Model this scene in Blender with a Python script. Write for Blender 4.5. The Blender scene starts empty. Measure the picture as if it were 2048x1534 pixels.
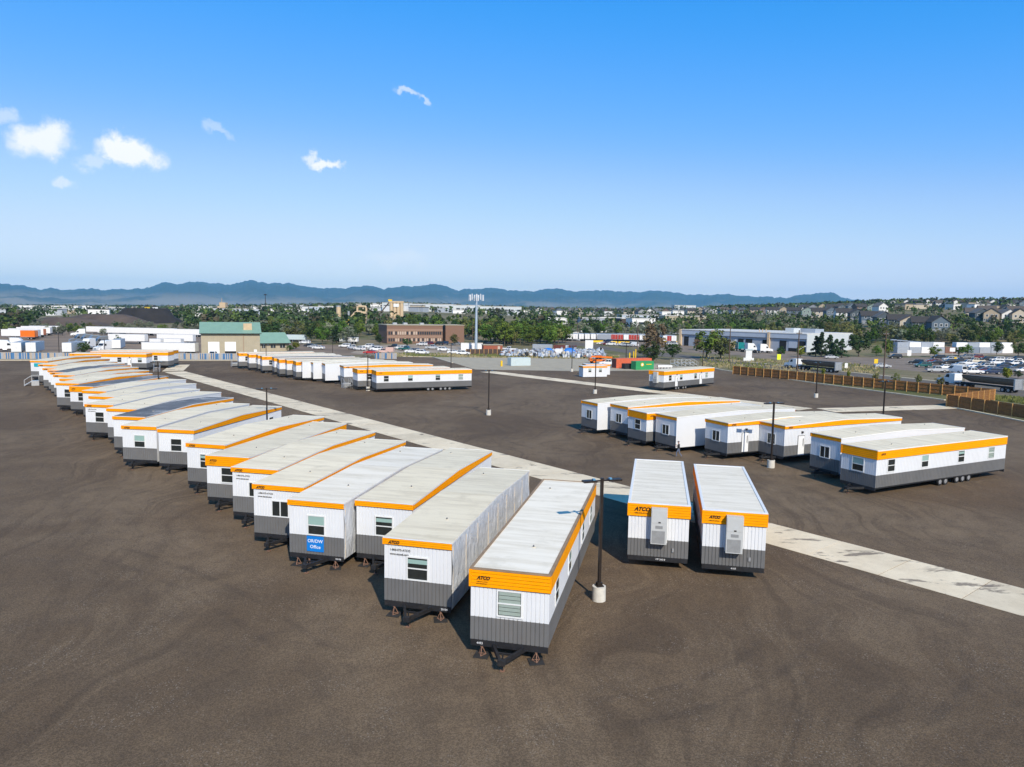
import bpy, bmesh, math, random
from mathutils import Vector, Matrix, noise
random.seed(7)
R = math.radians
scene = bpy.context.scene
col = scene.collection

# ------------------------------------------------------------------ camera
cam_data = bpy.data.cameras.new('camera')
cam_data.sensor_width = 36.0
cam_data.lens = 25.637
cam_data.clip_start = 0.5
cam_data.clip_end = 60000
cam = bpy.data.objects.new('camera', cam_data)
col.objects.link(cam)
cam.matrix_world = (Matrix.Translation((0, 0, 15.786)) @ Matrix.Rotation(R(90 - 5.696), 4, 'X') @ Matrix.Rotation(R(0.868), 4, 'Z'))
scene.camera = cam

# ------------------------------------------------------------------ sky and sun
SUN_EL, SUN_AZ = 38.5, 160.0          # azimuth clockwise from +Y
world = bpy.data.worlds.new('World')
scene.world = world
world.use_nodes = True
wn, wl = world.node_tree.nodes, world.node_tree.links
wn.clear()
w_out = wn.new('ShaderNodeOutputWorld')
w_bg = wn.new('ShaderNodeBackground')
w_bg.inputs['Strength'].default_value = 0.10
sky = wn.new('ShaderNodeTexSky')
sky.sky_type = 'NISHITA'
sky.sun_disc = False
sky.sun_elevation = R(SUN_EL)
sky.sun_rotation = R(SUN_AZ)
sky.altitude = 1600
sky.air_density = 1.0
sky.dust_density = 0.6
sky.ozone_density = 2.0
w_pre = wn.new('ShaderNodeVectorMath'); w_pre.operation = 'SCALE'; w_pre.inputs['Scale'].default_value = 0.1
wl.new(sky.outputs['Color'], w_pre.inputs[0])
w_cur = wn.new('ShaderNodeRGBCurve')     # the deep, clear blue of high dry air
for ch, pts in ((0, [(0, 0), (.05, .001), (.085, .005), (.17, .10), (.33, .41), (.6, .72), (1, .92)]), (1, [(0, 0), (.1, .13), (.2, .285), (.36, .455), (.56, .675), (.8, .83), (1, .95)]), (2, [(0, 0), (.2, .36), (.32, .68), (.43, .88), (.64, .92), (.85, .94), (1, 1)])):
    cv = w_cur.mapping.curves[ch]
    cv.points[0].location = pts[0]; cv.points[1].location = pts[-1]
    for p in pts[1:-1]: cv.points.new(*p)
w_cur.mapping.update()
wl.new(w_pre.outputs[0], w_cur.inputs['Color'])
w_post = wn.new('ShaderNodeVectorMath'); w_post.operation = 'SCALE'; w_post.inputs['Scale'].default_value = 11.3
wl.new(w_cur.outputs['Color'], w_post.inputs[0])

def wmath(op, a, b=None, c=None):
    n = wn.new('ShaderNodeMath'); n.operation = op
    for i, v in enumerate((a, b, c)):
        if v is None: continue
        if isinstance(v, (int, float)): n.inputs[i].default_value = v
        else: wl.new(v, n.inputs[i])
    return n.outputs[0]

w_tc = wn.new('ShaderNodeTexCoord')
w_dir = w_tc.outputs['Generated']
w_noise = wn.new('ShaderNodeTexNoise')
w_noise.inputs['Scale'].default_value = 30
w_noise.inputs['Detail'].default_value = 7
w_noise.inputs['Roughness'].default_value = 0.62
wl.new(w_dir, w_noise.inputs['Vector'])
w_off = wn.new('ShaderNodeVectorMath'); w_off.operation = 'MULTIPLY_ADD'
wl.new(w_noise.outputs['Color'], w_off.inputs[0])
w_off.inputs[1].default_value = (.052, .052, .052)
w_off.inputs[2].default_value = (-.026, -.026, -.026)
w_add = wn.new('ShaderNodeVectorMath'); w_add.operation = 'ADD'
wl.new(w_dir, w_add.inputs[0]); wl.new(w_off.outputs[0], w_add.inputs[1])
w_dist = w_add.outputs[0]
# fair-weather clouds: centre direction, half width and half height (radians), tilt (degrees), density
CLOUDS = [
    ((-0.52707, 0.83022, 0.18148), .034, .022, 8, .95), ((-0.45067, 0.87466, 0.17852), .037, .022, -4, 1.4), ((-0.48366, 0.85971, 0.16422), .018, .010, 0, .4),
    ((-0.54921, 0.81092, 0.20194), .018, .010, 20, .4), ((-0.51298, 0.84732, 0.13747), .013, .008, 0, .5),
    ((-0.36076, 0.90882, 0.20951), .018, .007, -30, .3), ((-0.24546, 0.95139, 0.18601), .026, .007, -8, .95), ((-0.26107, 0.94601, 0.19211), .010, .010, 0, .7),
    ((-0.13745, 0.95222, 0.27272), .020, .006, -10, .5), ((-0.11463, 0.95685, 0.26703), .012, .005, -35, .45), ((-0.15868, 0.98496, 0.06836), .05, .016, 0, .28),
    
]
cloud = None
for (d, a, b, tilt, dens) in CLOUDS:
    dv = Vector(d).normalized()
    rt = dv.cross(Vector((0, 0, 1))).normalized()
    up = rt.cross(dv).normalized()
    ct, st = math.cos(R(tilt)), math.sin(R(tilt))
    e1 = rt * ct + up * st
    e2 = up * ct - rt * st
    mp = wn.new('ShaderNodeMapping'); mp.vector_type = 'TEXTURE'
    mp.inputs['Location'].default_value = dv
    mp.inputs['Rotation'].default_value = Matrix((e1, e2, e1.cross(e2))).transposed().to_euler()
    mp.inputs['Scale'].default_value = (a, b, .5)
    wl.new(w_dist, mp.inputs['Vector'])
    ln = wn.new('ShaderNodeVectorMath'); ln.operation = 'LENGTH'
    wl.new(mp.outputs[0], ln.inputs[0])
    mr = wn.new('ShaderNodeMapRange'); mr.interpolation_type = 'SMOOTHSTEP'
    wl.new(ln.outputs['Value'], mr.inputs['Value'])
    mr.inputs['From Min'].default_value = 0.35; mr.inputs['From Max'].default_value = 1.15
    mr.inputs['To Min'].default_value = dens; mr.inputs['To Max'].default_value = 0.0
    cloud = mr.outputs[0] if cloud is None else wmath('MAXIMUM', cloud, mr.outputs[0])
w_cl = wmath('MINIMUM', cloud, 1.0)
w_mix = wn.new('ShaderNodeMixRGB')
w_mix.inputs['Color2'].default_value = (10.6, 10.8, 11.0, 1)
wl.new(w_cl, w_mix.inputs['Fac'])
wl.new(w_post.outputs[0], w_mix.inputs['Color1'])
wl.new(w_mix.outputs['Color'], w_bg.inputs['Color'])
wl.new(w_bg.outputs['Background'], w_out.inputs['Surface'])

sun_data = bpy.data.lights.new('sun', 'SUN')
sun_data.energy = 5.0
sun_data.angle = R(0.53)
sun_data.color = (1.0, 0.92, 0.79)
sun = bpy.data.objects.new('sun', sun_data)
col.objects.link(sun)
to_sun = Vector((math.sin(R(SUN_AZ)) * math.cos(R(SUN_EL)), math.cos(R(SUN_AZ)) * math.cos(R(SUN_EL)), math.sin(R(SUN_EL))))
sun.rotation_euler = to_sun.to_track_quat('Z', 'Y').to_euler()
sun.location = (40, -60, 80)

vs = scene.view_settings
vs.view_transform = 'Standard'
vs.look = 'None'
vs.exposure = 0.0
vs.gamma = 1.0
vs.use_curve_mapping = False
cy = scene.cycles
world.cycles.sampling_method = 'NONE'   # smooth sky: found by the bounced rays themselves
cy.max_bounces = 6
cy.diffuse_bounces = 3
cy.glossy_bounces = 3
cy.transmission_bounces = 4
cy.transparent_max_bounces = 8
cy.volume_bounces = 1
cy.caustics_reflective = False
cy.caustics_refractive = False
cy.use_adaptive_sampling = True
cy.adaptive_threshold = 0.015
cy.use_denoising = True
try:
    cy.denoiser = 'OPENIMAGEDENOISE'
    cy.denoising_input_passes = 'RGB_ALBEDO_NORMAL'
except Exception:
    pass

# ------------------------------------------------------------------ helpers
def srgb(r, g, b):
    f = lambda c: (c / 255 / 12.92) if c / 255 <= .04045 else ((c / 255 + .055) / 1.055) ** 2.4
    return (f(r), f(g), f(b))

MATS = {}
def mat(name, color=(.5, .5, .5), rough=.6, metal=0.0, var=.08, scale=3.0, bump=0.0, bscale=40.0, spec=.4, hue=0.0, obj_var=0.0, detail=4.0, coat=0.0, dirt=0.0, dirtcol=(.12, .09, .06)):
    """plain painted / coated surface: base colour with soft noise wear, optional fine relief and per-object shift"""
    if name in MATS: return MATS[name]
    m = bpy.data.materials.new(name); m.use_nodes = True
    nt = m.node_tree; N, Lk = nt.nodes, nt.links
    bs = N['Principled BSDF']
    bs.inputs['Roughness'].default_value = rough
    bs.inputs['Metallic'].default_value = metal
    bs.inputs['Specular IOR Level'].default_value = spec
    if coat: bs.inputs['Coat Weight'].default_value = coat
    tc = N.new('ShaderNodeTexCoord')
    nz = N.new('ShaderNodeTexNoise')
    nz.inputs['Scale'].default_value = scale; nz.inputs['Detail'].default_value = detail; nz.inputs['Roughness'].default_value = .6
    Lk.new(tc.outputs['Object'], nz.inputs['Vector'])
    rp = N.new('ShaderNodeValToRGB')
    lo = tuple(max(0, c * (1 - var)) for c in color); hi = tuple(min(1, c * (1 + var)) for c in color)
    rp.color_ramp.elements[0].position = .3; rp.color_ramp.elements[1].position = .7
    rp.color_ramp.elements[0].color = (*lo, 1); rp.color_ramp.elements[1].color = (*hi, 1)
    Lk.new(nz.outputs['Fac'], rp.inputs['Fac'])
    out = rp.outputs['Color']
    if dirt > 0:
        n2 = N.new('ShaderNodeTexNoise'); n2.inputs['Scale'].default_value = scale * .45; n2.inputs['Detail'].default_value = 8; n2.inputs['Roughness'].default_value = .7
        Lk.new(tc.outputs['Object'], n2.inputs['Vector'])
        mr = N.new('ShaderNodeMapRange'); mr.inputs['From Min'].default_value = .52; mr.inputs['From Max'].default_value = .78; mr.inputs['To Max'].default_value = dirt
        Lk.new(n2.outputs['Fac'], mr.inputs['Value'])
        mx = N.new('ShaderNodeMixRGB'); mx.inputs['Color2'].default_value = (*dirtcol, 1)
        Lk.new(mr.outputs[0], mx.inputs['Fac']); Lk.new(out, mx.inputs['Color1']); out = mx.outputs['Color']
    if obj_var > 0 or hue > 0:
        oi = N.new('ShaderNodeObjectInfo')
        hs = N.new('ShaderNodeHueSaturation')
        a = N.new('ShaderNodeMapRange'); a.inputs['To Min'].default_value = 1 - obj_var; a.inputs['To Max'].default_value = 1 + obj_var
        Lk.new(oi.outputs['Random'], a.inputs['Value']); Lk.new(a.outputs[0], hs.inputs['Value'])
        if hue:
            ml = N.new('ShaderNodeMath'); ml.operation = 'MULTIPLY'; ml.inputs[1].default_value = 7.31
            fr = N.new('ShaderNodeMath'); fr.operation = 'FRACT'
            b = N.new('ShaderNodeMapRange'); b.inputs['To Min'].default_value = .5 - hue; b.inputs['To Max'].default_value = .5 + hue
            Lk.new(oi.outputs['Random'], ml.inputs[0]); Lk.new(ml.outputs[0], fr.inputs[0]); Lk.new(fr.outputs[0], b.inputs['Value']); Lk.new(b.outputs[0], hs.inputs['Hue'])
        Lk.new(out, hs.inputs['Color']); out = hs.outputs['Color']
    Lk.new(out, bs.inputs['Base Color'])
    if bump > 0:
        nb = N.new('ShaderNodeTexNoise'); nb.inputs['Scale'].default_value = bscale; nb.inputs['Detail'].default_value = 5
        Lk.new(tc.outputs['Object'], nb.inputs['Vector'])
        bp = N.new('ShaderNodeBump'); bp.inputs['Strength'].default_value = bump; bp.inputs['Distance'].default_value = .02
        Lk.new(nb.outputs['Fac'], bp.inputs['Height']); Lk.new(bp.outputs['Normal'], bs.inputs['Normal'])
    MATS[name] = m
    return m

def glass_mat(name, tint=(.80, .88, .87), clear=.8):
    if name in MATS: return MATS[name]
    m = bpy.data.materials.new(name); m.use_nodes = True
    N, Lk = m.node_tree.nodes, m.node_tree.links
    N.remove(N['Principled BSDF'])
    t = N.new('ShaderNodeBsdfTransparent'); t.inputs['Color'].default_value = (*tint, 1)
    g = N.new('ShaderNodeBsdfGlossy'); g.inputs['Roughness'].default_value = .03; g.inputs['Color'].default_value = (.9, .95, 1, 1)
    lw = N.new('ShaderNodeLayerWeight'); lw.inputs['Blend'].default_value = .5
    pw = N.new('ShaderNodeMath'); pw.operation = 'POWER'; pw.inputs[1].default_value = 4.0; Lk.new(lw.outputs['Facing'], pw.inputs[0])
    ad = N.new('ShaderNodeMath'); ad.operation = 'MULTIPLY_ADD'; ad.inputs[1].default_value = .7; ad.inputs[2].default_value = .06; ad.use_clamp = True
    Lk.new(pw.outputs[0], ad.inputs[0])
    mx = N.new('ShaderNodeMixShader'); Lk.new(ad.outputs[0], mx.inputs[0]); Lk.new(t.outputs[0], mx.inputs[1]); Lk.new(g.outputs[0], mx.inputs[2])
    Lk.new(mx.outputs[0], N['Material Output'].inputs['Surface'])
    MATS[name] = m
    return m

class MB:
    """collects polygons for one mesh"""
    def __init__(s): s.v = []; s.f = []; s.m = []; s.mats = []; s.smooth = []
    def mi(s, m):
        if m not in s.mats: s.mats.append(m)
        return s.mats.index(m)
    def poly(s, pts, m, smooth=False):
        i = len(s.v); s.v += [tuple(p) for p in pts]; s.f.append(tuple(range(i, i + len(pts)))); s.m.append(s.mi(m)); s.smooth.append(smooth)
    def faces(s, pts, faces, m, smooth=False):
        i = len(s.v); s.v += [tuple(p) for p in pts]; k = s.mi(m)
        for f in faces: s.f.append(tuple(i + j for j in f)); s.m.append(k); s.smooth.append(smooth)
    def box(s, x0, x1, y0, y1, z0, z1, m, M=None):
        p = [(x0, y0, z0), (x1, y0, z0), (x1, y1, z0), (x0, y1, z0), (x0, y0, z1), (x1, y0, z1), (x1, y1, z1), (x0, y1, z1)]
        if M is not None: p = [M @ Vector(q) for q in p]
        s.faces(p, [(0, 3, 2, 1), (4, 5, 6, 7), (0, 1, 5, 4), (1, 2, 6, 5), (2, 3, 7, 6), (3, 0, 4, 7)], m)
    def bar(s, a, b, w, h, m):
        """square bar from a to b"""
        a, b = Vector(a), Vector(b); d = (b - a); L = d.length
        q = d.to_track_quat('Y', 'Z').to_matrix().to_4x4()
        s.box(-w / 2, w / 2, 0, L, -h / 2, h / 2, m, Matrix.Translation(a) @ q)
    def cyl(s, a, b, r0, r1, m, n=12, caps=True, smooth=True):
        a, b = Vector(a), Vector(b); d = (b - a)
        q = d.to_track_quat('Z', 'Y').to_matrix()
        ring = lambda c, r: [c + q @ Vector((r * math.cos(2 * math.pi * k / n), r * math.sin(2 * math.pi * k / n), 0)) for k in range(n)]
        p = ring(a, r0) + ring(b, r1)
        s.faces(p, [(k, (k + 1) % n, n + (k + 1) % n, n + k) for k in range(n)], m, smooth)
        if caps:
            s.poly(list(reversed(ring(a, r0))), m); s.poly(ring(b, r1), m)
    def prism(s, prof, x0, x1, m, axis='x', caps=True, inset=None):
        """profile of (y,z) points swept along x (or (x,z) along y)"""
        n = len(prof)
        mk = (lambda t, p: (t, p[0], p[1])) if axis == 'x' else (lambda t, p: (p[0], t, p[1]))
        pts = [mk(x0, p) for p in prof] + [mk(x1, p) for p in prof]
        s.faces(pts, [(k, n + k, n + (k + 1) % n, (k + 1) % n) for k in range(n)], m)
        if caps: s.faces(pts, [tuple(range(n)), tuple(range(2 * n - 1, n - 1, -1))], m)
    def mesh(s, name):
        me = bpy.data.meshes.new(name)
        me.from_pydata(s.v, [], s.f)
        for m in s.mats: me.materials.append(m)
        me.polygons.foreach_set('material_index', s.m)
        me.polygons.foreach_set('use_smooth', s.smooth)
        me.update()
        return me

def fixn(me):
    bm = bmesh.new(); bm.from_mesh(me); bmesh.ops.recalc_face_normals(bm, faces=bm.faces); bm.to_mesh(me); bm.free(); return me

def obj(name, me, parent=None, loc=(0, 0, 0), rz=0.0):
    o = bpy.data.objects.new(name, me); col.objects.link(o)
    o.location = loc; o.rotation_euler = (0, 0, rz)
    if parent is not None: o.parent = parent
    return o
def empty(name, loc, rz=0.0):
    o = bpy.data.objects.new(name, None); col.objects.link(o)
    o.empty_display_size = .3; o.location = loc; o.rotation_euler = (0, 0, rz)
    return o
def tag(o, label, cat, group=None):
    o['label'] = label; o['category'] = cat
    if group: o['group'] = group
    return o
def struct(name, me, loc=(0, 0, 0), kind='structure', label=None):
    o = obj(name, me, None, loc); o['kind'] = kind
    if label: o['label'] = label
    return o
ORD = ['first', 'second', 'third', 'fourth', 'fifth', 'sixth', 'seventh', 'eighth', 'ninth', 'tenth', 'eleventh', 'twelfth', 'thirteenth', 'fourteenth', 'fifteenth',
       'sixteenth', 'seventeenth', 'eighteenth', 'nineteenth', 'twentieth', 'twenty-first', 'twenty-second', 'twenty-third', 'twenty-fourth', 'twenty-fifth', 'twenty-sixth', 'twenty-seventh', 'twenty-eighth', 'twenty-ninth', 'thirtieth']
def label_series(items, cat, group):
    """items: (object, look, place, bearing). Look-alikes at one place are told apart by their order from the left."""
    by = {}
    for it in items: by.setdefault((it[1], it[2]), []).append(it)
    for (look, place), lst in by.items():
        lst.sort(key=lambda t: t[3])
        for k, it in enumerate(lst):
            if len(lst) == 1: lb = f'{look} {place}'
            else: lb = f'{ORD[k]} {look} from the left {place}'
            tag(it[0], lb, cat, group)
def bearing(o): return math.atan2(o.location.x, o.location.y)

CACHE = {}
def cached(key, fn):
    if key not in CACHE: CACHE[key] = fn()
    return CACHE[key]

def text_mesh(s, size, m, bold=0.0, shear=0.0, align='LEFT', extrude=.002):
    def make():
        c = bpy.data.curves.new('lettering', 'FONT')
        c.body = s; c.size = size; c.shear = shear; c.offset = bold; c.extrude = extrude; c.align_x = align; c.resolution_u = 3; c.space_line = .95
        o = bpy.data.objects.new('lettering_source', c); col.objects.link(o)
        bpy.context.view_layer.update()
        me = bpy.data.meshes.new_from_object(o.evaluated_get(bpy.context.evaluated_depsgraph_get()))
        bpy.data.objects.remove(o); bpy.data.curves.remove(c)
        me.transform(Matrix.Rotation(R(90), 4, 'X'))
        me.materials.clear(); me.materials.append(m)
        return me
    return cached(('text', s, size, m.name, bold, shear, align), make)

# terrain height: level in the yard, rising to the wooded hills farther out
SKY_AZ = [(-0.7355, 4), (-0.6109, 4), (-0.4600, 8), (-0.3080, 17), (-0.2190, 23), (-0.1531, 27), (-0.0519, 22), (0.0367, 20), (0.1180, 19), (0.1847, 22),
          (0.2625, 27), (0.3127, 31), (0.3732, 35), (0.4309, 41), (0.4587, 44), (0.5121, 47), (0.5624, 48), (0.6088, 49), (0.7531, 50)]
def lerp_list(L, x):
    if x <= L[0][0]: return L[0][1]
    for (a, b), (c, d) in zip(L, L[1:]):
        if x <= c: return b + (d - b) * (x - a) / (c - a)
    return L[-1][1]
R0 = [(-0.6109, 520), (-0.0179, 420), (0.1847, 405), (0.3127, 390), (0.4750, 378), (0.6088, 418)]
PROF = [(0, 0), (60, .13), (300, .35), (800, .7), (1600, 1.0), (9000, 1.02)]
def terr(x, y):
    r = math.hypot(x, y); a = math.atan2(x, y)
    if y < 0 or abs(a) > 1.2: return 0.0
    t = r - lerp_list(R0, a)
    if t <= 0: return 0.0
    return lerp_list(SKY_AZ, a) * lerp_list(PROF, t)

# ------------------------------------------------------------------ ground materials
def nodes_of(name):
    m = bpy.data.materials.new(name); m.use_nodes = True
    MATS[name] = m
    return m, m.node_tree.nodes, m.node_tree.links, m.node_tree.nodes['Principled BSDF']
def n_noise(N, Lk, vec, scale, detail=5, rough=.6, dist=0.0):
    n = N.new('ShaderNodeTexNoise'); n.inputs['Scale'].default_value = scale; n.inputs['Detail'].default_value = detail
    n.inputs['Roughness'].default_value = rough; n.inputs['Distortion'].default_value = dist
    Lk.new(vec, n.inputs['Vector']); return n.outputs['Fac']
def n_range(N, Lk, v, a, b, c=0.0, d=1.0):
    n = N.new('ShaderNodeMapRange'); n.interpolation_type = 'SMOOTHSTEP'
    for k, q in zip(('From Min', 'From Max', 'To Min', 'To Max'), (a, b, c, d)): n.inputs[k].default_value = q
    Lk.new(v, n.inputs['Value']); return n.outputs[0]
def n_mix(N, Lk, fac, a, b, mode='MIX'):
    n = N.new('ShaderNodeMixRGB'); n.blend_type = mode
    for i, v in (('Fac', fac), ('Color1', a), ('Color2', b)):
        if isinstance(v, (int, float)): n.inputs[i].default_value = v
        elif isinstance(v, tuple): n.inputs[i].default_value = (*v, 1)
        else: Lk.new(v, n.inputs[i])
    return n.outputs['Color']
def n_map(N, Lk, vec, scale=(1, 1, 1), rot=0.0, loc=(0, 0, 0)):
    n = N.new('ShaderNodeMapping'); n.inputs['Scale'].default_value = scale; n.inputs['Rotation'].default_value = (0, 0, rot); n.inputs['Location'].default_value = loc
    Lk.new(vec, n.inputs['Vector']); return n.outputs[0]

def gravel_mat():
    m, N, Lk, bs = nodes_of('asphalt_millings')
    tc = N.new('ShaderNodeTexCoord'); co = tc.outputs['Object']
    big = n_noise(N, Lk, co, .055, 4, .55, .6)
    mid = n_noise(N, Lk, co, .45, 6, .65, .4)
    c = n_mix(N, Lk, n_range(N, Lk, big, .32, .68), (.114, .0755, .043), (.181, .127, .076))
    c = n_mix(N, Lk, n_range(N, Lk, mid, .35, .72, 0, .55), c, (.090, .063, .040))
    wn_ = N.new('ShaderNodeTexNoise'); wn_.inputs['Scale'].default_value = .045; wn_.inputs['Detail'].default_value = 2; Lk.new(co, wn_.inputs['Vector'])
    wm = N.new('ShaderNodeVectorMath'); wm.operation = 'MULTIPLY_ADD'; Lk.new(wn_.outputs['Color'], wm.inputs[0]); wm.inputs[1].default_value = (26, 26, 0); Lk.new(co, wm.inputs[2]); warp = wm.outputs[0]
    # wheel paths: noise stretched along several driving directions
    for k, (rot, sy, lo, hi, a, dark) in enumerate([(.35, .035, .50, .66, .42, True), (-.55, .05, .50, .66, .40, True), (1.05, .045, .50, .68, .34, False), (-1.15, .03, .50, .66, .40, True)]):
        v = n_map(N, Lk, warp, (.75, sy * 1.6, 1), rot, (13.7 * k, 5.1 * k, 0))
        t = n_noise(N, Lk, v, 1.0, 5, .6, .9)
        w = n_noise(N, Lk, co, .02 + .006 * k, 2, .5)
        gate = N.new('ShaderNodeMath'); gate.operation = 'MULTIPLY'
        Lk.new(n_range(N, Lk, t, lo, hi, 0, a), gate.inputs[0]); Lk.new(n_range(N, Lk, w, .4, .62), gate.inputs[1])
        c = n_mix(N, Lk, gate.outputs[0], c, (.060, .040, .025) if dark else (.225, .16, .095))
    # tyre arcs left by turning trucks: pairs of dark rings, broken up by noise
    for (cx, cy, rad, mx, my, ext, a) in [(3.1, 45.08, 23.37, 18.9, 28.2, 5.4, .5), (7.88, 90.21, 9.45, 7.3, 87.6, 11.7, .5), (-52.54, -4.61, 56.74, -17.2, 38.7, 14.5, .5), (65.75, 114.08, 2.98, 66.4, 114.3, 3.6, .5), (0.33, 43.1, 16.03, 8.7, 30.0, 6.1, .5)]:
        for off in (-.95, .95):
            d1 = N.new('ShaderNodeVectorMath'); d1.operation = 'DISTANCE'; Lk.new(co, d1.inputs[0]); d1.inputs[1].default_value = (cx, cy, 0)
            d2 = N.new('ShaderNodeVectorMath'); d2.operation = 'DISTANCE'; Lk.new(co, d2.inputs[0]); d2.inputs[1].default_value = (mx, my, 0)
            e = N.new('ShaderNodeMath'); e.operation = 'SUBTRACT'; Lk.new(d1.outputs['Value'], e.inputs[0]); e.inputs[1].default_value = rad + off
            f = N.new('ShaderNodeMath'); f.operation = 'ABSOLUTE'; Lk.new(e.outputs[0], f.inputs[0])
            k1 = n_range(N, Lk, f.outputs[0], .10, .34, a * .5, 0); k2 = n_range(N, Lk, d2.outputs['Value'], ext * .7, ext * 1.15, 1, 0)
            g = N.new('ShaderNodeMath'); g.operation = 'MULTIPLY'; Lk.new(k1, g.inputs[0]); Lk.new(k2, g.inputs[1])
            h = N.new('ShaderNodeMath'); h.operation = 'MULTIPLY'; Lk.new(g.outputs[0], h.inputs[0]); Lk.new(n_range(N, Lk, mid, .35, .6), h.inputs[1])
            c = n_mix(N, Lk, h.outputs[0], c, (.045, .033, .025))
    # crushed stone grains
    vo = N.new('ShaderNodeTexVoronoi'); vo.inputs['Scale'].default_value = 22; vo.inputs['Randomness'].default_value = 1
    Lk.new(co, vo.inputs['Vector'])
    sx = N.new('ShaderNodeSeparateColor'); Lk.new(vo.outputs['Color'], sx.inputs['Color'])
    grain = n_range(N, Lk, sx.outputs[0], .0, 1.0, .72, 1.28)
    gm = N.new('ShaderNodeMixRGB'); gm.blend_type = 'MULTIPLY'; gm.inputs['Fac'].default_value = 1
    cmb = N.new('ShaderNodeCombineColor')
    for i in range(3): Lk.new(grain, cmb.inputs[i])
    Lk.new(c, gm.inputs['Color1']); Lk.new(cmb.outputs[0], gm.inputs['Color2']); c = gm.outputs['Color']
    pale = n_range(N, Lk, sx.outputs[1], .93, .99, 0, .55)
    dens = n_range(N, Lk, n_noise(N, Lk, co, .3, 4, .6), .42, .66)
    pm = N.new('ShaderNodeMath'); pm.operation = 'MULTIPLY'; Lk.new(pale, pm.inputs[0]); Lk.new(dens, pm.inputs[1])
    c = n_mix(N, Lk, pm.outputs[0], c, (.36, .31, .25))
    Lk.new(c, bs.inputs['Base Color'])
    bs.inputs['Roughness'].default_value = .9; bs.inputs['Specular IOR Level'].default_value = .25
    bp = N.new('ShaderNodeBump'); bp.inputs['Strength'].default_value = .8; bp.inputs['Distance'].default_value = .035
    hb = N.new('ShaderNodeMath'); hb.operation = 'ADD'
    Lk.new(n_noise(N, Lk, co, 9, 6, .75), hb.inputs[0]); Lk.new(mid, hb.inputs[1])
    Lk.new(hb.outputs[0], bp.inputs['Height']); Lk.new(bp.outputs[0], bs.inputs['Normal'])
    return m
def concrete_mat(name, c0, c1, stain=.5):
    m, N, Lk, bs = nodes_of(name)
    co = N.new('ShaderNodeTexCoord').outputs['Object']
    geo = N.new('ShaderNodeNewGeometry').outputs['Position']
    c = n_mix(N, Lk, n_range(N, Lk, n_noise(N, Lk, geo, .35, 6, .65), .3, .7), c0, c1)
    c = n_mix(N, Lk, n_range(N, Lk, n_noise(N, Lk, geo, 2.2, 6, .7), .45, .75, 0, .3), c, tuple(q * .72 for q in c0))
    oi = N.new('ShaderNodeObjectInfo').outputs['Random']
    hs = N.new('ShaderNodeHueSaturation'); Lk.new(c, hs.inputs['Color']); Lk.new(n_range(N, Lk, oi, 0, 1, .88, 1.07), hs.inputs['Value']); c = hs.outputs['Color']
    # millings tracked on to the slab
    sp = n_noise(N, Lk, n_map(N, Lk, geo, (.16, .42, 1), .7), 1.0, 7, .68, .5)
    c = n_mix(N, Lk, n_range(N, Lk, sp, .565, .62, 0, stain), c, (.13, .10, .075))
    Lk.new(c, bs.inputs['Base Color']); bs.inputs['Roughness'].default_value = .88
    bp = N.new('ShaderNodeBump'); bp.inputs['Strength'].default_value = .3; bp.inputs['Distance'].default_value = .01
    Lk.new(n_noise(N, Lk, geo, 14, 5, .7), bp.inputs['Height']); Lk.new(bp.outputs[0], bs.inputs['Normal'])
    return m
def field_mat():
    m, N, Lk, bs = nodes_of('dry_grassland')
    co = N.new('ShaderNodeTexCoord').outputs['Object']
    a = n_noise(N, Lk, co, .02, 6, .65, .5); b = n_noise(N, Lk, co, .15, 6, .7); g = n_noise(N, Lk, co, 1.6, 4, .7)
    c = n_mix(N, Lk, n_range(N, Lk, a, .38, .62), (.215, .175, .105), (.105, .115, .04))
    c = n_mix(N, Lk, n_range(N, Lk, b, .4, .7, 0, .7), c, (.27, .215, .145))
    c = n_mix(N, Lk, n_range(N, Lk, g, .45, .75, 0, .5), c, (.085, .085, .04))
    Lk.new(c, bs.inputs['Base Color']); bs.inputs['Roughness'].default_value = .95; bs.inputs['Specular IOR Level'].default_value = .1
    return m
def hill_mat():
    m, N, Lk, bs = nodes_of('mountain_slope')
    co = N.new('ShaderNodeTexCoord').outputs['Object']
    geo = N.new('ShaderNodeNewGeometry'); sep = N.new('ShaderNodeSeparateXYZ'); Lk.new(geo.outputs['Position'], sep.inputs[0])
    a = n_noise(N, Lk, co, .0011, 8, .65, .4); b = n_noise(N, Lk, co, .005, 6, .7)
    hgt = n_range(N, Lk, sep.outputs[2], 40, 260)
    c = n_mix(N, Lk, hgt, (.25, .205, .145), (.020, .036, .026))
    c = n_mix(N, Lk, n_range(N, Lk, a, .42, .62, 0, .85), c, (.020, .038, .026))
    c = n_mix(N, Lk, n_range(N, Lk, b, .55, .78, 0, .7), c, (.21, .165, .115))
    Lk.new(c, bs.inputs['Base Color']); bs.inputs['Roughness'].default_value = 1; bs.inputs['Specular IOR Level'].default_value = 0
    return m
M_GRAVEL = gravel_mat()
M_DRIVE = concrete_mat('drive_concrete', (.66, .545, .375), (.78, .66, .47), .8)
M_APRON = concrete_mat('apron_concrete', (.335, .285, .205), (.405, .35, .25), .12)
M_KERB = mat('kerb_concrete', (.64, .55, .40), .85, var=.12, scale=1.5)
M_FIELD = field_mat()
M_HILL = hill_mat()
M_ROAD = mat('road_asphalt', (.13, .108, .085), .9, var=.22, scale=.25, detail=7, bump=.3, bscale=8)
M_YARD = mat('yard_gravel', (.21, .15, .10), .92, var=.3, scale=.06, detail=8, bump=.4, bscale=4)
M_CARPARK = mat('car_park_asphalt', (.215, .165, .12), .9, var=.25, scale=.12, detail=7)
M_DIRT = mat('bare_earth', (.33, .26, .19), .95, var=.25, scale=.1, detail=8)
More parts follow.
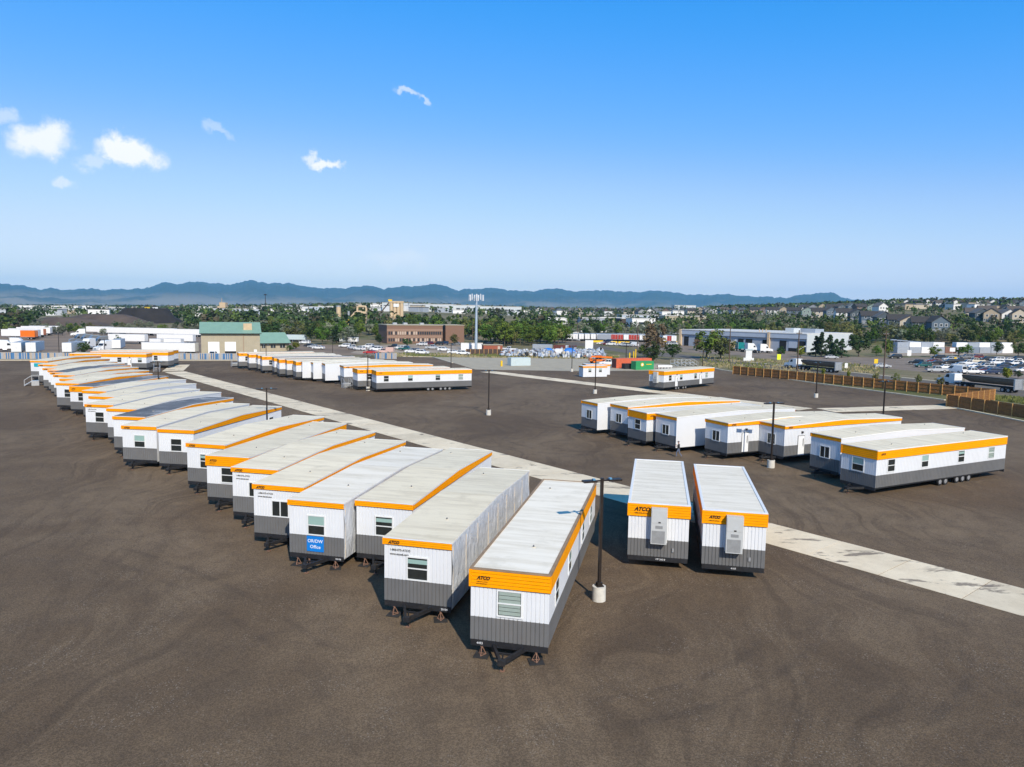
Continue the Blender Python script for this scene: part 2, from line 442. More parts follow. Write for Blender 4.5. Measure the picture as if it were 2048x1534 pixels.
M_LINE = mat('road_paint_white', (.75, .75, .72), .7)

def sheet(name, pts, z, m, label=None, base=0.0):
    mb = MB(); mb.poly([(x, y, z) for x, y in pts], m)
    return struct(name, fixn(mb.mesh(name)), label=label)

# far ground: one sheet out to the mountains
mb = MB()
az_list = [-math.pi + k * math.pi * 2 / 180 * 2 for k in range(0, 33)] + [R(-52 + k * .8) for k in range(131)] + [R(56) + k * R(4) for k in range(0, 32)]
az_list = sorted(set(round(a, 5) for a in az_list if -math.pi <= a < math.pi - .01))
r_list = [.5, 40, 120, 220, 300, 340, 370, 400, 430, 460, 500, 540, 580, 640, 720, 820, 950, 1100, 1300, 1600, 2000, 2400]
far_r = [3000, 4200, 6000, 8500, 11500, 15800]
na = len(az_list)
pts = []
for r in r_list + far_r:
    for a in az_list:
        rr = r if (abs(a) < R(50) or r <= 2400) else 2400 + (r - 2400) * .001
        x, y = rr * math.sin(a), rr * math.cos(a)
        pts.append((x, y, terr(x, y) - .05))
fs = []
for i in range(len(r_list + far_r) - 1):
    for k in range(na):
        k2 = (k + 1) % na
        fs.append((i * na + k, i * na + k2, (i + 1) * na + k2, (i + 1) * na + k))
fs.append(tuple(reversed(range(na))))
mb.faces(pts, fs, M_FIELD, True)
ground = struct('ground', fixn(mb.mesh('ground')))
ground['label'] = 'dry grassland stretching out to the foot of the mountains'

lot_pts = [(-190, -45), (-190, 170), (-148.46, 199.07), (-80.21, 214.30), (-46.92, 239.94), (-26.22, 243.60), (-9.82, 194.52), (18.39, 194.34), (38.92, 200.29), (58.00, 209.13), (70.54, 169.62), (82.83, 138.23), (77.31, 126.82), (78.65, 110.89), (120, 62), (120, -45)]
sheet('gravel_yard_ground', lot_pts, 0.0, M_GRAVEL, 'dark brown yard of crushed asphalt millings around the office trailers')

def slab_strip(name, A, B, width, z, m, step=4.6, label=None, skew=0.0):
    """row of cast slabs from A to B (centre line), each slab its own piece, open joints between"""
    A, B = Vector((*A, 0)), Vector((*B, 0)); d = B - A; L = d.length; n = max(1, round(L / step)); s = L / n
    u = d.normalized(); v = Vector((u.y, -u.x, 0))
    base = MB(); a = A; pp = [A - v * width / 2, B - v * width / 2, B + v * width / 2, A + v * width / 2]
    base.poly([(p.x, p.y, z - .006) for p in pp], M_GRAVEL)
    root = struct(name, fixn(base.mesh(name)), label=label)
    rz = math.atan2(u.y, u.x)
    nlane = 2 if width > 5 else 1
    me = cached(('slab', round(s, 3), width, m.name), lambda: slab_mesh(s, width / nlane, m))
    for k in range(n):
        for j in range(nlane):
            c = A + u * (s * (k + .5)) + v * (width * ((j + .5) / nlane - .5))
            o = obj('slab', me, root, (c.x, c.y, z + .004 * ((k * 7 + j * 3) % 3)), rz)
    return root
def slab_mesh(s, w, m):
    mb = MB(); g = .02
    mb.box(-s / 2 + g, s / 2 - g, -w / 2 + g, w / 2 - g, -.05, .012, m)
    return mb.mesh('slab')
def along(A, B, t): return (A[0] + (B[0] - A[0]) * t, A[1] + (B[1] - A[1]) * t)
S1A, S1B = (-80.8, 174.1), (28.83, 39.43)
slab_strip('concrete_drive', S1A, along(S1A, S1B, 1.2), 4.7, .004, M_DRIVE, 4.6, 'pale concrete drive slab strip running diagonally through the yard')
slab_strip('concrete_drive', (-89.19, 195.46), along(S1A, S1B, -.012), 4.7, .004, M_DRIVE, 4.6, 'short pale concrete strip at the far bend of the diagonal drive')
slab_strip('concrete_drive', (-6.4, 188.5), (49.6, 121.9), 4.7, .004, M_DRIVE, 4.6, 'pale concrete strip from the grey apron towards the short trailer row')
slab_strip('concrete_drive', (52.6, 121.3), (78, 128.6), 4.7, .004, M_DRIVE, 4.6, 'pale concrete strip leading to the fence opening')
# grey apron: slabs in a grid
ap = struct('concrete_apron', fixn((lambda mb: (mb.poly([(x, y, .003) for x, y in [(-26.22, 243.60), (29.63, 246.29), (60.37, 211.41), (38.92, 200.29), (18.39, 194.34), (-9.82, 194.52)]], M_APRON), mb)[1])(MB()).mesh('concrete_apron')))
ap['label'] = 'grey concrete apron at the back of the yard'

def kerb(name, pts, w=.28, h=.13, label=None, z=0):
    mb = MB()
    for a, b in zip(pts, pts[1:]):
        mb.bar((a[0], a[1], z + h / 2 - .03), (b[0], b[1], z + h / 2 - .03), w, h + .06, M_KERB)
    return struct(name, mb.mesh(name), label=label)
kerb('kerb', [(-149.24, 200.11), (-80.78, 215.04)], .9, .12, 'pale concrete kerb below the blue slatted fence')
kerb('kerb', [(58.53, 211.05), (59.73, 204.16), (70.80, 170.25), (82.87, 138.63)], .5, .14, 'concrete kerb along the foot of the plank fence')
kerb('kerb', [(77.71, 127.19), (78.88, 111.22), (79.34, 101.58)], .5, .14, 'concrete kerb along the near fence section')
kerb('kerb', [(-36.78, 244.80), (-26.49, 243.01), (-17.85, 217.21)], .4, .14, 'concrete kerb at the corner of the grey apron')

# roads, yards and the car park beyond the fences
sheet('road', [(116.88, 144.06), (112.85, 159.94), (105.51, 177.44), (98.97, 193.49), (78.73, 241.22), (64.89, 284.01), (49.76, 308.84), (35.56, 371.37), (16.77, 448.74), (10.88, 400.28), (32.23, 336.17), (45.53, 282.32), (59.11, 258.46), (72.33, 221.43), (92.76, 181.22), (104.19, 147.52), (108.10, 133.10)], -.03, M_ROAD, 'two-lane asphalt road behind the plank fence')
kerb('kerb', [(118.36, 145.91), (113.64, 161.07), (106.32, 178.83), (99.63, 194.80), (79.14, 242.50), (69.78, 271.07)], .9, .1, 'pale kerb and footway along the far side of the road', -.05)
sheet('car_park', [(137.51, 169.83), (126.93, 180.13), (121.34, 200.39), (115.79, 220.14), (107.28, 234.75), (93.96, 255.75), (86.39, 276.65), (96.28, 295.50), (120.24, 284.96), (146.45, 278.98), (175.25, 291.96), (222.51, 313.53), (256.50, 318.39)], -.035, M_CARPARK, 'asphalt car park full of parked cars beyond the road')
sheet('pavement', [(124.67, 153.79), (120.36, 170.71), (118.01, 189.41), (110.33, 176.94), (114.43, 162.22), (119.12, 146.85)], -.02, M_DIRT, 'bare earth bank between car park and road')
sheet('truck_yard', [(-169.47, 221.26), (-99.46, 233.65), (-75.62, 236.90), (-45.93, 252.62), (-70.28, 315.27), (-94.49, 316.72), (-137.95, 398.53), (-208.19, 437.20), (-301.34, 508.69), (-373.72, 489.44)], -.02, M_YARD, 'brown gravel truck yard behind the blue slatted fence')
sheet('freight_yard', [(10.79, 386.96), (36.73, 383.73), (54.07, 335.87), (69.76, 299.17), (90.51, 277.66), (121.87, 298.63), (121.09, 388.71), (118.84, 511.48), (86.74, 591.37), (37.41, 579.27), (11.91, 504.57)], -.02, M_CARPARK, 'asphalt freight yard with parked semitrailers')
sheet('dirt_lot', [(-57.66, 258.56), (-44.94, 247.18), (-29.07, 256.89), (-4.66, 272.49), (-2.14, 310.05), (-10.68, 344.71), (-37.99, 335.59), (-62.15, 317.91)], -.015, M_DIRT, 'bare earth parking lot in front of the brick office')
sheet('container_yard', [(151.56, 292.64), (234.11, 323.68), (267.78, 370.52), (178.65, 345.31)], -.015, M_DIRT, 'bare earth yard under the long row of containers')

# ------------------------------------------------------------------ mountains
SKYLINE = [(-0.8669, 0.01553), (-0.7355, 0.01782), (-0.6109, 0.02220), (-0.5970, 0.02043), (-0.5829, 0.01805), (-0.5660, 0.01713), (-0.5607, 0.01928), (-0.5528, 0.01750), (-0.5388, 0.01645), (-0.5211, 0.01869), (-0.5055, 0.01735), (-0.4871, 0.01784), (-0.4655, 0.02021),
    (-0.4490, 0.02735), (-0.4407, 0.02882), (-0.4323, 0.02723), (-0.4153, 0.02957), (-0.3864, 0.02854), (-0.3687, 0.02839), (-0.3507, 0.03204), (-0.3405, 0.03359), (-0.3265, 0.03206), (-0.3080, 0.03062), (-0.2968, 0.03284), (-0.2830, 0.02930), (-0.2577, 0.02599), (-0.2255, 0.02504),
    (-0.2060, 0.02975), (-0.1929, 0.03069), (-0.1797, 0.02698), (-0.1731, 0.02512), (-0.1598, 0.03004), (-0.1431, 0.03171), (-0.1297, 0.03130), (-0.1062, 0.03375), (-0.0893, 0.03138), (-0.0737, 0.02627), (-0.0451, 0.03011), (-0.0247, 0.02976), (0.0026, 0.02681), (0.0265, 0.02716), (0.0469, 0.03149),
    (0.0571, 0.03095), (0.0843, 0.02726), (0.1012, 0.02949), (0.1382, 0.02724), (0.1582, 0.02813), (0.1748, 0.02698), (0.1913, 0.03046), (0.2077, 0.02863), (0.2272, 0.02420), (0.2625, 0.02453), (0.2878, 0.02604), (0.3250, 0.02248), (0.3553, 0.02209), (0.3732, 0.02600),
    (0.3966, 0.02925), (0.4082, 0.02806), (0.4253, 0.02135), (0.4532, 0.01788), (0.4858, 0.01514), (0.7155, 0.00964)]
mb = MB()
RM0, RM1 = 8600.0, 14000.0
NA, NR = 1300, 34
pts = []
for i in range(NR + 4):
    for k in range(NA + 1):
        a = R(-46) + R(90) * k / NA
        t = i / NR
        sk = lerp_list(SKYLINE, a) + .0019 * (noise.noise((a * 55, 3.3, 0)) + .8 * noise.noise((a * 130, 1.3, 0)) + .6 * noise.noise((a * 300, 2.3, 0)))
        r = RM0 + (RM1 - RM0) * t
        top = 15.8 + max(sk, 0.0) * RM1
        x, y = r * math.sin(a), r * math.cos(a)
        ridge = 1 - abs(noise.noise((x * .0009, y * .0005, 5.0))) * 1.7
        ridge2 = noise.noise((x * .0028, y * .0016, 9.0))
        prof = t ** 1.5 if t <= 1 else 1 - (t - 1) * 5
        vall = 4 * t * (1 - t) if t <= 1 else 0
        h = top * (prof + vall * (.30 * ridge + .16 * ridge2 - .12))
        cap = top * (r / RM1) * (.93 if t < .97 else 1.0)
        pts.append((x, y, max(2.0 + (terr(x, y) - 3), min(h, cap) if t <= 1 else h) - (6 if i == 0 else 0)))
fs = []
for i in range(NR + 3):
    for k in range(NA):
        b = i * (NA + 1) + k
        fs.append((b, b + 1, b + NA + 2, b + NA + 1))
mb.faces(pts, fs, M_HILL, True)
mts = struct('mountains', fixn(mb.mesh('mountains')), label='hazy blue mountain range along the horizon')

# ------------------------------------------------------------------ haze
hz = MB()
hz_m = bpy.data.materials.new('haze_air'); hz_m.use_nodes = True
hN, hL = hz_m.node_tree.nodes, hz_m.node_tree.links
hN.remove(hN['Principled BSDF'])
pv = hN.new('ShaderNodeVolumePrincipled')
pv.inputs['Color'].default_value = (.29, .66, 1.0, 1)
pv.inputs['Density'].default_value = 5.2e-5
pv.inputs['Anisotropy'].default_value = 0.0
hL.new(pv.outputs['Volume'], hN['Material Output'].inputs['Volume'])
hz.box(-13500, 13500, -2700, 17000, -1.2, 600, hz_m)
haze = struct('haze', hz.mesh('haze'), kind='stuff', label='thin bluish air haze over the plain')

# ------------------------------------------------------------------ office trailers
def roof_mat(name, base, dull):
    """single-ply roof: cross streaks where sheets lap, blotchy dust, a few brown run-off marks"""
    m, N, Lk, bs = nodes_of(name)
    co = N.new('ShaderNodeTexCoord').outputs['Object']; oi = N.new('ShaderNodeObjectInfo').outputs['Random']
    sh = N.new('ShaderNodeVectorMath'); sh.operation = 'MULTIPLY_ADD'; sh.inputs[1].default_value = (1, 1, 1); Lk.new(co, sh.inputs[0])
    cb = N.new('ShaderNodeCombineXYZ'); sc = N.new('ShaderNodeMath'); sc.operation = 'MULTIPLY'; sc.inputs[1].default_value = 300; Lk.new(oi, sc.inputs[0]); Lk.new(sc.outputs[0], cb.inputs[0]); Lk.new(sc.outputs[0], cb.inputs[1]); Lk.new(cb.outputs[0], sh.inputs[2])
    p = sh.outputs[0]
    c = n_mix(N, Lk, n_range(N, Lk, n_noise(N, Lk, n_map(N, Lk, p, (.22, 1.7, 1)), 1.0, 6, .65), .38, .68, 0, .75), base, dull)
    c = n_mix(N, Lk, n_range(N, Lk, n_noise(N, Lk, p, .55, 7, .7), .52, .72, 0, .5), c, tuple(q * .86 for q in dull))
    c = n_mix(N, Lk, n_range(N, Lk, n_noise(N, Lk, n_map(N, Lk, p, (1.6, .35, 1)), 1.3, 6, .75), .66, .78, 0, .5), c, (.36, .27, .17))
    hs = N.new('ShaderNodeHueSaturation'); Lk.new(c, hs.inputs['Color']); Lk.new(n_range(N, Lk, oi, 0, 1, .94, 1.06), hs.inputs['Value'])
    Lk.new(hs.outputs['Color'], bs.inputs['Base Color']); bs.inputs['Roughness'].default_value = .75
    bp = N.new('ShaderNodeBump'); bp.inputs['Strength'].default_value = .25; bp.inputs['Distance'].default_value = .03
    Lk.new(n_noise(N, Lk, n_map(N, Lk, p, (.5, 2.2, 1)), 1.5, 4, .6), bp.inputs['Height']); Lk.new(bp.outputs[0], bs.inputs['Normal'])
    return m
W_WHITE = mat('siding_white', (.72, .73, .74), .45, var=.03, scale=.8, obj_var=.02)
W_GREY = mat('skirting_grey', (.145, .144, .143), .55, var=.08, scale=.8, obj_var=.06, dirt=.25, dirtcol=(.22, .19, .155))
W_ORANGE = mat('fascia_orange', (.95, .335, .0), .65, var=.04, scale=1.2, spec=.1, obj_var=.03)
W_TRIM = mat('trim_white', (.74, .74, .72), .5, var=.03)
W_BLACK = mat('chassis_black', (.018, .018, .02), .5, var=.3, scale=4, dirt=.3, dirtcol=(.09, .07, .05))
W_TAN = mat('roof_edge_tan', (.30, .20, .115), .7, var=.2, scale=2)
W_CREAM = roof_mat('roof_membrane_cream', (.79, .69, .50), (.60, .51, .36))
W_ROOFWHITE = roof_mat('roof_membrane_white', (.84, .76, .62), (.66, .58, .44))
W_ROOFDARK = mat('roof_deck_dark', (.135, .137, .14), .7, var=.3, scale=.5, detail=6, dirt=1.0, dirtcol=(.55, .55, .54))
W_INK = mat('lettering_black', (.015, .012, .01), .5)
W_INKW = mat('lettering_white', (.85, .85, .85), .5)
W_DARK = mat('interior_dark', (.022, .020, .018), .7, var=.3)
W_BLIND = mat('blind_sage', (.50, .62, .57), .7, var=.04)
W_BLIND2 = mat('blind_pale', (.55, .55, .50), .7, var=.04)
W_GLASS = glass_mat('window_glass')
W_DOOR = mat('door_white', (.80, .80, .78), .45, var=.03)
W_STEEL = mat('galvanised_steel', (.55, .56, .57), .4, .7, var=.15, scale=5)
W_AC = mat('air_conditioner_beige', (.50, .51, .50), .5, var=.04)
W_ACG = mat('air_conditioner_coil', (.27, .275, .275), .6, var=.1)
W_TYRE = mat('tyre_rubber', (.02, .02, .02), .85, var=.2)
W_RIM = mat('wheel_rim', (.42, .42, .42), .4, .5)
W_SIGNB = mat('sign_blue', (.005, .19, .60), .45, var=.03)
W_SIGNT = mat('sign_teal', (.01, .36, .42), .5, var=.03)
W_RUST = mat('jack_rust', (.24, .13, .085), .8, var=.3, scale=12)
W_PAD = mat('jack_pad_black', (.03, .028, .026), .8, var=.3)

def wrap_mat(name, base, seam):
    m, N, Lk, bs = nodes_of(name)
    co = N.new('ShaderNodeTexCoord').outputs['Object']
    c = n_mix(N, Lk, n_range(N, Lk, n_noise(N, Lk, co, .9, 5, .6), .35, .7), base, tuple(q * .84 for q in base))
    Lk.new(c, bs.inputs['Base Color'])
    bs.inputs['Roughness'].default_value = .32; bs.inputs['Specular IOR Level'].default_value = .5
    bp = N.new('ShaderNodeBump'); bp.inputs['Strength'].default_value = .9; bp.inputs['Distance'].default_value = seam
    v = n_map(N, Lk, co, (1, 2.2, .55)); 
    Lk.new(n_noise(N, Lk, v, 1.3, 6, .62, 1.2), bp.inputs['Height']); Lk.new(bp.outputs[0], bs.inputs['Normal'])
    return m
W_WRAP = wrap_mat('plastic_wrap_white', (.66, .68, .70), .16)
W_WRAPS = mat('smooth_wrap_white', (.70, .71, .72), .42, var=.03, scale=.5, bump=.12, bscale=1.2)
W_BATTEN = mat('wrap_batten', (.62, .54, .43), .7, var=.15, scale=3)

SUB = 18.0
def wall_xy(L, W):
    hx, hy = W / 2, L / 2
    return {'F': ((-hx, -hy), (hx, -hy), (0, -1)), 'R': ((hx, -hy), (hx, hy), (1, 0)), 'B': ((hx, hy), (-hx, hy), (0, 1)), 'L': ((-hx, hy), (-hx, -hy), (-1, 0))}
ROT = {'F': 0.0, 'R': R(90), 'B': R(180), 'L': R(-90)}

def ribbed(mb, a, b, nrm, z0, z1, m, pitch=.205, g=.048, dep=.034):
    L = math.dist(a, b); ux, uy = (b[0] - a[0]) / L, (b[1] - a[1]) / L
    n = max(1, round(L / pitch)); p = L / n
    s = []
    for k in range(n):
        s += [(k * p, 0), ((k + 1) * p - g, 0), ((k + 1) * p - g * .72, -dep), ((k + 1) * p - g * .28, -dep)]
    s.append((L, 0))
    P2 = [(a[0] + ux * t + nrm[0] * d, a[1] + uy * t + nrm[1] * d) for t, d in s]
    pts = [(x, y, z0) for x, y in P2] + [(x, y, z1) for x, y in P2]; k = len(P2)
    mb.faces(pts, [(i, i + 1, k + i + 1, k + i) for i in range(k - 1)], m)

def make_wall(L, W, z0, z1, m, walls, name):
    mb = MB(); X = wall_xy(L, W)
    for w in walls:
        a, b, n = X[w]; ribbed(mb, a, b, n, z0, z1, m)
    t = .07
    for sx in (-1, 1):
        for sy in (-1, 1):      # corner trims
            x, y = sx * W / 2, sy * L / 2
            mb.box(min(x, x - sx * t) - .006 * (sx < 0), max(x, x - sx * t) + .006 * (sx > 0), min(y, y - sy * t) - .006 * (sy < 0), max(y, y - sy * t) + .006 * (sy > 0), z0, z1, m)
    mb.poly([(-W / 2 + .03, -L / 2 + .03, z0 + .01), (W / 2 - .03, -L / 2 + .03, z0 + .01), (W / 2 - .03, L / 2 - .03, z0 + .01), (-W / 2 + .03, L / 2 - .03, z0 + .01)], W_BLACK)
    return mb.mesh(name)

def ridge_h(t, rise):            # roof rises to a ridge across the middle of the unit
    return rise * (1 - abs(2 * t - 1))
def make_fascia(L, W, z0, z1, laps, rise, walls):
    """overhanging band of lapped orange boards; top edge follows the roof"""
    mb = MB(); X = wall_xy(L, W); over = .05
    for w in walls:
        a, b, n = X[w]; Lw = math.dist(a, b); seg = 8 if (rise and w in 'RL') else 1
        ux, uy = (b[0] - a[0]) / Lw, (b[1] - a[1]) / Lw
        for i in range(seg):
            t0, t1 = i / seg, (i + 1) / seg
            r0 = ridge_h(t0, rise) if w in 'RL' else 0; r1 = ridge_h(t1, rise) if w in 'RL' else 0
            s0 = t0 * Lw - (over if i == 0 else 0); s1 = t1 * Lw + (over if i == seg - 1 else 0)
            for k in range(laps):
                f0, f1 = k / laps, (k + 1) / laps
                lo0, hi0 = z0 + (z1 + r0 - z0) * f0, z0 + (z1 + r0 - z0) * f1
                lo1, hi1 = z0 + (z1 + r1 - z0) * f0, z0 + (z1 + r1 - z0) * f1
                pt = lambda s, o, z: (a[0] + ux * s + n[0] * o, a[1] + uy * s + n[1] * o, z)
                ob, ot = over + .008, over - .004
                mb.poly([pt(s0, ob, lo0 + .012), pt(s1, ob, lo1 + .012), pt(s1, ot, hi1 - .007), pt(s0, ot, hi0 - .007)], W_ORANGE)
                mb.poly([pt(s0, ot - .03, lo0 + .008), pt(s1, ot - .03, lo1 + .008), pt(s1, ob, lo1 + .008), pt(s0, ob, lo0 + .008)], W_ORANGE)
                mb.poly([pt(s0, ot - .03, lo0 - .02), pt(s1, ot - .03, lo1 - .02), pt(s1, ot - .03, lo1 + .012), pt(s0, ot - .03, lo0 + .012)], W_BLACK)
            mb.poly([pt(s0, -.02, z0 - .012), pt(s1, -.02, z0 - .012), pt(s1, over, z0 - .012), pt(s0, over, z0 - .012)], W_BLACK)
        # corner cap
        c = (a[0] + n[0] * over, a[1] + n[1] * over)
        mb.box(c[0] - .035 - abs(uy) * .0 + (-.05 if (ux > 0) else 0), c[0] + .035, c[1] - .035, c[1] + .035, z0 - .005, z1 - .004, W_ORANGE)
    return mb.mesh('fascia')
def make_roof(L, W, z, rise, m, rim, rim_m, over=.062, seams=True):
    mb = MB(); n = 8 if rise else 1; hx, hy = W / 2 + over, L / 2 + over
    for i in range(n):
        y0, y1 = -hy + 2 * hy * i / n, -hy + 2 * hy * (i + 1) / n
        z0, z1 = z + ridge_h(i / n, rise), z + ridge_h((i + 1) / n, rise)
        mb.poly([(-hx, y0, z0), (hx, y0, z0), (hx, y1, z1), (-hx, y1, z1)], m)
        for sx in (-1, 1):
            mb.poly([(sx * hx, y0, z0 - .1), (sx * hx, y1, z1 - .1), (sx * hx, y1, z1), (sx * hx, y0, z0)], rim_m)
        if rim:
            for sx in (-1, 1):
                x0, x1 = sorted((sx * (hx + .006), sx * (hx - rim)))
                pts = [(x0, y0, z0 - .04), (x1, y0, z0 - .04), (x1, y1, z1 - .04), (x0, y1, z1 - .04), (x0, y0, z0 + .035), (x1, y0, z0 + .035), (x1, y1, z1 + .035), (x0, y1, z1 + .035)]
                mb.faces(pts, [(0, 3, 2, 1), (4, 5, 6, 7), (0, 1, 5, 4), (1, 2, 6, 5), (2, 3, 7, 6), (3, 0, 4, 7)], rim_m)
    if rim:
        for sy in (-1, 1):
            y0, y1 = sorted((sy * (hy + .006), sy * (hy - rim)))
            mb.box(-hx + rim + .001, hx - rim - .001, y0, y1, z - .04, z + .033, rim_m)
    else:
        for sy in (-1, 1):
            y0, y1 = sorted((sy * (hy + .012), sy * (hy - .03)))
            mb.box(-hx - .004, hx + .004, y0, y1, z - .03, z + .022, W_TRIM)
    return mb.mesh('roof')
def make_vent(m):
    mb = MB(); mb.cyl((0, 0, 0), (0, 0, .10), .04, .04, m, 8); mb.cyl((0, 0, 0), (0, 0, .015), .11, .10, W_CREAM, 10); return mb.mesh('vent_pipe')
def make_chassis(L, W):
    mb = MB()
    mb.box(-W / 2 + .01, W / 2 - .01, -L / 2 - .03, -L / 2 + .07, .47, .745, W_BLACK)
    mb.box(-W / 2 + .01, W / 2 - .01, L / 2 - .07, L / 2 + .03, .47, .745, W_BLACK)
    mb.box(-W / 2 - .0, W / 2 + .0, -L / 2 - .055, -L / 2 - .03, .47, .50, W_BLACK)
    for sx in (-1, 1):
        x = sx * (W / 2 - .62)
        mb.box(x - .07, x + .07, -L / 2 + .07, L / 2 - .07, .42, .74, W_BLACK)
        xe = sx * (W / 2 - .05)
        mb.box(min(xe, xe - sx * .05), max(xe, xe - sx * .05), -L / 2 + .07, L / 2 - .07, .62, .744, W_BLACK)
    k = -L / 2 + 1.2
    while k < L / 2 - .5:
        mb.box(-W / 2 + .1, W / 2 - .1, k, k + .06, .60, .735, W_BLACK); k += 1.6
    return mb.mesh('chassis')
def make_hitch(L):
    mb = MB(); y = -L / 2
    for sx in (-1, 1):
        mb.bar((sx * .72, y - .02, .53), (sx * .07, y - 1.38, .50), .12, .2, W_BLACK)
    mb.box(-.17, .17, y - 1.52, y - 1.3, .38, .62, W_BLACK)
    mb.bar((-.38, y - .72, .56), (.38, y - .72, .56), .07, .1, W_BLACK)
    mb.cyl((0, y - 1.22, .06), (0, y - 1.22, .78), .045, .04, W_BLACK, 8)
    mb.box(-.1, .1, y - 1.32, y - 1.12, .02, .06, W_RUST)
    return mb.mesh('tow_hitch')
def make_jack():
    mb = MB()
    for k in range(3):
        a = 2 * math.pi * k / 3 + .5
        mb.bar((.2 * math.cos(a), .2 * math.sin(a), .05), (.03 * math.cos(a), .03 * math.sin(a), .40), .03, .03, W_RUST)
        b = a + 2 * math.pi / 3
        mb.bar((.2 * math.cos(a), .2 * math.sin(a), .07), (.2 * math.cos(b), .2 * math.sin(b), .07), .025, .025, W_RUST)
    mb.cyl((0, 0, .36), (0, 0, .455), .035, .035, W_RUST, 8); mb.box(-.06, .06, -.06, .06, .445, .47, W_RUST)
    return mb.mesh('tripod')
def make_pad():
    mb = MB(); mb.box(-.34, .34, -.34, .34, 0.008, .048, W_PAD); return mb.mesh('foot_plate')

def make_window(w, h, style):
    mb = MB(); f = .075
    mb.box(-w / 2 - f, w / 2 + f, -.035, .01, h / 2, h / 2 + f, W_TRIM); mb.box(-w / 2 - f, w / 2 + f, -.045, .01, -h / 2 - f, -h / 2, W_TRIM)
    for sx in (-1, 1):
        x0, x1 = sorted((sx * w / 2, sx * (w / 2 + f))); mb.box(x0, x1, -.035, .01, -h / 2, h / 2, W_TRIM)
    if style == 'hung': mb.box(-w / 2, w / 2, -.034, .0, -.03, .03, W_TRIM)
    else: mb.box(-.035, .035, -.034, .0, -h / 2, h / 2, W_TRIM)
    mb.poly([(-w / 2, -.003, -h / 2), (w / 2, -.003, -h / 2), (w / 2, -.003, h / 2), (-w / 2, -.003, h / 2)], W_DARK)
    return mb.mesh('window')
def make_pane(w, h):
    mb = MB(); mb.poly([(-w / 2, -.024, -h / 2), (w / 2, -.024, -h / 2), (w / 2, -.024, h / 2), (-w / 2, -.024, h / 2)], W_GLASS); return mb.mesh('pane')
def make_blind(w, h, slats, m):
    mb = MB()
    n = max(1, slats)
    for k in range(n):
        z0 = -h / 2 + h * k / n; z1 = -h / 2 + h * (k + 1) / n
        mb.poly([(-w / 2, -.010, z0 + (.02 if slats > 1 else 0)), (w / 2, -.010, z0 + (.02 if slats > 1 else 0)), (w / 2, -.012, z1), (-w / 2, -.012, z1)], m)
    return mb.mesh('blind')
def put_on(wall, L, W, s, z):
    a, b, n = wall_xy(L, W)[wall]; Lw = math.dist(a, b)
    return (a[0] + (b[0] - a[0]) * s / Lw + n[0] * .004, a[1] + (b[1] - a[1]) * s / Lw + n[1] * .004, z)
def add_window(root, L, W, wall, s, zc, w, h, style='hung', blind=None):
    o = obj('window', cached(('win', w, h, style), lambda: make_window(w, h, style)), root, put_on(wall, L, W, s, zc), ROT[wall])
    if style == 'hung':
        me = cached(('pane', w, h / 2 - .03), lambda: make_pane(w, h / 2 - .03))
        obj('pane', me, o, (0, 0, h / 4 + .015)); obj('pane', me, o, (0, 0, -h / 4 - .015))
    else:
        me = cached(('pane', w / 2 - .035, h), lambda: make_pane(w / 2 - .035, h))
        obj('pane', me, o, (w / 4 + .017, 0, 0)); obj('pane', me, o, (-w / 4 - .017, 0, 0))
    if blind == 'top': obj('blind', cached(('bl', w, h, 't'), lambda: make_blind(w - .02, h / 2 - .04, 1, W_BLIND)), o, (0, 0, h / 4 + .02))
    if blind == 'half': obj('blind', cached(('bl', w, h, 'h'), lambda: make_blind(w - .02, h * .2, 1, W_BLIND)), o, (0, 0, h * .32))
    if blind == 'full': obj('blind', cached(('bl', w, h, 'f'), lambda: make_blind(w - .06, h - .02, 6, W_BLIND2)), o)
    return o
def make_door():
    mb = MB(); mb.box(-.5, .5, -.03, .01, -1.07, 1.07, W_DARK); mb.box(-.455, .455, -.05, -.02, -1.05, 1.03, W_DOOR); return mb.mesh('door')
def add_door(root, L, W, wall, s):
    o = obj('door', cached('door', make_door), root, put_on(wall, L, W, s, 1.86), ROT[wall])
    obj('vision_panel', cached('vis', lambda: (lambda mb: (mb.box(-.05, .05, -.056, -.049, -.38, .38, W_DARK), mb)[1])(MB()).mesh('vision_panel')), o, (.26, 0, .35))
    obj('handle', cached('dh', lambda: (lambda mb: (mb.box(-.08, .08, -.09, -.05, -.02, .03, W_STEEL), mb)[1])(MB()).mesh('handle')), o, (.3, 0, -.08))
    l = obj('wall_light', cached('wl', lambda: (lambda mb: (mb.box(-.12, .12, -.12, .0, -.1, .1, W_DARK), mb)[1])(MB()).mesh('wall_light')), root, put_on(wall, L, W, s + .1, 3.28), ROT[wall])
    return o
def make_wheel(r=.37, w=.2):
    mb = MB(); mb.cyl((-w / 2, 0, 0), (w / 2, 0, 0), r, r, W_TYRE, 16); return mb.mesh('tyre')
def make_rim(r=.21, w=.21):
    mb = MB(); mb.cyl((-w / 2, 0, 0), (w / 2, 0, 0), r, r, W_RIM, 12); mb.cyl((-w / 2 - .02, 0, 0), (w / 2 + .02, 0, 0), .07, .07, W_STEEL, 8); return mb.mesh('rim')
def add_wheels(root, W, ys):
    for sx in (-1, 1):
        for y in ys:
            t = obj('wheel', cached('wheel', make_wheel), root, (sx * (W / 2 - .24), y, .372))
            obj('rim', cached('rim', make_rim), t)
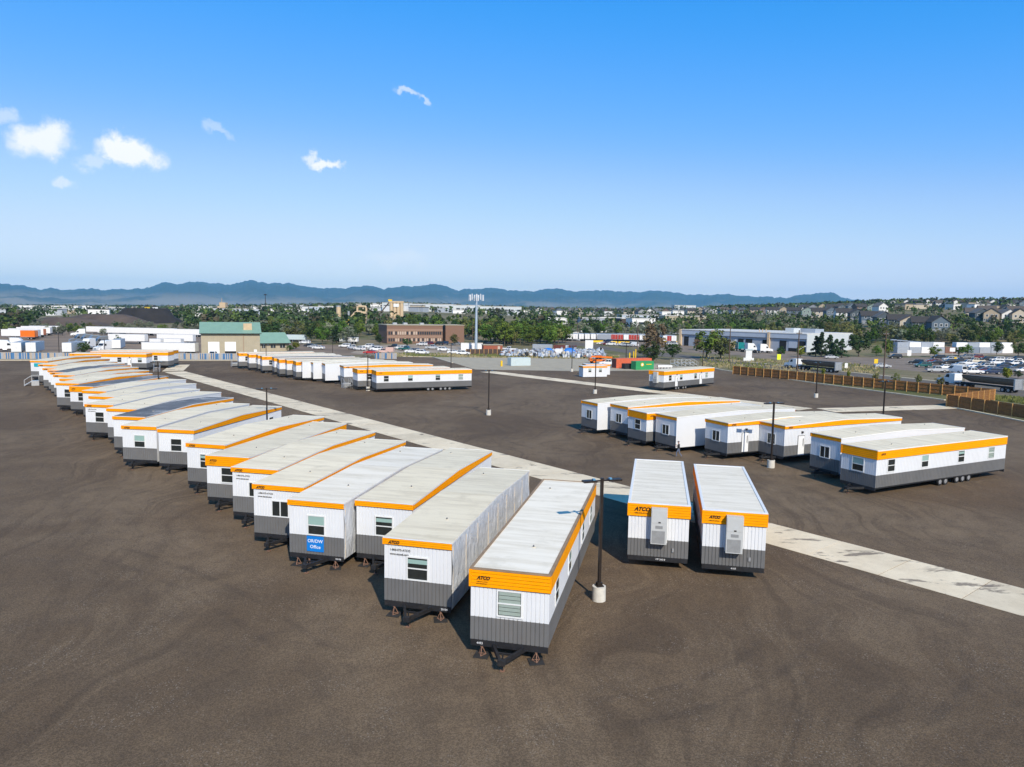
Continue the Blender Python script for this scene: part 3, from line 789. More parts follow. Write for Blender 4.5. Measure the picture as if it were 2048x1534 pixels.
def make_wrap(L, zb, zt, rise, crinkle, side_w=None):
    """sheeting pulled over a wall: folded grid with timber battens"""
    mb = MB(); n = max(4, int(L / .16)); k = 16; m = W_WRAP if crinkle else W_WRAPS
    pts = []
    for i in range(n + 1):
        t = i / n
        top = zt + ridge_h(t, rise)
        for j in range(k + 1):
            v = j / k; u = t * L
            d = 0
            if crinkle: d = .06 * noise.noise((u * .9 + v * 1.9, v * 1.1, 2.0)) + .034 * (1 - abs(noise.noise((u * 2.1 - v * 3.4, v * .9, 7.0))) * 2) + .03 * noise.noise((u * 5 + v * 3, v * 2.5, 4.0))
            edge = min(v, 1 - v) * 6
            pts.append((u - L / 2, -.02 - max(0, min(1, edge)) * abs(d) - .012, zb + (top - zb) * v))
    mb.faces(pts, [(i * (k + 1) + j, (i + 1) * (k + 1) + j, (i + 1) * (k + 1) + j + 1, i * (k + 1) + j + 1) for i in range(n) for j in range(k)], m, True)
    return mb.mesh('plastic_wrap')
def make_batten(h):
    mb = MB(); mb.box(-.022, .022, -.075, -.045, 0, h, W_BATTEN); return mb.mesh('batten')
def make_ac():
    mb = MB(); mb.box(-.48, .48, -.5, 0, -1.1, 1.1, W_AC); mb.box(-.52, .52, -.02, .0, -1.14, 1.14, W_TRIM); return mb.mesh('air_conditioner')
def add_ac(root, L, W, s, z):
    o = obj('air_conditioner', cached('ac', make_ac), root, put_on('F', L, W, s, z), 0)
    b = lambda k, *a: cached(k, lambda: (lambda mb: (mb.box(*a), mb)[1])(MB()).mesh('x'))
    obj('coil_grille', b('ac1', -.42, .36, -.512, -.498, -1.04, -.26, W_ACG), o)
    obj('panel', b('ac2', -.44, .44, -.515, -.498, .22, 1.02, W_AC), o)
    obj('louvre', b('ac3', -.22, .22, -.513, -.498, -.12, .06, W_ACG), o)
    obj('latch', b('ac4', -.05, .09, -.522, -.498, .23, .31, W_DARK), o)
    return o
def lettering(root, s, size, m, L, W, wall, pos, z, out=.06, bold=0.0, shear=0.0, name='lettering'):
    x, y, zz = put_on(wall, L, W, pos, z); n = wall_xy(L, W)[wall][2]
    return obj(name, text_mesh(s, size, m, bold, shear), root, (x + n[0] * out, y + n[1] * out, zz), ROT[wall])

def trailer(x, y, head, label, L=17.9, W=3.63, style='thin', roof='cream', wrap='', win=None, swin=(), sdoor=(), hitch=True, wheels=(), logo=True, phone=False, number=None, ac=None, side_logo=False, jacks=0, lwin=(), group='office trailers', vents=True, side_style='hung', nofascia=''):
    """x,y: front corner on the left seen from the front; head: heading of the long axis clockwise from +Y (degrees)"""
    a = R(head); d = Vector((math.sin(a), math.cos(a), 0)); nn = Vector((math.cos(a), -math.sin(a), 0))
    c = Vector((x, y, 0)) + nn * (W / 2) + d * (L / 2)
    root = empty('office_trailer', c, -a); tag(root, label, 'trailer', group)
    tall = style == 'tall'
    zt = 4.1; rise = 0 if tall else .30
    zg = 1.84 if tall else 1.92; zf = 3.27 if tall else 3.74
    key = (round(L, 2), round(W, 2), style, wrap)
    walls = [w for w in 'FRBL' if w not in wrap]
    fw = [w for w in walls if w not in nofascia]
    obj('wall', cached(('wall',) + key, lambda: make_wall(L, W, zg, zt - .1, W_WHITE, 'FRBL', 'wall')), root)
    obj('skirting', cached(('skirt',) + key, lambda: make_wall(L + .012, W + .012, .75, zg, W_GREY, 'FRBL', 'skirting')), root)
    obj('fascia', cached(('fascia',) + key + (nofascia,), lambda: make_fascia(L, W, zf, zt - .03, 5 if tall else 3, rise, fw)), root)
    rm = {'cream': W_CREAM, 'white': W_ROOFWHITE, 'dark': W_ROOFDARK, 'edge': W_ROOFWHITE}[roof]
    ro = obj('roof', cached(('roof',) + key + (roof,), lambda: make_roof(L, W, zt, rise, rm, .13 if roof == 'edge' else (.16 if roof == 'white' and tall else 0), W_TAN if roof == 'edge' else W_TRIM)), root)
    if vents:
        for (vx, vy) in ((.1, -.3), (-.25, .36)):
            obj('vent_pipe', cached('vent', lambda: make_vent(W_ROOFDARK)), ro, (vx * W, vy * L, zt + ridge_h(vy + .5, rise)))
    obj('chassis', cached(('chassis', round(L, 2), round(W, 2)), lambda: make_chassis(L, W)), root)
    if hitch: obj('tow_hitch', cached(('hitch', round(L, 2)), lambda: make_hitch(L)), root)
    for w in wrap:
        Lw = L if w in 'RL' else W; cr = w in 'RL' and roof_crinkle.get(label, False)
        X = put_on(w, L, W, Lw / 2, 0)
        o = obj('plastic_wrap', cached(('wrap', round(Lw, 2), w in 'RL', cr, rise), lambda: make_wrap(Lw + .1, .62, zt + .02, rise if w in 'RL' else 0, cr)), root, X, ROT[w])
        if cr:
            for q in range(9):
                hb = 3.2
                obj('batten', cached(('batten', hb), lambda: make_batten(hb)), o, (-Lw / 2 + .12 + (Lw - .2) * q / 8, 0, .7))
    if win:
        for (st, s, zc, w, h, bl) in win: add_window(root, L, W, 'F', s, zc, w, h, st, bl)
    for k, s in enumerate(swin): add_window(root, L, W, 'R', s, 2.62, .92, 1.05, side_style, [None, 'top', 'half', 'full'][k % 4] if len(swin) > 1 else None)
    for k, s in enumerate(lwin): add_window(root, L, W, 'L', s, 2.62, .92, 1.05, 'hung', None)
    for s in sdoor: add_door(root, L, W, 'R', s)
    if logo and 'F' not in wrap:
        if tall:
            lettering(root, 'ATCO', .21, W_INK, L, W, 'F', .30, zt - .46, .07, .012, .3)
            lettering(root, '1-800-575-ATCO', .075, W_INK, L, W, 'F', .26, zt - .60, .072)
            lettering(root, 'www.atcosl.com', .075, W_INK, L, W, 'F', .26, zt - .69, .072)
        else: lettering(root, 'ATCO', .21, W_INK, L, W, 'F', .24, zt - .30, .068, .012, .3)
    if side_logo: lettering(root, 'ATCO', .22, W_INK, L, W, 'R', .45, zt - (.46 if tall else .30), .07, .012, .3)
    if phone:
        lettering(root, '1-800-575-ATCO', .155, W_INK, L, W, 'F', .30, 3.42, .012, .003); lettering(root, 'www.atcosl.com', .155, W_INK, L, W, 'F', .30, 3.20, .012, .003)
    if number: lettering(root, number[0], .15, W_INKW, L, W, 'F', number[1], .56, .05)
    if ac: add_ac(root, L, W, ac[0], ac[1])
    if wheels: add_wheels(root, W, [q - L / 2 for q in wheels])
    for k in range(jacks):
        lx = (-1, 1)[k % 2] * (W / 2 - .55)
        p = c + nn * lx + d * (-L / 2)
        j = empty('jack_stand', (p.x, p.y, 0), -a + .4 * k)
        obj('tripod', cached('jack', make_jack), j); obj('foot_plate', cached('pad', make_pad), j)
        JACKS.append((j, label, k))
    return root
JACKS = []
roof_crinkle = {}
HW = lambda bl: [('hung', 1.82, 2.58, 1.06, 1.12, bl)]
SL = [('slider', 1.95, 2.5, 1.15, .98, None)]
front_row = 'office trailers in the long diagonal row'
def row_label(look, k): return f'{look}, {ORD[k]} back in the long row'
rows = [
    # x, y, heading, L, style, roof, wrap, window, kw, look
    (-1.73, 32.24, 12.8, 18.2, 'tall', 'edge', '', HW('full'), dict(swin=(2.14, 6.31, 11.71, 15.68), number=('4493', .3), jacks=2, side_logo=False), 'office trailer with wide orange band and tan-edged white roof'),
    (-6.45, 36.61, 14.0, 17.5, 'thin', 'cream', 'R', HW('half'), dict(phone=True, jacks=2, number=('20104', 3.1)), 'office trailer with crinkled plastic wrap down one side'),
    (-9.44, 43.86, 14.0, 17.7, 'thin', 'cream', '', HW('half'), dict(jacks=1, logo=False), 'office trailer with narrow orange band along its side'),
    (-13.57, 43.82, 13.6, 18.0, 'thin', 'white', 'R', HW('top'), dict(jacks=3, logo=False, number=('20106', 3.1)), 'plastic-wrapped office trailer carrying a blue OR/DW Office sign'),
    (-17.11, 47.66, 13.4, 17.8, 'thin', 'cream', '', SL, dict(phone=True), 'office trailer with sliding window and lettering below the band'),
    (-20.42, 52.6, 12.6, 17.5, 'thin', 'cream', '', SL, dict(phone=True), 'office trailer with sliding window half hidden by its neighbour'),
    (-24.02, 56.69, 11.4, 18.0, 'tall', 'cream', '', HW(None), dict(), 'office trailer with wide orange band and cream roof'),
    (-27.86, 61.83, 13.2, 17.5, 'thin', 'cream', '', HW('half'), dict(phone=False), 'office trailer with clean pale roof and narrow band'),
    (-33.67, 68.76, 9.0, 17.7, 'thin', 'cream', '', HW(None), dict(swin=(15.2,), logo=False), 'office trailer with banded side and dark window'),
    (-38.02, 70.43, 8.5, 17.8, 'thin', 'cream', 'R', HW('top'), dict(), 'office trailer with wrapped side and half-drawn blind'),
    (-42.06, 76.25, 8.2, 17.75, 'thin', 'dark', '', None, dict(logo=False), 'office trailer with dark patchy unfinished roof'),
    (-45.94, 82.08, 8.2, 17.7, 'thin', 'cream', 'R', None, dict(logo=False), 'office trailer with wrapped side and set-back end'),
    (-50.34, 85.37, 8.5, 17.7, 'thin', 'cream', 'R', HW(None), dict(phone=True), 'office trailer with grey window and lettering under the band'),
    (-54.23, 92.91, 9.2, 17.6, 'thin', 'cream', 'R', None, dict(logo=False), 'office trailer with wrapped side behind a forward neighbour'),
    (-58.56, 98.83, 9.8, 17.6, 'thin', 'cream', 'R', None, dict(logo=False), 'office trailer with wrapped side and white corner post'),
    (-63.47, 104.06, 8.4, 17.5, 'tall', 'dark', '', HW(None), dict(), 'office trailer with wide orange band and dark patchy roof'),
    (-67.9, 108.04, 7.2, 17.7, 'thin', 'cream', '', HW(None), dict(logo=False), 'office trailer standing slightly forward with dark window'),
    (-71.22, 114.3, 6.0, 17.6, 'thin', 'cream', '', None, dict(logo=False), 'office trailer with little of its end showing'),
    (-76.07, 120.44, 5.2, 17.6, 'thin', 'cream', '', None, dict(), 'office trailer with orange end band'),
    (-79.35, 124.78, 2.7, 17.9, 'thin', 'dark', '', None, dict(), 'office trailer with grey streaked roof'),
    (-82.19, 128.66, 1.0, 18.0, 'thin', 'cream', '', None, dict(), 'office trailer with pale roof and orange end'),
    (-85.68, 132.67, .6, 18.0, 'thin', 'cream', '', None, dict(), 'office trailer with pale roof and lettered end'),
    (-91.69, 140.73, .6, 18.0, 'thin', 'cream', '', None, dict(), 'office trailer with broad cream roof'),
    (-99.12, 149.62, 3.0, 17.8, 'thin', 'cream', '', None, dict(logo=False), 'office trailer with a teal sign on its end'),
]
roof_crinkle.update({row_label(rows[1][9], 1): True, row_label(rows[3][9], 3): True})
FRONT = []
for k, (x, y, h, L, st, rf, wr, wn_, kw, look) in enumerate(rows):
    FRONT.append(trailer(x, y, h, row_label(look, k), L=L, style=st, roof=rf, wrap=wr, win=wn_, group=front_row, **kw))
# signs fixed to two of them
def sign_plate(w, h, m, d=.02):
    mb = MB(); mb.box(-w / 2, w / 2, -d, 0, -h / 2, h / 2, m); return mb.mesh('sign')
t = FRONT[3]
sg = obj('sign', sign_plate(1.14, .96, W_SIGNB), t, put_on('F', 18.0, 3.63, 1.75, 1.42), 0); sg.location.y -= .02
for s, z in (('OR/DW', .08), ('Office', -.28)):
    obj('lettering', text_mesh(s, .29, W_INKW, .002, 0, 'CENTER'), sg, (0, -.024, z))
t = FRONT[-1]
obj('sign', sign_plate(2.1, .75, W_SIGNT), t, put_on('F', 17.8, 3.63, 1.75, 3.2), 0)

# middle row, long sides towards the camera
mid = 'office trailers in the middle row'
def mid_label(look, k): return f'{look}, {ORD[k]} back in the middle row'
MID = [
    (-27.06, 140.13, 65.4, 19.2, 'tall', 'cream', '', (1.87, 6.59, 12.15, 16.9), (10.23, 11.12, 12.81, 13.72, 14.63), True, 'office trailer showing its whole banded side with four windows'),
    (-31.45, 143.54, 63.5, 19.0, 'tall', 'cream', '', (2.3, 8, 13), (), True, 'office trailer with wide orange band behind the lamp post'),
    (-35.62, 150.41, 64.5, 18.9, 'thin', 'cream', '', (2.6,), (), True, 'office trailer with narrow band beside pale steps'),
    (-40.67, 155.64, 65.4, 18.9, 'thin', 'cream', 'R', (), (), False, 'office trailer wrapped in white sheeting with dark base'),
    (-44.11, 158.73, 64.0, 18.6, 'thin', 'cream', 'R', (), (), False, 'office trailer in smooth white wrap'),
    (-46.99, 160.41, 63.0, 18.8, 'thin', 'cream', 'R', (), (), False, 'office trailer in white wrap beside an orange-banded one'),
    (-48.6, 161.27, 63.0, 18.8, 'tall', 'cream', '', (), (), True, 'office trailer showing a narrow orange-banded strip'),
    (-51.9, 165.76, 64, 18.8, 'tall', 'cream', '', (1.6,), (), True, 'office trailer with wide orange band and window edge'),
    (-54.23, 167.69, 64, 18.8, 'tall', 'cream', '', (), (), True, 'office trailer with lettered orange band'),
    (-56.96, 172.57, 64, 18.8, 'tall', 'dark', '', (), (), False, 'office trailer with shaded corner and grey roof'),
    (-61.1, 176.41, 64, 18.8, 'tall', 'cream', '', (2.0,), (), True, 'office trailer with dark window behind a lamp post'),
    (-63.64, 180.9, 64, 18.8, 'tall', 'cream', '', (), (), False, 'office trailer mostly hidden between two others'),
    (-66.79, 183.5, 64, 18.8, 'tall', 'cream', '', (2.0,), (), True, 'office trailer with window near its corner'),
    (-71.16, 188.39, 64, 18.8, 'tall', 'cream', '', (2.0,), (), True, 'office trailer at the far end with pale steps'),
]
MIDO = []
for k, (x, y, h, L, st, rf, wr, sw, wh, lg, look) in enumerate(MID):
    MIDO.append(trailer(x, y, h, mid_label(look, k), L=L, style=st, roof=rf, wrap=wr, swin=sw, wheels=wh, side_logo=lg, logo=False, group=mid))

# short row on the right of the drive
SLR = [('slider', 1.75, 2.45, 1.05, 1.05, None)]
short = 'office trailers in the short row'
def short_label(look, k): return f'{look}, {ORD[k]} from far end of short row'
SHORT = [
    (9.33, 96.22, 60.8, 18.9, 'thin', 'cream', 'R', SLR, (), (), 'office trailer with smooth wrapped side and sliding window', dict()),
    (12.77, 93.12, 61.5, 18.9, 'thin', 'cream', '', SLR, (), (), 'office trailer with sliding window and long orange band', dict()),
    (14.22, 87.91, 62.7, 18.3, 'tall', 'white', '', [('hung', 1.9, 2.55, 1.0, 1.1, None)], (), (), 'office trailer with wide orange band and white roof', dict(side_logo=True)),
    (16.95, 84.63, 61.5, 19.1, 'thin', 'cream', 'R', SLR, (), (), 'office trailer with wrapped side beside the walking person', dict()),
    (21.81, 81.0, 64.4, 18.3, 'thin', 'cream', '', SLR, (), (2.47,), 'office trailer with white door and sliding window', dict(side_logo=True)),
    (27.42, 79.62, 64.4, 18.3, 'thin', 'cream', '', SLR, (16.6,), (2.43,), 'office trailer with white door behind the lamp post', dict(side_logo=True)),
    (30.09, 72.27, 64.6, 18.4, 'thin', 'cream', 'R', SLR, (), (), 'office trailer with wrapped side and striped shaded end', dict()),
    (30.42, 66.14, 62.6, 19.6, 'tall', 'cream', '', [('hung', 1.75, 2.55, 1.1, 1.15, 'top')], (1.99, 6.76, 12.26, 17.13), (), 'office trailer showing four side windows and five wheels', dict(wheels=(9.51, 10.35, 12.1, 13.01, 13.97), side_logo=True)),
]
for k, (x, y, h, L, st, rf, wr, wn_, sw, sd, look, kw) in enumerate(SHORT):
    trailer(x, y, h, short_label(look, k), L=L, W=3.58, style=st, roof=rf, wrap=wr, win=wn_, swin=sw, sdoor=sd, group=short, logo=False, **kw)
# pair with wall-mounted air conditioners
trailer(7.38, 44.28, 11.2, 'office trailer with beige wall air conditioner and large lettering, beside the lamp post', L=13.5, W=3.65, style='tall', roof='white', hitch=False, logo=False, ac=(1.86, 2.80), number=('VIP 260 B', 1.7), vents=False, group='pair of trailers with air conditioners')
trailer(11.63, 42.84, 11.6, 'office trailer with wall air conditioner and small lettering, farther from the lamp post', L=13.3, W=3.62, style='tall', roof='white', hitch=False, logo=False, ac=(1.80, 2.78), number=('4103', 1.7), vents=False, lwin=(3.0, 9.0), group='pair of trailers with air conditioners')
PAIR = [o for o in bpy.data.objects if o.get('group') == 'pair of trailers with air conditioners']
for o, sz in zip(PAIR, (.33, .22)):
    L_, W_ = (13.5, 3.65) if sz > .3 else (13.3, 3.62)
    lettering(o, 'ATCO', sz, W_INK, L_, W_, 'F', .34, 4.1 - .48, .07, .014, .3)
    lettering(o, '1-800-575-ATCO', .12 if sz > .3 else .085, W_INK, L_, W_, 'F', .30, 4.1 - .66, .072)
    obj('socket_box', cached('sock', lambda: (lambda mb: (mb.box(-.06, .06, -.07, 0, -.12, .12, W_STEEL), mb)[1])(MB()).mesh('socket_box')), o, put_on('F', L_, W_, 2.75, 1.25), 0)
# offices standing at the back of the yard
trailer(28.19, 149.36, 47, 'office trailer with two white doors standing alone on the far side of the yard', L=18.6, W=3.6, style='tall', roof='cream', swin=(2.2, 6.1, 11.4, 15.6), sdoor=(4.4, 13.4), wheels=(4.6, 5.5, 7.2, 8.1), hitch=False, logo=False, side_style='hung', group='offices at the back of the yard', ac=(1.8, 2.75))
back = 'office trailers by the blue slatted fence'
trailer(-106.18, 177.68, 84.6, 'office trailer with white door and two dark windows near the blue slatted fence', L=17.5, style='tall', roof='cream', swin=(11.3, 16.0), sdoor=(13.6,), hitch=False, logo=False, side_logo=True, group=back)
trailer(-105.96, 186.22, 87.0, 'office trailer with one end window, middle of three by the blue slatted fence', L=18.9, style='tall', roof='cream', swin=(15.9,), hitch=False, logo=False, group=back)
trailer(-107.61, 192.6, 86.2, 'office trailer hardly showing behind two others by the blue slatted fence', L=18.7, style='tall', roof='cream', hitch=False, logo=False, group=back)

for (j, lb, k) in JACKS:
    short_lb = {0: 'wide-banded trailer with tan roof edge', 1: 'trailer with crinkled plastic wrap', 2: 'narrow-banded trailer between the wrapped ones', 3: 'trailer with the blue sign'}[[i for i, r in enumerate(rows) if row_label(r[9], i) == lb][0]]
    tag(j, f'{["rusty tripod jack stand at the outer", "rusty tripod jack stand at the inner", "extra rusty jack stand at the outer"][k]} corner of the {short_lb}', 'jack stand', 'jack stands under the trailers')
    if k == 2: j.location.x += .75; j.location.y -= .2

# two small portable site offices on the ground
def site_office(A, B, label):
    A, B = Vector((*A, 0)), Vector((*B, 0)); d = (B - A); L = d.length; u = d.normalized(); rz = math.atan2(u.y, u.x); Wd = 2.5; H = 2.75
    root = empty('site_office', A + u * L / 2 + Vector((-u.y, u.x, 0)) * Wd / 2, rz); tag(root, label, 'site office', 'small portable site offices')
    mb = MB()
    for (a, b, n) in (((-L / 2, -Wd / 2), (L / 2, -Wd / 2), (0, -1)), ((L / 2, -Wd / 2), (L / 2, Wd / 2), (1, 0)), ((L / 2, Wd / 2), (-L / 2, Wd / 2), (0, 1)), ((-L / 2, Wd / 2), (-L / 2, -Wd / 2), (-1, 0))):
        ribbed(mb, a, b, n, .14, H - .35, W_WHITE)
    obj('wall', mb.mesh('wall'), root)
    mb = MB(); mb.box(-L / 2 + .02, L / 2 - .02, -Wd / 2 + .02, Wd / 2 - .02, .12, .16, W_BLACK)
    for x in (-L * .18, L * .18): mb.box(x - .14, x + .14, -Wd / 2 - .01, Wd / 2 + .01, .03, .13, W_BLACK)
    mb.box(-L / 2, L / 2, -Wd / 2, Wd / 2, .0, .03, W_BLACK)
    obj('base', mb.mesh('base'), root)
    obj('fascia', make_fascia(Wd, L, H - .38, H, 2, 0, 'FRBL'), root, (0, 0, 0), 0)
    mb = MB(); mb.box(-L / 2 - .07, L / 2 + .07, -Wd / 2 - .07, Wd / 2 + .07, H - .01, H + .05, W_TRIM); obj('roof', mb.mesh('roof'), root)
    for x in (-L * .22, L * .22): add_window(root, Wd, L, 'F', L / 2 + x, 1.75, .75, .85, 'hung', 'top')
    return root
site_office((17.1, 175.2), (23.1, 177.2), 'small white portable site office with orange band, nearer one of two')
site_office((18.4, 181.3), (24.6, 182.9), 'small white portable site office with orange band, half hidden behind its twin')

# ------------------------------------------------------------------ yard lamp posts
P_BRONZE = mat('post_bronze', (.035, .026, .021), .45, .4, var=.2)
P_CONC = mat('post_base_concrete', (.60, .57, .50), .85, var=.12, scale=3, bump=.2, bscale=20)
P_LENS = mat('lamp_lens', (.12, .30, .45), .15, var=.05)
def make_lamp():
    ms = {}
    mb = MB(); mb.cyl((0, 0, -.1), (0, 0, .80), .38, .37, P_CONC, 20); ms['concrete_base'] = mb.mesh('concrete_base')
    mb = MB(); mb.box(-.2, .2, -.2, .2, .80, .86, P_BRONZE); mb.box(-.14, .14, -.14, .14, .86, 1.02, P_BRONZE)
    mb.box(-.075, .075, -.075, .075, 1.02, 6.80, P_BRONZE); mb.box(-.085, .085, -.085, .085, 6.80, 6.84, P_BRONZE); ms['pole'] = mb.mesh('pole')
    mb = MB(); mb.box(.075, .42, -.04, .04, 6.66, 6.74, P_BRONZE); ms['arm'] = mb.mesh('arm')
    mb = MB(); mb.box(.36, 1.12, -.20, .20, 6.66, 6.76, P_BRONZE); mb.box(.42, .56, -.09, .09, 6.76, 6.83, P_LENS); ms['lamp_head'] = mb.mesh('lamp_head')
    return ms
LM = make_lamp()
lamps = [((4.96, 38.81), 'beside the wide-banded near trailer'), ((-3.49, 109.59), 'alone in the open yard'), ((27.00, 74.51), 'in front of the trailer with a white door'), ((16.19, 141.12), 'in front of the small site offices'),
         ((58.75, 139.98), 'by the bend of the plank fence kerb'), ((52.21, 101.58), 'behind the short trailer row'), ((-27.33, 80.73), 'behind the long trailer row near the drive'), ((-57.13, 117.21), 'behind the far end of the long trailer row'),
         ((-27.78, 139.93), 'at the corner of the near middle-row trailer'), ((-59.08, 174.70), 'before the far middle-row trailers'), ((-15.88, 188.55), 'behind the middle trailer row'), ((15.79, 192.74), 'on the edge of the grey apron'),
         ((-137.98, 221.60), 'by the blue slatted fence'), ((-106.32, 189.91), 'behind the three back trailers'), ((-57.23, 231.88), 'behind the far middle-row roofs'), ((45.76, 174.95), 'behind the lone office with two doors'), ((33.17, 212.60), 'behind the orange container')]
for (x, y), where in lamps:
    o = empty('lamp_post', (x, y, 0), R(18)); tag(o, f'dark twin-headed lamp post on concrete base {where}', 'lamp post', 'lamp posts in the yard')
    obj('concrete_base', LM['concrete_base'], o); obj('pole', LM['pole'], o)
    for k in (0, 1):
        a = obj('arm', LM['arm'], o, (0, 0, 0), R(180) * k); obj('lamp_head', LM['lamp_head'], a)

# timber utility poles
U_WOOD = mat('pole_timber', (.10, .065, .045), .85, var=.3, scale=2)
U_GREY = mat('pole_grey', (.50, .50, .48), .6, var=.1)
def utility_pole(p, h, label, arm=False, cross=True):
    o = empty('utility_pole', (*p, 0), R(30)); tag(o, label, 'utility pole', 'utility poles')
    mb = MB(); mb.cyl((0, 0, -.2), (0, 0, h), .19, .13, U_WOOD, 8); obj('pole', mb.mesh('pole'), o)
    if cross:
        mb = MB(); mb.box(-1.1, 1.1, -.06, .06, h - .9, h - .75, U_WOOD); ca = obj('crossarm', mb.mesh('crossarm'), o)
        for x in (-1, -.5, .5, 1): mb = MB(); mb.cyl((x, 0, h - .75), (x, 0, h - .55), .05, .03, U_GREY, 6); obj('insulator', mb.mesh('insulator'), ca)
    if arm:
        mb = MB(); mb.cyl((.1, 0, h * .55), (2.4, 0, h * .62), .05, .04, U_GREY, 6); ar = obj('lamp_arm', mb.mesh('lamp_arm'), o)
        mb = MB(); mb.box(2.3, 2.9, -.12, .12, h * .615, h * .64, U_GREY); obj('lamp_head', mb.mesh('lamp_head'), ar)
utility_pole((93.30, 182.64), 12.2, 'tall brown utility pole between two saplings behind the plank fence')
utility_pole((76.68, 195.74), 11.8, 'brown utility pole with street lamp beside the passing tipper truck', True)
utility_pole((71.67, 240.88), 11.5, 'utility pole with street lamp in front of the grey service building', True, False)
utility_pole((48.96, 286.58), 11.8, 'utility pole with street lamp beside the browning tree', True, False)
utility_pole((-19.10, 347.14), 9.8, 'pale pole beside the cell tower', False, False)
utility_pole((35.64, 402.76), 10, 'dark pole beside the white semi truck in the freight yard', False, True)
utility_pole((247.75, 418.38), 9, 'thin pole standing behind the container row', False, True)

# ------------------------------------------------------------------ fences
F_WOOD = mat('fence_cedar', (.25, .115, .034), .75, var=.35, scale=2.5, detail=6, obj_var=.15)
F_POST = mat('fence_post_sunlit_cedar', (.62, .34, .11), .7, var=.2, scale=3)  # sunlit brightness of the posts is put into this paler cedar
def plank_fence(A, B, label, h=2.15, front=True):
    A, B = Vector((*A, 0)), Vector((*B, 0)); d = B - A; L = d.length; n = max(1, round(L / 2.44)); s = L / n; u = d.normalized(); rz = math.atan2(u.y, u.x)
    root = empty('plank_fence', A, rz); tag(root, label, 'fence', 'timber fence around the yard')
    def panel():
        mb = MB(); k = int(s / .145); rnd = random.Random(4)
        for i in range(k):
            x = s * i / k; mb.box(x + .004, x + s / k - .004, -.012 + rnd.uniform(-.004, .004), .012, .06, h + rnd.uniform(-.01, .01), F_WOOD)
        return mb.mesh('board_panel')
    pm = cached(('fp', round(s, 3), h), panel)
    rail = cached(('fr', round(s, 3)), lambda: (lambda mb: (mb.box(0.05, s - .05, -.085, -.014, 0, .09, F_WOOD), mb)[1])(MB()).mesh('rail'))
    post = cached(('fpost', h), lambda: (lambda mb: (mb.box(-.055, .055, -.15, -.014, -.2, h + .02, F_POST), mb)[1])(MB()).mesh('post'))
    sgn = 1 if front else -1
    for i in range(n):
        p = obj('board_panel', pm, root, (s * i, 0, 0))
        for z in (.3, 1.05, 1.8): r_ = obj('rail', rail, p, (0, 0, z)); r_.scale.y = sgn
    for i in range(n + 1): q = obj('post', post, root, (s * i, 0, 0)); q.scale.y = sgn
    return root
plank_fence((58.49, 192.55), (93.36, 140.32), 'long brown plank fence between the yard and the road')
plank_fence((93.36, 140.32), (77.37, 128.83), 'short sunlit plank fence return beside the yard opening', front=False)
plank_fence((77.37, 128.83), (83.20, 106.62), 'brown plank fence section nearest the lone kerb at the yard corner')

F_SLATS = [mat('slat_blue', (.045, .16, .34), .5, var=.1), mat('slat_grey', (.36, .37, .39), .5, var=.1), mat('slat_tan', (.44, .36, .28), .6, var=.1)]
def slat_fence(A, B, label):
    A, B = Vector((*A, 0)), Vector((*B, 0)); d = B - A; L = d.length; n = max(1, round(L / 3.0)); s = L / n; u = d.normalized()
    root = empty('slatted_fence', A, math.atan2(u.y, u.x)); tag(root, label, 'fence', 'blue slatted fences')
    var = []
    for v in range(4):
        mb = MB(); rnd = random.Random(v + 11); k = 10
        for i in range(k):
            x = s * i / k; m = F_SLATS[rnd.choice([0, 1, 1, 0, 2] if v < 2 else [0, 1, 2])]
            mb.box(x + .012, x + s / k - .012, -.008, .008, .06, 1.82, m)
        mb.bar((0, 0, 1.86), (s, 0, 1.86), .05, .05, U_GREY); mb.bar((0, 0, .05), (s, 0, .05), .03, .03, U_GREY)
        var.append(mb.mesh('slat_panel'))
    post = (lambda mb: (mb.cyl((0, .04, -.1), (0, .04, 1.95), .04, .04, U_GREY, 8), mb)[1])(MB()).mesh('post')
    for i in range(n): obj('slat_panel', var[(i * 7 + i // 3) % 4], root, (s * i, 0, 0))
    for i in range(n + 1): obj('post', post, root, (s * i, 0, 0))
slat_fence((-153.61, 204.12), (-81.62, 217.28), 'long chain fence with blue and grey slats behind the trailer rows')
slat_fence((-43.53, 230.66), (-36.69, 230.54), 'short piece of blue slatted fence beyond the middle row roofs')

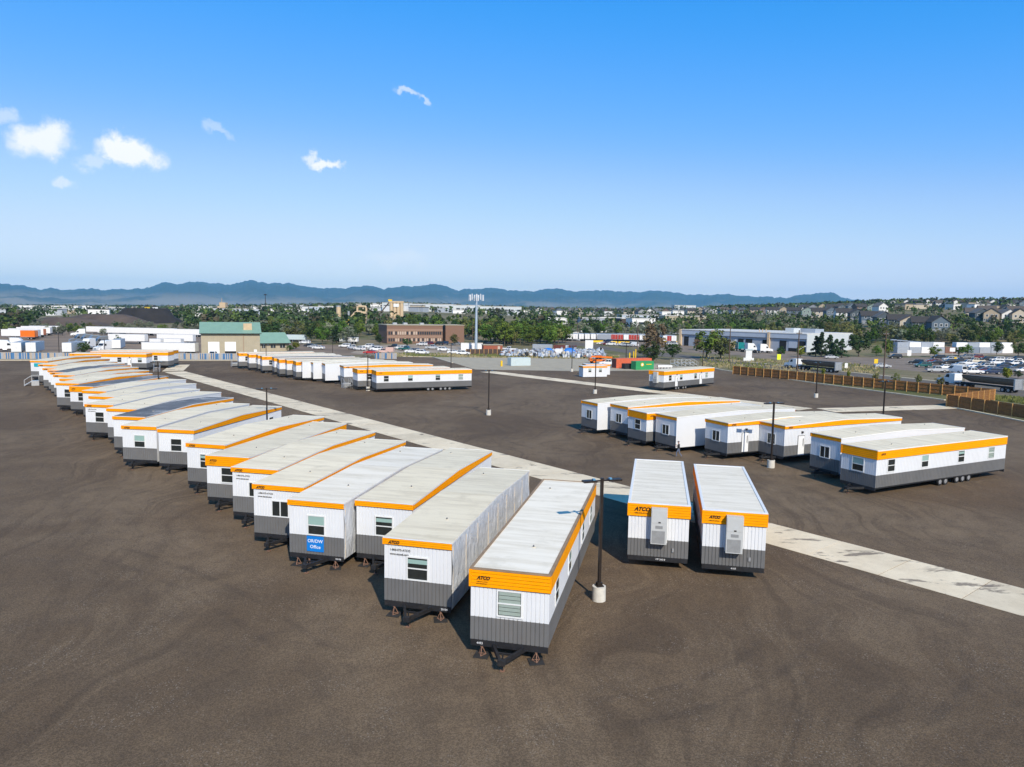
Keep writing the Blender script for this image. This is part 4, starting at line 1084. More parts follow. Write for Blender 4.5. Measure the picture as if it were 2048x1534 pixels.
# ------------------------------------------------------------------ person walking by the short row
K_SKIN = mat('skin', (.42, .25, .18), .6); K_SHIRT = mat('shirt_charcoal', (.02, .021, .024), .8, var=.2); K_JEAN = mat('jeans_grey_blue', (.13, .155, .22), .85, var=.2); K_CAP = mat('cap_grey', (.10, .10, .11), .8); K_SHOE = mat('shoes_brown', (.16, .10, .07), .7)
def person(p, rz):
    root = empty('person', (*p, 0), rz); tag(root, 'person in dark shirt, grey-blue trousers and cap walking beside the short trailer row', 'person')
    J = {'pel': (0, 0, .95, .135), 'spn': (0, .02, 1.15, .135), 'chs': (0, .03, 1.36, .15), 'nck': (0, .03, 1.51, .06), 'hd0': (0, .05, 1.60, .078), 'hd1': (0, .045, 1.70, .095), 'hd2': (0, .035, 1.765, .07),
         'hl': (-.10, 0, .90, .10), 'kl': (-.11, .22, .50, .07), 'al': (-.11, .20, .10, .05), 'tl': (-.12, .38, .045, .042),
         'hr': (.10, 0, .90, .10), 'kr': (.11, -.02, .49, .07), 'ar': (.11, -.33, .15, .05), 'tr': (.12, -.22, .05, .042),
         'sl': (-.19, .02, 1.43, .068), 'el': (-.27, .06, 1.16, .05), 'wl': (-.14, .27, 1.25, .036), 'sr': (.19, .02, 1.43, .068), 'er': (.27, .08, 1.17, .05), 'wr': (.12, .28, 1.33, .036)}
    E = [('pel', 'spn'), ('spn', 'chs'), ('chs', 'nck'), ('nck', 'hd0'), ('hd0', 'hd1'), ('hd1', 'hd2'), ('pel', 'hl'), ('hl', 'kl'), ('kl', 'al'), ('al', 'tl'), ('pel', 'hr'), ('hr', 'kr'), ('kr', 'ar'), ('ar', 'tr'), ('chs', 'sl'), ('sl', 'el'), ('el', 'wl'), ('chs', 'sr'), ('sr', 'er'), ('er', 'wr')]
    for s, w in ((-1, 'wl'), (1, 'wr')):
        x, y, z, r = J[w]; J[w + 'p'] = (x - s * .02, y + .07, z + .02, .034); E.append((w, w + 'p'))
        for f in range(4):
            J[f'{w}{f}a'] = (x - s * (.045 - .022 * f) - s * .0, y + .12, z + .03 + .004 * f, .0115); J[f'{w}{f}b'] = (x - s * (.05 - .02 * f), y + .155 - .006 * abs(f - 1), z + .015, .0105); E += [(w + 'p', f'{w}{f}a'), (f'{w}{f}a', f'{w}{f}b')]
        J[w + 'ta'] = (x - s * .06, y + .06, z + .045, .013); J[w + 'tb'] = (x - s * .065, y + .10, z + .055, .011); E += [(w + 'p', w + 'ta'), (w + 'ta', w + 'tb')]
    ks = list(J); me = bpy.data.meshes.new('body_cage'); me.from_pydata([J[k][:3] for k in ks], [(ks.index(a), ks.index(b)) for a, b in E], [])
    o = bpy.data.objects.new('body', me); col.objects.link(o)
    md = o.modifiers.new('skin', 'SKIN'); md.use_smooth_shade = True
    for i, k in enumerate(ks): o.data.skin_vertices[0].data[i].radius = (J[k][3],) * 2; o.data.skin_vertices[0].data[i].use_root = (k == 'pel')
    sb = o.modifiers.new('sub', 'SUBSURF'); sb.levels = 2; sb.render_levels = 2
    bpy.context.view_layer.update()
    m2 = bpy.data.meshes.new_from_object(o.evaluated_get(bpy.context.evaluated_depsgraph_get()))
    bpy.data.objects.remove(o)
    m2.materials.clear()
    for m in (K_SKIN, K_SHIRT, K_JEAN, K_SHOE): m2.materials.append(m)
    for f in m2.polygons:
        c = f.center
        if c.z > 1.50: k = 0
        elif c.z > .98: k = 1 if (c.y < .13 or c.z < 1.14) and not (abs(c.x) > .1 and c.y > .12) else 0
        elif c.z > .10: k = 2
        else: k = 3
        f.material_index = k
    m2.name = 'body'
    b = obj('body', m2, root)
    mb = MB()
    for i in range(6):
        z0, z1 = 1.735 + .015 * i, 1.735 + .015 * (i + 1); r0, r1 = .108 * math.cos(i * .2), .108 * math.cos((i + 1) * .2) * (1 if i < 5 else .2)
        mb.cyl((0, .04, z0), (0, .04, z1), r0, r1, K_CAP, 14, i == 5)
    mb.box(-.07, .07, .10, .22, 1.735, 1.748, K_CAP); obj('cap', mb.mesh('cap'), root)
    mb = MB(); mb.cyl((-.04, .145, 1.695), (-.04, .15, 1.695), .012, .012, K_SHIRT, 8); mb.cyl((.04, .145, 1.695), (.04, .15, 1.695), .012, .012, K_SHIRT, 8); obj('eyes', mb.mesh('eyes'), root)
    mb = MB(); mb.poly([(-.014, .143, 1.645), (.014, .143, 1.645), (0, .172, 1.65)], K_SKIN); mb.poly([(-.014, .143, 1.645), (0, .172, 1.65), (0, .14, 1.69)], K_SKIN); mb.poly([(.014, .143, 1.645), (0, .14, 1.69), (0, .172, 1.65)], K_SKIN); obj('nose', mb.mesh('nose'), root)
    return root
person((18.47, 79.19), R(60))
mb = MB(); mb.box(-.12, .12, -.03, .03, -.05, .05, K_SHIRT)
ph = obj('handheld_controller', mb.mesh('handheld_controller')); tag(ph, 'small dark handheld device held by the walking person', 'controller')
pp = Vector((*(18.47, 79.19), 0)) + Matrix.Rotation(R(60), 3, 'Z') @ Vector((0, .43, 1.31)); ph.location = pp; ph.rotation_euler = (0, 0, R(60))

# ------------------------------------------------------------------ boxes: containers, tanks, steps
def corr_box(name, p, L, W, H, rz, m, label, cat, group=None, z=0.0, ends=None, door=True):
    """corrugated steel container, p = centre"""
    root = empty(name, (*p, z), rz); tag(root, label, cat, group)
    def shell():
        mb = MB()
        for (a, b, n) in (((-L / 2, -W / 2), (L / 2, -W / 2), (0, -1)), ((L / 2, -W / 2), (L / 2, W / 2), (1, 0)), ((L / 2, W / 2), (-L / 2, W / 2), (0, 1)), ((-L / 2, W / 2), (-L / 2, -W / 2), (-1, 0))):
            ribbed(mb, a, b, n, .12, H - .1, m, .28, .12, .03)
        mb.box(-L / 2, L / 2, -W / 2, W / 2, H - .1, H, m); mb.box(-L / 2 - .01, L / 2 + .01, -W / 2 - .01, W / 2 + .01, 0.02, .12, m)
        return mb.mesh('shell')
    obj('shell', cached(('corr', L, W, H, m.name), shell), root)
    if door:
        em = ends or m
        d = cached(('cdoor', W, H, em.name), lambda: (lambda mb: (mb.box(0, .03, -W / 2 + .06, -.01, .16, H - .14, em), mb)[1])(MB()).mesh('door'))
        for k in (0, 1): o = obj('door', d, root, (-L / 2 - .03, 0 if k == 0 else W / 2 - .05, 0))
    return root
C_BLUE = mat('container_pale_blue', (.50, .58, .585), .5, var=.06); C_ORANGE = mat('container_orange', (.62, .13, .055), .6, var=.15, dirt=.3); C_RED = mat('container_dark_red', (.14, .04, .03), .7, var=.2)
C_GREEN = mat('container_green', (.035, .30, .105), .5, var=.1); C_BLACK = mat('bin_black', (.02, .02, .022), .6); C_WHITE = mat('container_white', (.78, .77, .75), .5, var=.06, dirt=.2, dirtcol=(.5, .47, .42)); C_GREY = mat('container_grey', (.33, .36, .40), .55, var=.1, dirt=.3); C_YEL = mat('safety_yellow', (.82, .52, .015), .5, var=.08); C_BROWN = mat('container_brown', (.20, .10, .07), .7, var=.2)
def heading(A, B): return math.atan2(B[1] - A[1], B[0] - A[0])
def mid2(A, B, dx=0, dy=0): return ((A[0] + B[0]) / 2 + dx, (A[1] + B[1]) / 2 + dy)
yardbox = 'containers standing in the yard'
corr_box('shipping_container', mid2((-1.65, 208.59), (5.16, 211.89), .2, 1.2), 6.3, 2.44, 2.3, heading((-1.65, 208.59), (5.16, 211.89)), C_BLUE, 'pale blue steel container standing on the grey apron', 'container', yardbox)
corr_box('shipping_container', mid2((29.00, 206.28), (39.98, 211.17), 0, 1.3), 12.0, 2.44, 2.7, heading((29.00, 206.28), (39.98, 211.17)), C_ORANGE, 'long orange-red shipping container behind the green one', 'container', yardbox, ends=C_RED)
gc = corr_box('roll_off_container', mid2((33.24, 200.93), (39.60, 203.86), 0, 1.2), 6.0, 2.4, 2.35, heading((33.24, 200.93), (39.60, 203.86)), C_GREEN, 'green roll-off container with a round yellow emblem', 'container', yardbox, door=False)
mb = MB(); mb.cyl((0, -.02, 0), (0, 0, 0), .52, .52, C_YEL, 20); em = obj('emblem', mb.mesh('emblem'), gc, (-.9, -1.215, 1.45))
mb = MB(); mb.cyl((0, -.03, 0), (0, -.018, 0), .3, .3, C_WHITE, 16); obj('emblem_centre', mb.mesh('emblem_centre'), em)
mb = MB(); mb.box(-.9, .9, -.015, 0, -.1, .1, C_YEL); obj('stripe', mb.mesh('stripe'), gc, (1.3, -1.215, 1.5))
corr_box('rubbish_bin', (32.34, 204.95), 2.6, 1.6, 1.5, heading((33.24, 200.93), (39.60, 203.86)), C_BLACK, 'black steel rubbish bin between orange and green containers', 'bin', yardbox, door=False)
def bollard(p, label, h=1.5, r=.3):
    mb = MB(); mb.cyl((0, 0, 0), (0, 0, h), r, r, C_YEL, 14); mb.cyl((0, 0, h), (0, 0, h + .12), r, r * .5, C_YEL, 14)
    o = obj('bollard', mb.mesh('bollard'), None, (*p, 0)); tag(o, label, 'bollard', 'yellow bollards')
bollard((-3.07, 207.36), 'fat yellow bollard beside the pale blue container')
bollard((39.57, 246.01), 'yellow post in front of the trees, outer one of three', 2.2, .22); bollard((41.19, 247.65), 'yellow post in front of the trees, middle one of three', 2.6, .2); bollard((42.12, 249.16), 'tall yellow post in front of the trees', 3.2, .2)
S_ALU = mat('aluminium_steps', (.60, .60, .59), .4, .6, var=.1)
def steps(p, rz, label, k=4, w=1.3, m=S_ALU, solid=False):
    root = empty('access_steps', (*p, 0), rz); tag(root, label, 'steps', 'portable access steps')
    for i in range(k):
        mb = MB(); mb.box(-w / 2, w / 2, -.3 * i - .3, -.3 * i, .19 * (k - i) - .04, .19 * (k - i), m); obj('tread', mb.mesh('tread'), root)
    mb = MB(); mb.box(-w / 2, w / 2, 0, 1.2, .19 * (k + 1) - .05, .19 * (k + 1), m); obj('platform', mb.mesh('platform'), root)
    for sx in (-1, 1):
        mb = MB(); x = sx * w / 2
        for (a, b) in (((x, 0, .95), (x, 0, 1.95)), ((x, 1.2, .0), (x, 1.2, 1.95)), ((x, 0, 1.93), (x, 1.2, 1.93)), ((x, -.3 * k, 0), (x, -.3 * k, 1.1)), ((x, -.3 * k, 1.1), (x, 0, 1.93)), ((x, 0, 0), (x, 0, .95)), ((x, -.3 * k, .02), (x, 0, .9))): mb.bar(a, b, .05, .05, m)
        obj('handrail', mb.mesh('handrail'), root)
    if solid:
        mb = MB(); mb.box(-w / 2, w / 2, .02, 1.18, 0.02, .9, m); obj('side_panel', mb.mesh('side_panel'), root)
steps((-85.22, 174.28), R(20), 'metal access steps in front of the back trailers by the lamp post', 4)
steps((-92.84, 140.20), R(-60), 'metal access steps with railing at the far end of the long row', 4, 1.6, S_ALU, True)
steps((-32.81, 144.24), R(30), 'pale metal access steps against the third middle-row trailer', 4, 1.5, S_ALU, True)
steps((-73.38, 192.42), R(30), 'pale metal access steps at the far end of the middle row', 4, 1.6, S_ALU, True)
for k in range(6):
    px = [(48.30, 216.65), (50.34, 221.05), (50.96, 219.16), (52.73, 221.53), (53.50, 219.67), (55.29, 222.05)][k]
    steps(px, R(70 + 5 * k), f'{ORD[k]} from the left of the galvanised access steps lined up under the trees', 4, 1.2)
mb = MB(); mb.box(-2.1, 2.1, -.5, .5, .55, 1.1, C_WHITE)
for x in (-1.8, -.9, 0, .9, 1.8): mb.box(x - .08, x + .08, -.45, .45, 0, .55, C_WHITE)
o = obj('steel_trestle', mb.mesh('steel_trestle'), None, (*(43.19, 206.30), 0), R(8)); tag(o, 'long white steel trestle beside the lone office with two doors', 'trestle')

# ------------------------------------------------------------------ vehicles
V_GLASS = mat('car_glass', (.02, .024, .028), .08, var=.05, spec=.8)
V_PLAST = mat('car_trim_black', (.02, .02, .02), .6)
V_LAMP = mat('car_lamp', (.75, .75, .72), .2); V_TAIL = mat('car_tail_lamp', (.35, .01, .01), .3)
PAINT = {n: mat('paint_' + n, c, .28, .0, var=.02, coat=.5) for n, c in dict(white=(.78, .78, .77), silver=(.45, .47, .49), grey=(.17, .18, .19), black=(.012, .012, .014), navy=(.015, .03, .08), maroon=(.13, .012, .015), cream=(.66, .60, .46), green=(.01, .09, .085), pink=(.62, .42, .36), red=(.42, .02, .015), tan=(.35, .26, .16), blue=(.02, .10, .35), orange=(.75, .16, .01), teal=(.01, .20, .20), yellow=(.75, .5, .03), brown=(.16, .09, .06)).items()}
KIND = {  # length, width, hull profile (y,z), cabin (y0,y1 at belt, y2,y3 at roof), belt z, roof z
    'saloon': (4.7, 1.82, [(-2.35, .35), (-2.35, .80), (-2.25, .98), (-1.3, 1.02), (.8, .98), (1.9, .88), (2.28, .72), (2.35, .35)], (-1.75, 1.05, -.95, .25), .98, 1.44),
    'SUV': (4.75, 1.92, [(-2.37, .42), (-2.37, 1.0), (-2.3, 1.1), (.9, 1.08), (2.05, 1.0), (2.32, .82), (2.37, .42)], (-2.3, 1.1, -2.05, .35), 1.08, 1.74),
    'pickup': (5.7, 1.96, [(-2.85, .5), (-2.85, 1.12), (-.75, 1.12), (-.74, 1.12), (1.3, 1.12), (2.6, 1.05), (2.82, .9), (2.85, .5)], (-.8, 1.4, -.55, .65), 1.12, 1.86),
    'van': (5.6, 2.0, [(-2.8, .4), (-2.8, 1.2), (1.7, 1.2), (2.6, 1.05), (2.8, .8), (2.8, .4)], (-2.78, 1.95, -2.7, .95), 1.2, 2.25)}
def car_mesh(kind, paint):
    L, W, hull, (c0, c1, c2, c3), zb, zr = KIND[kind]; m = PAINT[paint]; out = {}
    mb = MB(); hw = W / 2
    n = len(hull); pts = []
    for sx in (-1, 1):
        for (y, z) in hull: pts.append((sx * (hw if z < zb - .05 else hw - .04), y * (1 if z > .5 else .985), z))
    mb.faces(pts, [(k, (k + 1) % n, n + (k + 1) % n, n + k) for k in range(n)] + [tuple(range(n - 1, -1, -1)), tuple(range(n, 2 * n))], m)
    t = hw - .05; u = hw * .80
    cb = [(-t, c0, zb - .02), (t, c0, zb - .02), (t, c1, zb - .02), (-t, c1, zb - .02), (-u, c2, zr), (u, c2, zr), (u, c3, zr), (-u, c3, zr)]
    mb.faces(cb, [(4, 5, 6, 7), (0, 1, 5, 4), (1, 2, 6, 5), (2, 3, 7, 6), (3, 0, 4, 7)], m)
    if kind == 'pickup': mb.box(-hw + .12, hw - .12, -2.72, -.9, 1.1, 1.125, V_PLAST)
    out['body'] = fixn(mb.mesh('body'))
    def glass(f, name, a=.12, b=.86, s0=.06, s1=.94, off=.012):
        q = [Vector(cb[i]) for i in f]; nrm = (q[1] - q[0]).cross(q[3] - q[0]).normalized()
        cen = (q[0] + q[2]) / 2
        if nrm.dot(cen - Vector((0, (c0 + c1) / 2, (zb + zr) / 2))) < 0: nrm = -nrm
        P_ = lambda s, v: (q[0].lerp(q[1], s)).lerp(q[3].lerp(q[2], s), v) + nrm * off
        g = MB()
        if name == 'side_window' and kind != 'van':
            for (x0, x1) in ((s0, .48), (.52, s1)): g.poly([P_(x0, a), P_(x1, a), P_(x1, b), P_(x0, b)], V_GLASS)
        elif name == 'side_window': g.poly([P_(.02, a), P_(.30, a), P_(.30, b), P_(.02, b)], V_GLASS)
        else: g.poly([P_(s0, a), P_(s1, a), P_(s1, b), P_(s0, b)], V_GLASS)
        return g.mesh(name)
    out['rear_window'] = glass((0, 1, 5, 4), 'rear_window'); out['windscreen'] = glass((2, 3, 7, 6), 'windscreen', .05, .92)
    out['sideR'] = glass((2, 1, 5, 6), 'side_window'); out['sideL'] = glass((3, 0, 4, 7), 'side_window')
    mb = MB(); mb.box(-.2, .2, -.05, .03, -.09, .09, V_LAMP); out['headlight'] = mb.mesh('headlight')
    mb = MB(); mb.box(-.16, .16, -.03, .05, -.09, .09, V_TAIL); out['tail_light'] = mb.mesh('tail_light')
    mb = MB(); r = .34 if kind == 'saloon' else .39; mb.cyl((-.11, 0, 0), (.11, 0, 0), r, r, W_TYRE, 12); out['wheel'] = mb.mesh('wheel')
    mb = MB(); mb.cyl((-.116, 0, 0), (.116, 0, 0), r * .6, r * .6, W_RIM, 8); out['rim'] = mb.mesh('rim')
    out['r'] = r
    return out
def car(p, rz, kind, paint, z=0.0):
    me = cached(('car', kind, paint), lambda: car_mesh(kind, paint)); L, W = KIND[kind][:2]
    o = empty('parked_car' if kind != 'pickup' else 'pickup_truck', (p[0], p[1], z), rz)
    obj('body', me['body'], o)
    for k in ('rear_window', 'windscreen'): obj(k, me[k], o)
    obj('side_window', me['sideR'], o); obj('side_window', me['sideL'], o)
    for sx in (-1, 1):
        obj('headlight', me['headlight'], o, (sx * (W / 2 - .28), L / 2 - .02, .72 if kind == 'saloon' else .86)); obj('tail_light', me['tail_light'], o, (sx * (W / 2 - .22), -L / 2, .85))
        for y in (-L * .30, L * .31): w_ = obj('wheel', me['wheel'], o, (sx * (W / 2 - .1), y, me['r'])); obj('rim', me['rim'], w_)
    return o
def fleet(lst, place, group, cat='car'):
    items = []
    for (p, hd, kind, paint) in lst:
        o = car(p, R(hd), kind, paint); items.append((o, f'{paint} {kind}', place, bearing(o)))
    label_series(items, cat, group)
fleet([((144.71, 275.64), 88, 'SUV', 'black'), ((161.56, 276.64), 75, 'SUV', 'black'), ((176.30, 282.98), 85, 'SUV', 'grey'), ((180.63, 283.99), 80, 'SUV', 'maroon'), ((147.10, 254.72), 80, 'saloon', 'maroon'), ((142.23, 244.17), 78, 'saloon', 'black'), ((158.99, 265.00), 80, 'SUV', 'silver'), ((149.77, 249.23), 80, 'SUV', 'black'),
       ((154.92, 251.50), 80, 'pickup', 'black'), ((162.47, 255.53), 82, 'pickup', 'cream'), ((174.90, 268.51), 85, 'SUV', 'black'), ((177.16, 266.34), 85, 'SUV', 'white'), ((181.88, 267.38), 85, 'saloon', 'white'), ((190.17, 274.64), 85, 'SUV', 'black'), ((134.47, 242.57), 62, 'SUV', 'black'), ((129.44, 229.69), 85, 'SUV', 'green'), ((132.66, 223.35), 84, 'saloon', 'white'),
       ((122.24, 209.58), 262, 'pickup', 'silver'), ((126.66, 207.83), 20, 'van', 'white'), ((129.63, 205.04), 262, 'pickup', 'white'), ((152.30, 242.84), 80, 'pickup', 'white'), ((144.16, 234.67), 80, 'saloon', 'silver'), ((153.25, 237.54), 82, 'SUV', 'grey'), ((148.45, 228.34), 80, 'SUV', 'silver'), ((165.32, 248.94), 84, 'SUV', 'white'), ((137.10, 211.40), 70, 'saloon', 'maroon'), ((135.99, 206.15), 75, 'SUV', 'navy'), ((149.41, 222.70), 82, 'SUV', 'navy'),
       ((168.84, 245.07), 84, 'SUV', 'white'), ((178.15, 256.39), 84, 'pickup', 'white'), ((157.08, 226.05), 84, 'SUV', 'black'), ((165.34, 235.70), 84, 'SUV', 'silver'), ((141.26, 220.23), 80, 'saloon', 'black'), ((146.14, 229.90), 80, 'saloon', 'white'), ((161.91, 239.27), 84, 'saloon', 'black'), ((148.78, 217.04), 84, 'saloon', 'grey'), ((143.85, 218.86), 84, 'saloon', 'grey'), ((172.08, 253.90), 84, 'saloon', 'navy'), ((151.45, 215.74), 84, 'saloon', 'white'),
       ((117.25, 267.84), 262, 'saloon', 'silver'), ((114.31, 224.72), 262, 'saloon', 'silver')], 'in the car park beyond the plank fence', 'cars in the car park beyond the fence')
fleet([((-51.01, 273.33), 80, 'SUV', 'white'), ((-47.18, 292.67), 75, 'pickup', 'black'), ((-44.14, 285.95), 70, 'SUV', 'white'), ((-40.86, 279.63), 262, 'pickup', 'green'), ((-36.59, 264.10), 262, 'saloon', 'white'), ((-34.87, 266.14), 262, 'SUV', 'grey'), ((-31.81, 257.68), 264, 'SUV', 'white'), ((-39.52, 318.24), 60, 'SUV', 'white'), ((-37.78, 325.81), 60, 'SUV', 'maroon'),
       ((-33.24, 327.28), 80, 'SUV', 'black'), ((-31.28, 330.34), 80, 'SUV', 'navy'), ((-31.98, 291.32), 264, 'pickup', 'silver'), ((-26.16, 278.44), 264, 'SUV', 'white'), ((-21.13, 263.45), 264, 'saloon', 'white'), ((-17.26, 256.94), 266, 'SUV', 'white'), ((-11.27, 334.40), 84, 'saloon', 'black'), ((-81.94, 294.21), 70, 'saloon', 'black'), ((-78.45, 287.30), 70, 'saloon', 'silver'), ((-74.30, 279.12), 80, 'saloon', 'white'),
       ((-67.68, 294.49), 80, 'SUV', 'white'), ((-61.49, 280.97), 40, 'pickup', 'white'), ((-57.71, 274.92), 60, 'SUV', 'white'), ((-58.16, 293.35), 75, 'SUV', 'white'), ((-53.16, 279.73), 75, 'SUV', 'silver'), ((-90.53, 318.04), 80, 'SUV', 'white'), ((-49.78, 254.57), 85, 'saloon', 'red'), ((-25.58, 329.76), 84, 'saloon', 'grey'), ((-93.55, 227.44), 0, 'pickup', 'white')], 'in the lot around the brick office', 'cars in the lot around the brick office')
fleet([((-2.43, 347.46), 84, 'SUV', 'black'), ((-1.18, 287.08), 80, 'pickup', 'white'), ((32.65, 401.65), 75, 'saloon', 'grey'), ((34.33, 395.60), 75, 'saloon', 'silver'), ((49.95, 382.29), 60, 'SUV', 'navy'), ((43.55, 357.42), 75, 'saloon', 'white'), ((44.90, 352.61), 75, 'saloon', 'maroon'), ((46.96, 348.17), 75, 'SUV', 'white'), ((52.19, 344.86), 60, 'pickup', 'white'), ((53.39, 340.38), 60, 'pickup', 'silver'), ((56.09, 341.22), 50, 'van', 'white'), ((77.86, 363.30), 40, 'pickup', 'white'), ((78.77, 358.34), 60, 'SUV', 'white'), ((28.80, 216.68), 80, 'pickup', 'white')], 'near the freight yard trees', 'cars near the freight yard')

# trucks
def semi_trailer(p, rz, paint_m, label, L=14.5, group='parked semitrailers', H=4.0, door_m=None, z=0.0, name='semitrailer'):
    """p = middle of the rear end on the ground; +Y runs to the front"""
    o = empty(name, (p[0], p[1], z), rz)
    if label: tag(o, label, 'semitrailer', group)
    W = 2.6
    def box():
        mb = MB(); mb.box(-W / 2, W / 2, 0.02, L, 1.15, H, paint_m); mb.box(-W / 2 + .02, W / 2 - .02, .04, L - .02, H, H + .03, C_GREY); mb.box(-W / 2 - .01, W / 2 + .01, 0, L, 1.06, 1.15, C_GREY); return mb.mesh('cargo_box')
    obj('cargo_box', cached(('sbox', L, H, paint_m.name), box), o)
    dm = door_m or paint_m
    d = cached(('sdoor', H, dm.name), lambda: (lambda mb: (mb.box(.03, W / 2 - .05, -.03, .015, 1.2, H - .08, dm), mb.box(.12, .15, -.05, -.03, 1.3, H - .2, C_GREY), mb)[2])(MB()).mesh('rear_door'))
    obj('rear_door', d, o); d2 = obj('rear_door', d, o); d2.scale.x = -1
    mb = cached('sbog', lambda: (lambda mb: (mb.box(-.5, .5, .9, 3.6, .62, 1.06, W_BLACK), mb.box(-W / 2 + .05, W / 2 - .05, .02, .14, .55, .68, W_BLACK), mb)[2])(MB()).mesh('bogie')); obj('bogie', mb, o)
    lg = cached('sleg', lambda: (lambda mb: (mb.box(-.07, .07, -.07, .07, 0, 1.06, C_GREY), mb.box(-.15, .15, -.15, .15, 0, .04, C_GREY), mb)[2])(MB()).mesh('landing_leg'))
    for sx in (-1, 1):
        obj('landing_leg', lg, o, (sx * .8, L - 3, 0))
        for y in (1.5, 2.8): w_ = obj('wheel', cached('swheel', lambda: (lambda mb: (mb.cyl((-.27, 0, 0), (.27, 0, 0), .5, .5, W_TYRE, 12), mb)[1])(MB()).mesh('wheel')), o, (sx * (W / 2 - .3), y, .5)); obj('rim', cached('srim', lambda: (lambda mb: (mb.cyl((-.276, 0, 0), (.276, 0, 0), .28, .28, W_RIM, 8), mb)[1])(MB()).mesh('rim')), w_)
    return o
def tractor_parts(m, sleeper):
    out = {}; W = 2.45
    mb = MB()
    prof = [(0.2, 1.0), (0.2, 3.0 if not sleeper else 3.3), (1.0, 3.75 if sleeper else 3.0), (1.6, 3.72 if sleeper else 3.02), (2.35, 2.85), (2.9, 2.05), (3.0, 1.0)]
    if sleeper: prof = [(-1.2, 1.0), (-1.2, 3.85)] + prof[2:]
    mb.prism(prof, -W / 2, W / 2, m); out['cab'] = fixn(mb.mesh('cab'))
    mb = MB(); mb.prism([(2.9, .75), (2.9, 1.98), (4.6, 1.72), (5.0, 1.45), (5.02, .75)], -.92, .92, m); out['bonnet'] = fixn(mb.mesh('bonnet'))
    mb = MB()
    for sx in (-1, 1): mb.prism([(3.1, .85), (3.25, 1.2), (3.7, 1.32), (4.15, 1.2), (4.35, .85)], sx * .9, sx * 1.2, m)
    out['mudguard'] = fixn(mb.mesh('mudguard'))
    mb = MB(); mb.box(-.95, .95, 5.0, 5.2, .45, .85, C_GREY); mb.box(-.55, .55, 5.02, 5.06, .85, 1.4, C_GREY); out['bumper'] = mb.mesh('bumper')
    mb = MB(); mb.poly([(-1.05, 2.93, 2.08), (1.05, 2.93, 2.08), (1.0, 2.39, 2.84), (-1.0, 2.39, 2.84)], V_GLASS); out['windscreen'] = mb.mesh('windscreen')
    mb = MB(); mb.poly([(0, 1.55, 2.05), (0, 2.6, 2.05), (0, 2.2, 2.75), (0, 1.55, 2.75)], V_GLASS); out['side_window'] = mb.mesh('side_window')
    mb = MB(); mb.box(-.45, .45, -3.4, 3.0, .62, .9, W_BLACK); mb.box(-.55, .55, -2.6, -1.4, .9, 1.1, W_BLACK); out['frame'] = mb.mesh('frame')
    mb = MB(); mb.cyl((0, 0, 1.0), (0, 0, 3.9), .08, .08, W_STEEL, 8); out['exhaust'] = mb.mesh('exhaust')
    mb = MB(); mb.cyl((0, -.6, 0), (0, .6, 0), .32, .32, W_STEEL, 12); out['fuel_tank'] = mb.mesh('fuel_tank')
    return out
def add_tractor(o, paint, sleeper=True, y0=0.0):
    me = cached(('tractor', paint, sleeper), lambda: tractor_parts(PAINT[paint], sleeper))
    for k in ('cab', 'bonnet', 'mudguard', 'bumper', 'windscreen', 'frame'): obj(k, me[k], o, (0, y0, 0))
    for sx in (-1, 1):
        obj('side_window', me['side_window'], o, (sx * 1.235, y0, 0)); obj('fuel_tank', me['fuel_tank'], o, (sx * 1.0, y0 + .9, .75))
        for y, w in ((3.75, .28), (-1.2, .5), (-2.5, .5)):
            w_ = obj('wheel', cached(('twheel', w), lambda: (lambda mb: (mb.cyl((-w / 2, 0, 0), (w / 2, 0, 0), .52, .52, W_TYRE, 14), mb)[1])(MB()).mesh('wheel')), o, (sx * (1.22 - w / 2), y0 + y, .52)); obj('rim', cached(('trim', w), lambda: (lambda mb: (mb.cyl((-w / 2 - .005, 0, 0), (w / 2 + .005, 0, 0), .3, .3, W_RIM, 10), mb)[1])(MB()).mesh('rim')), w_)
    if sleeper: obj('exhaust', me['exhaust'], o, (1.3, y0 - 1.3, 0))
def tractor(p, rz, paint, label, sleeper=True, group='parked truck tractors'):
    o = empty('truck_tractor', (*p, 0), rz); tag(o, label, 'truck', group); add_tractor(o, paint, sleeper); return o
TR_GREY = mat('hopper_grey', (.17, .145, .115), .55, .2, var=.2)
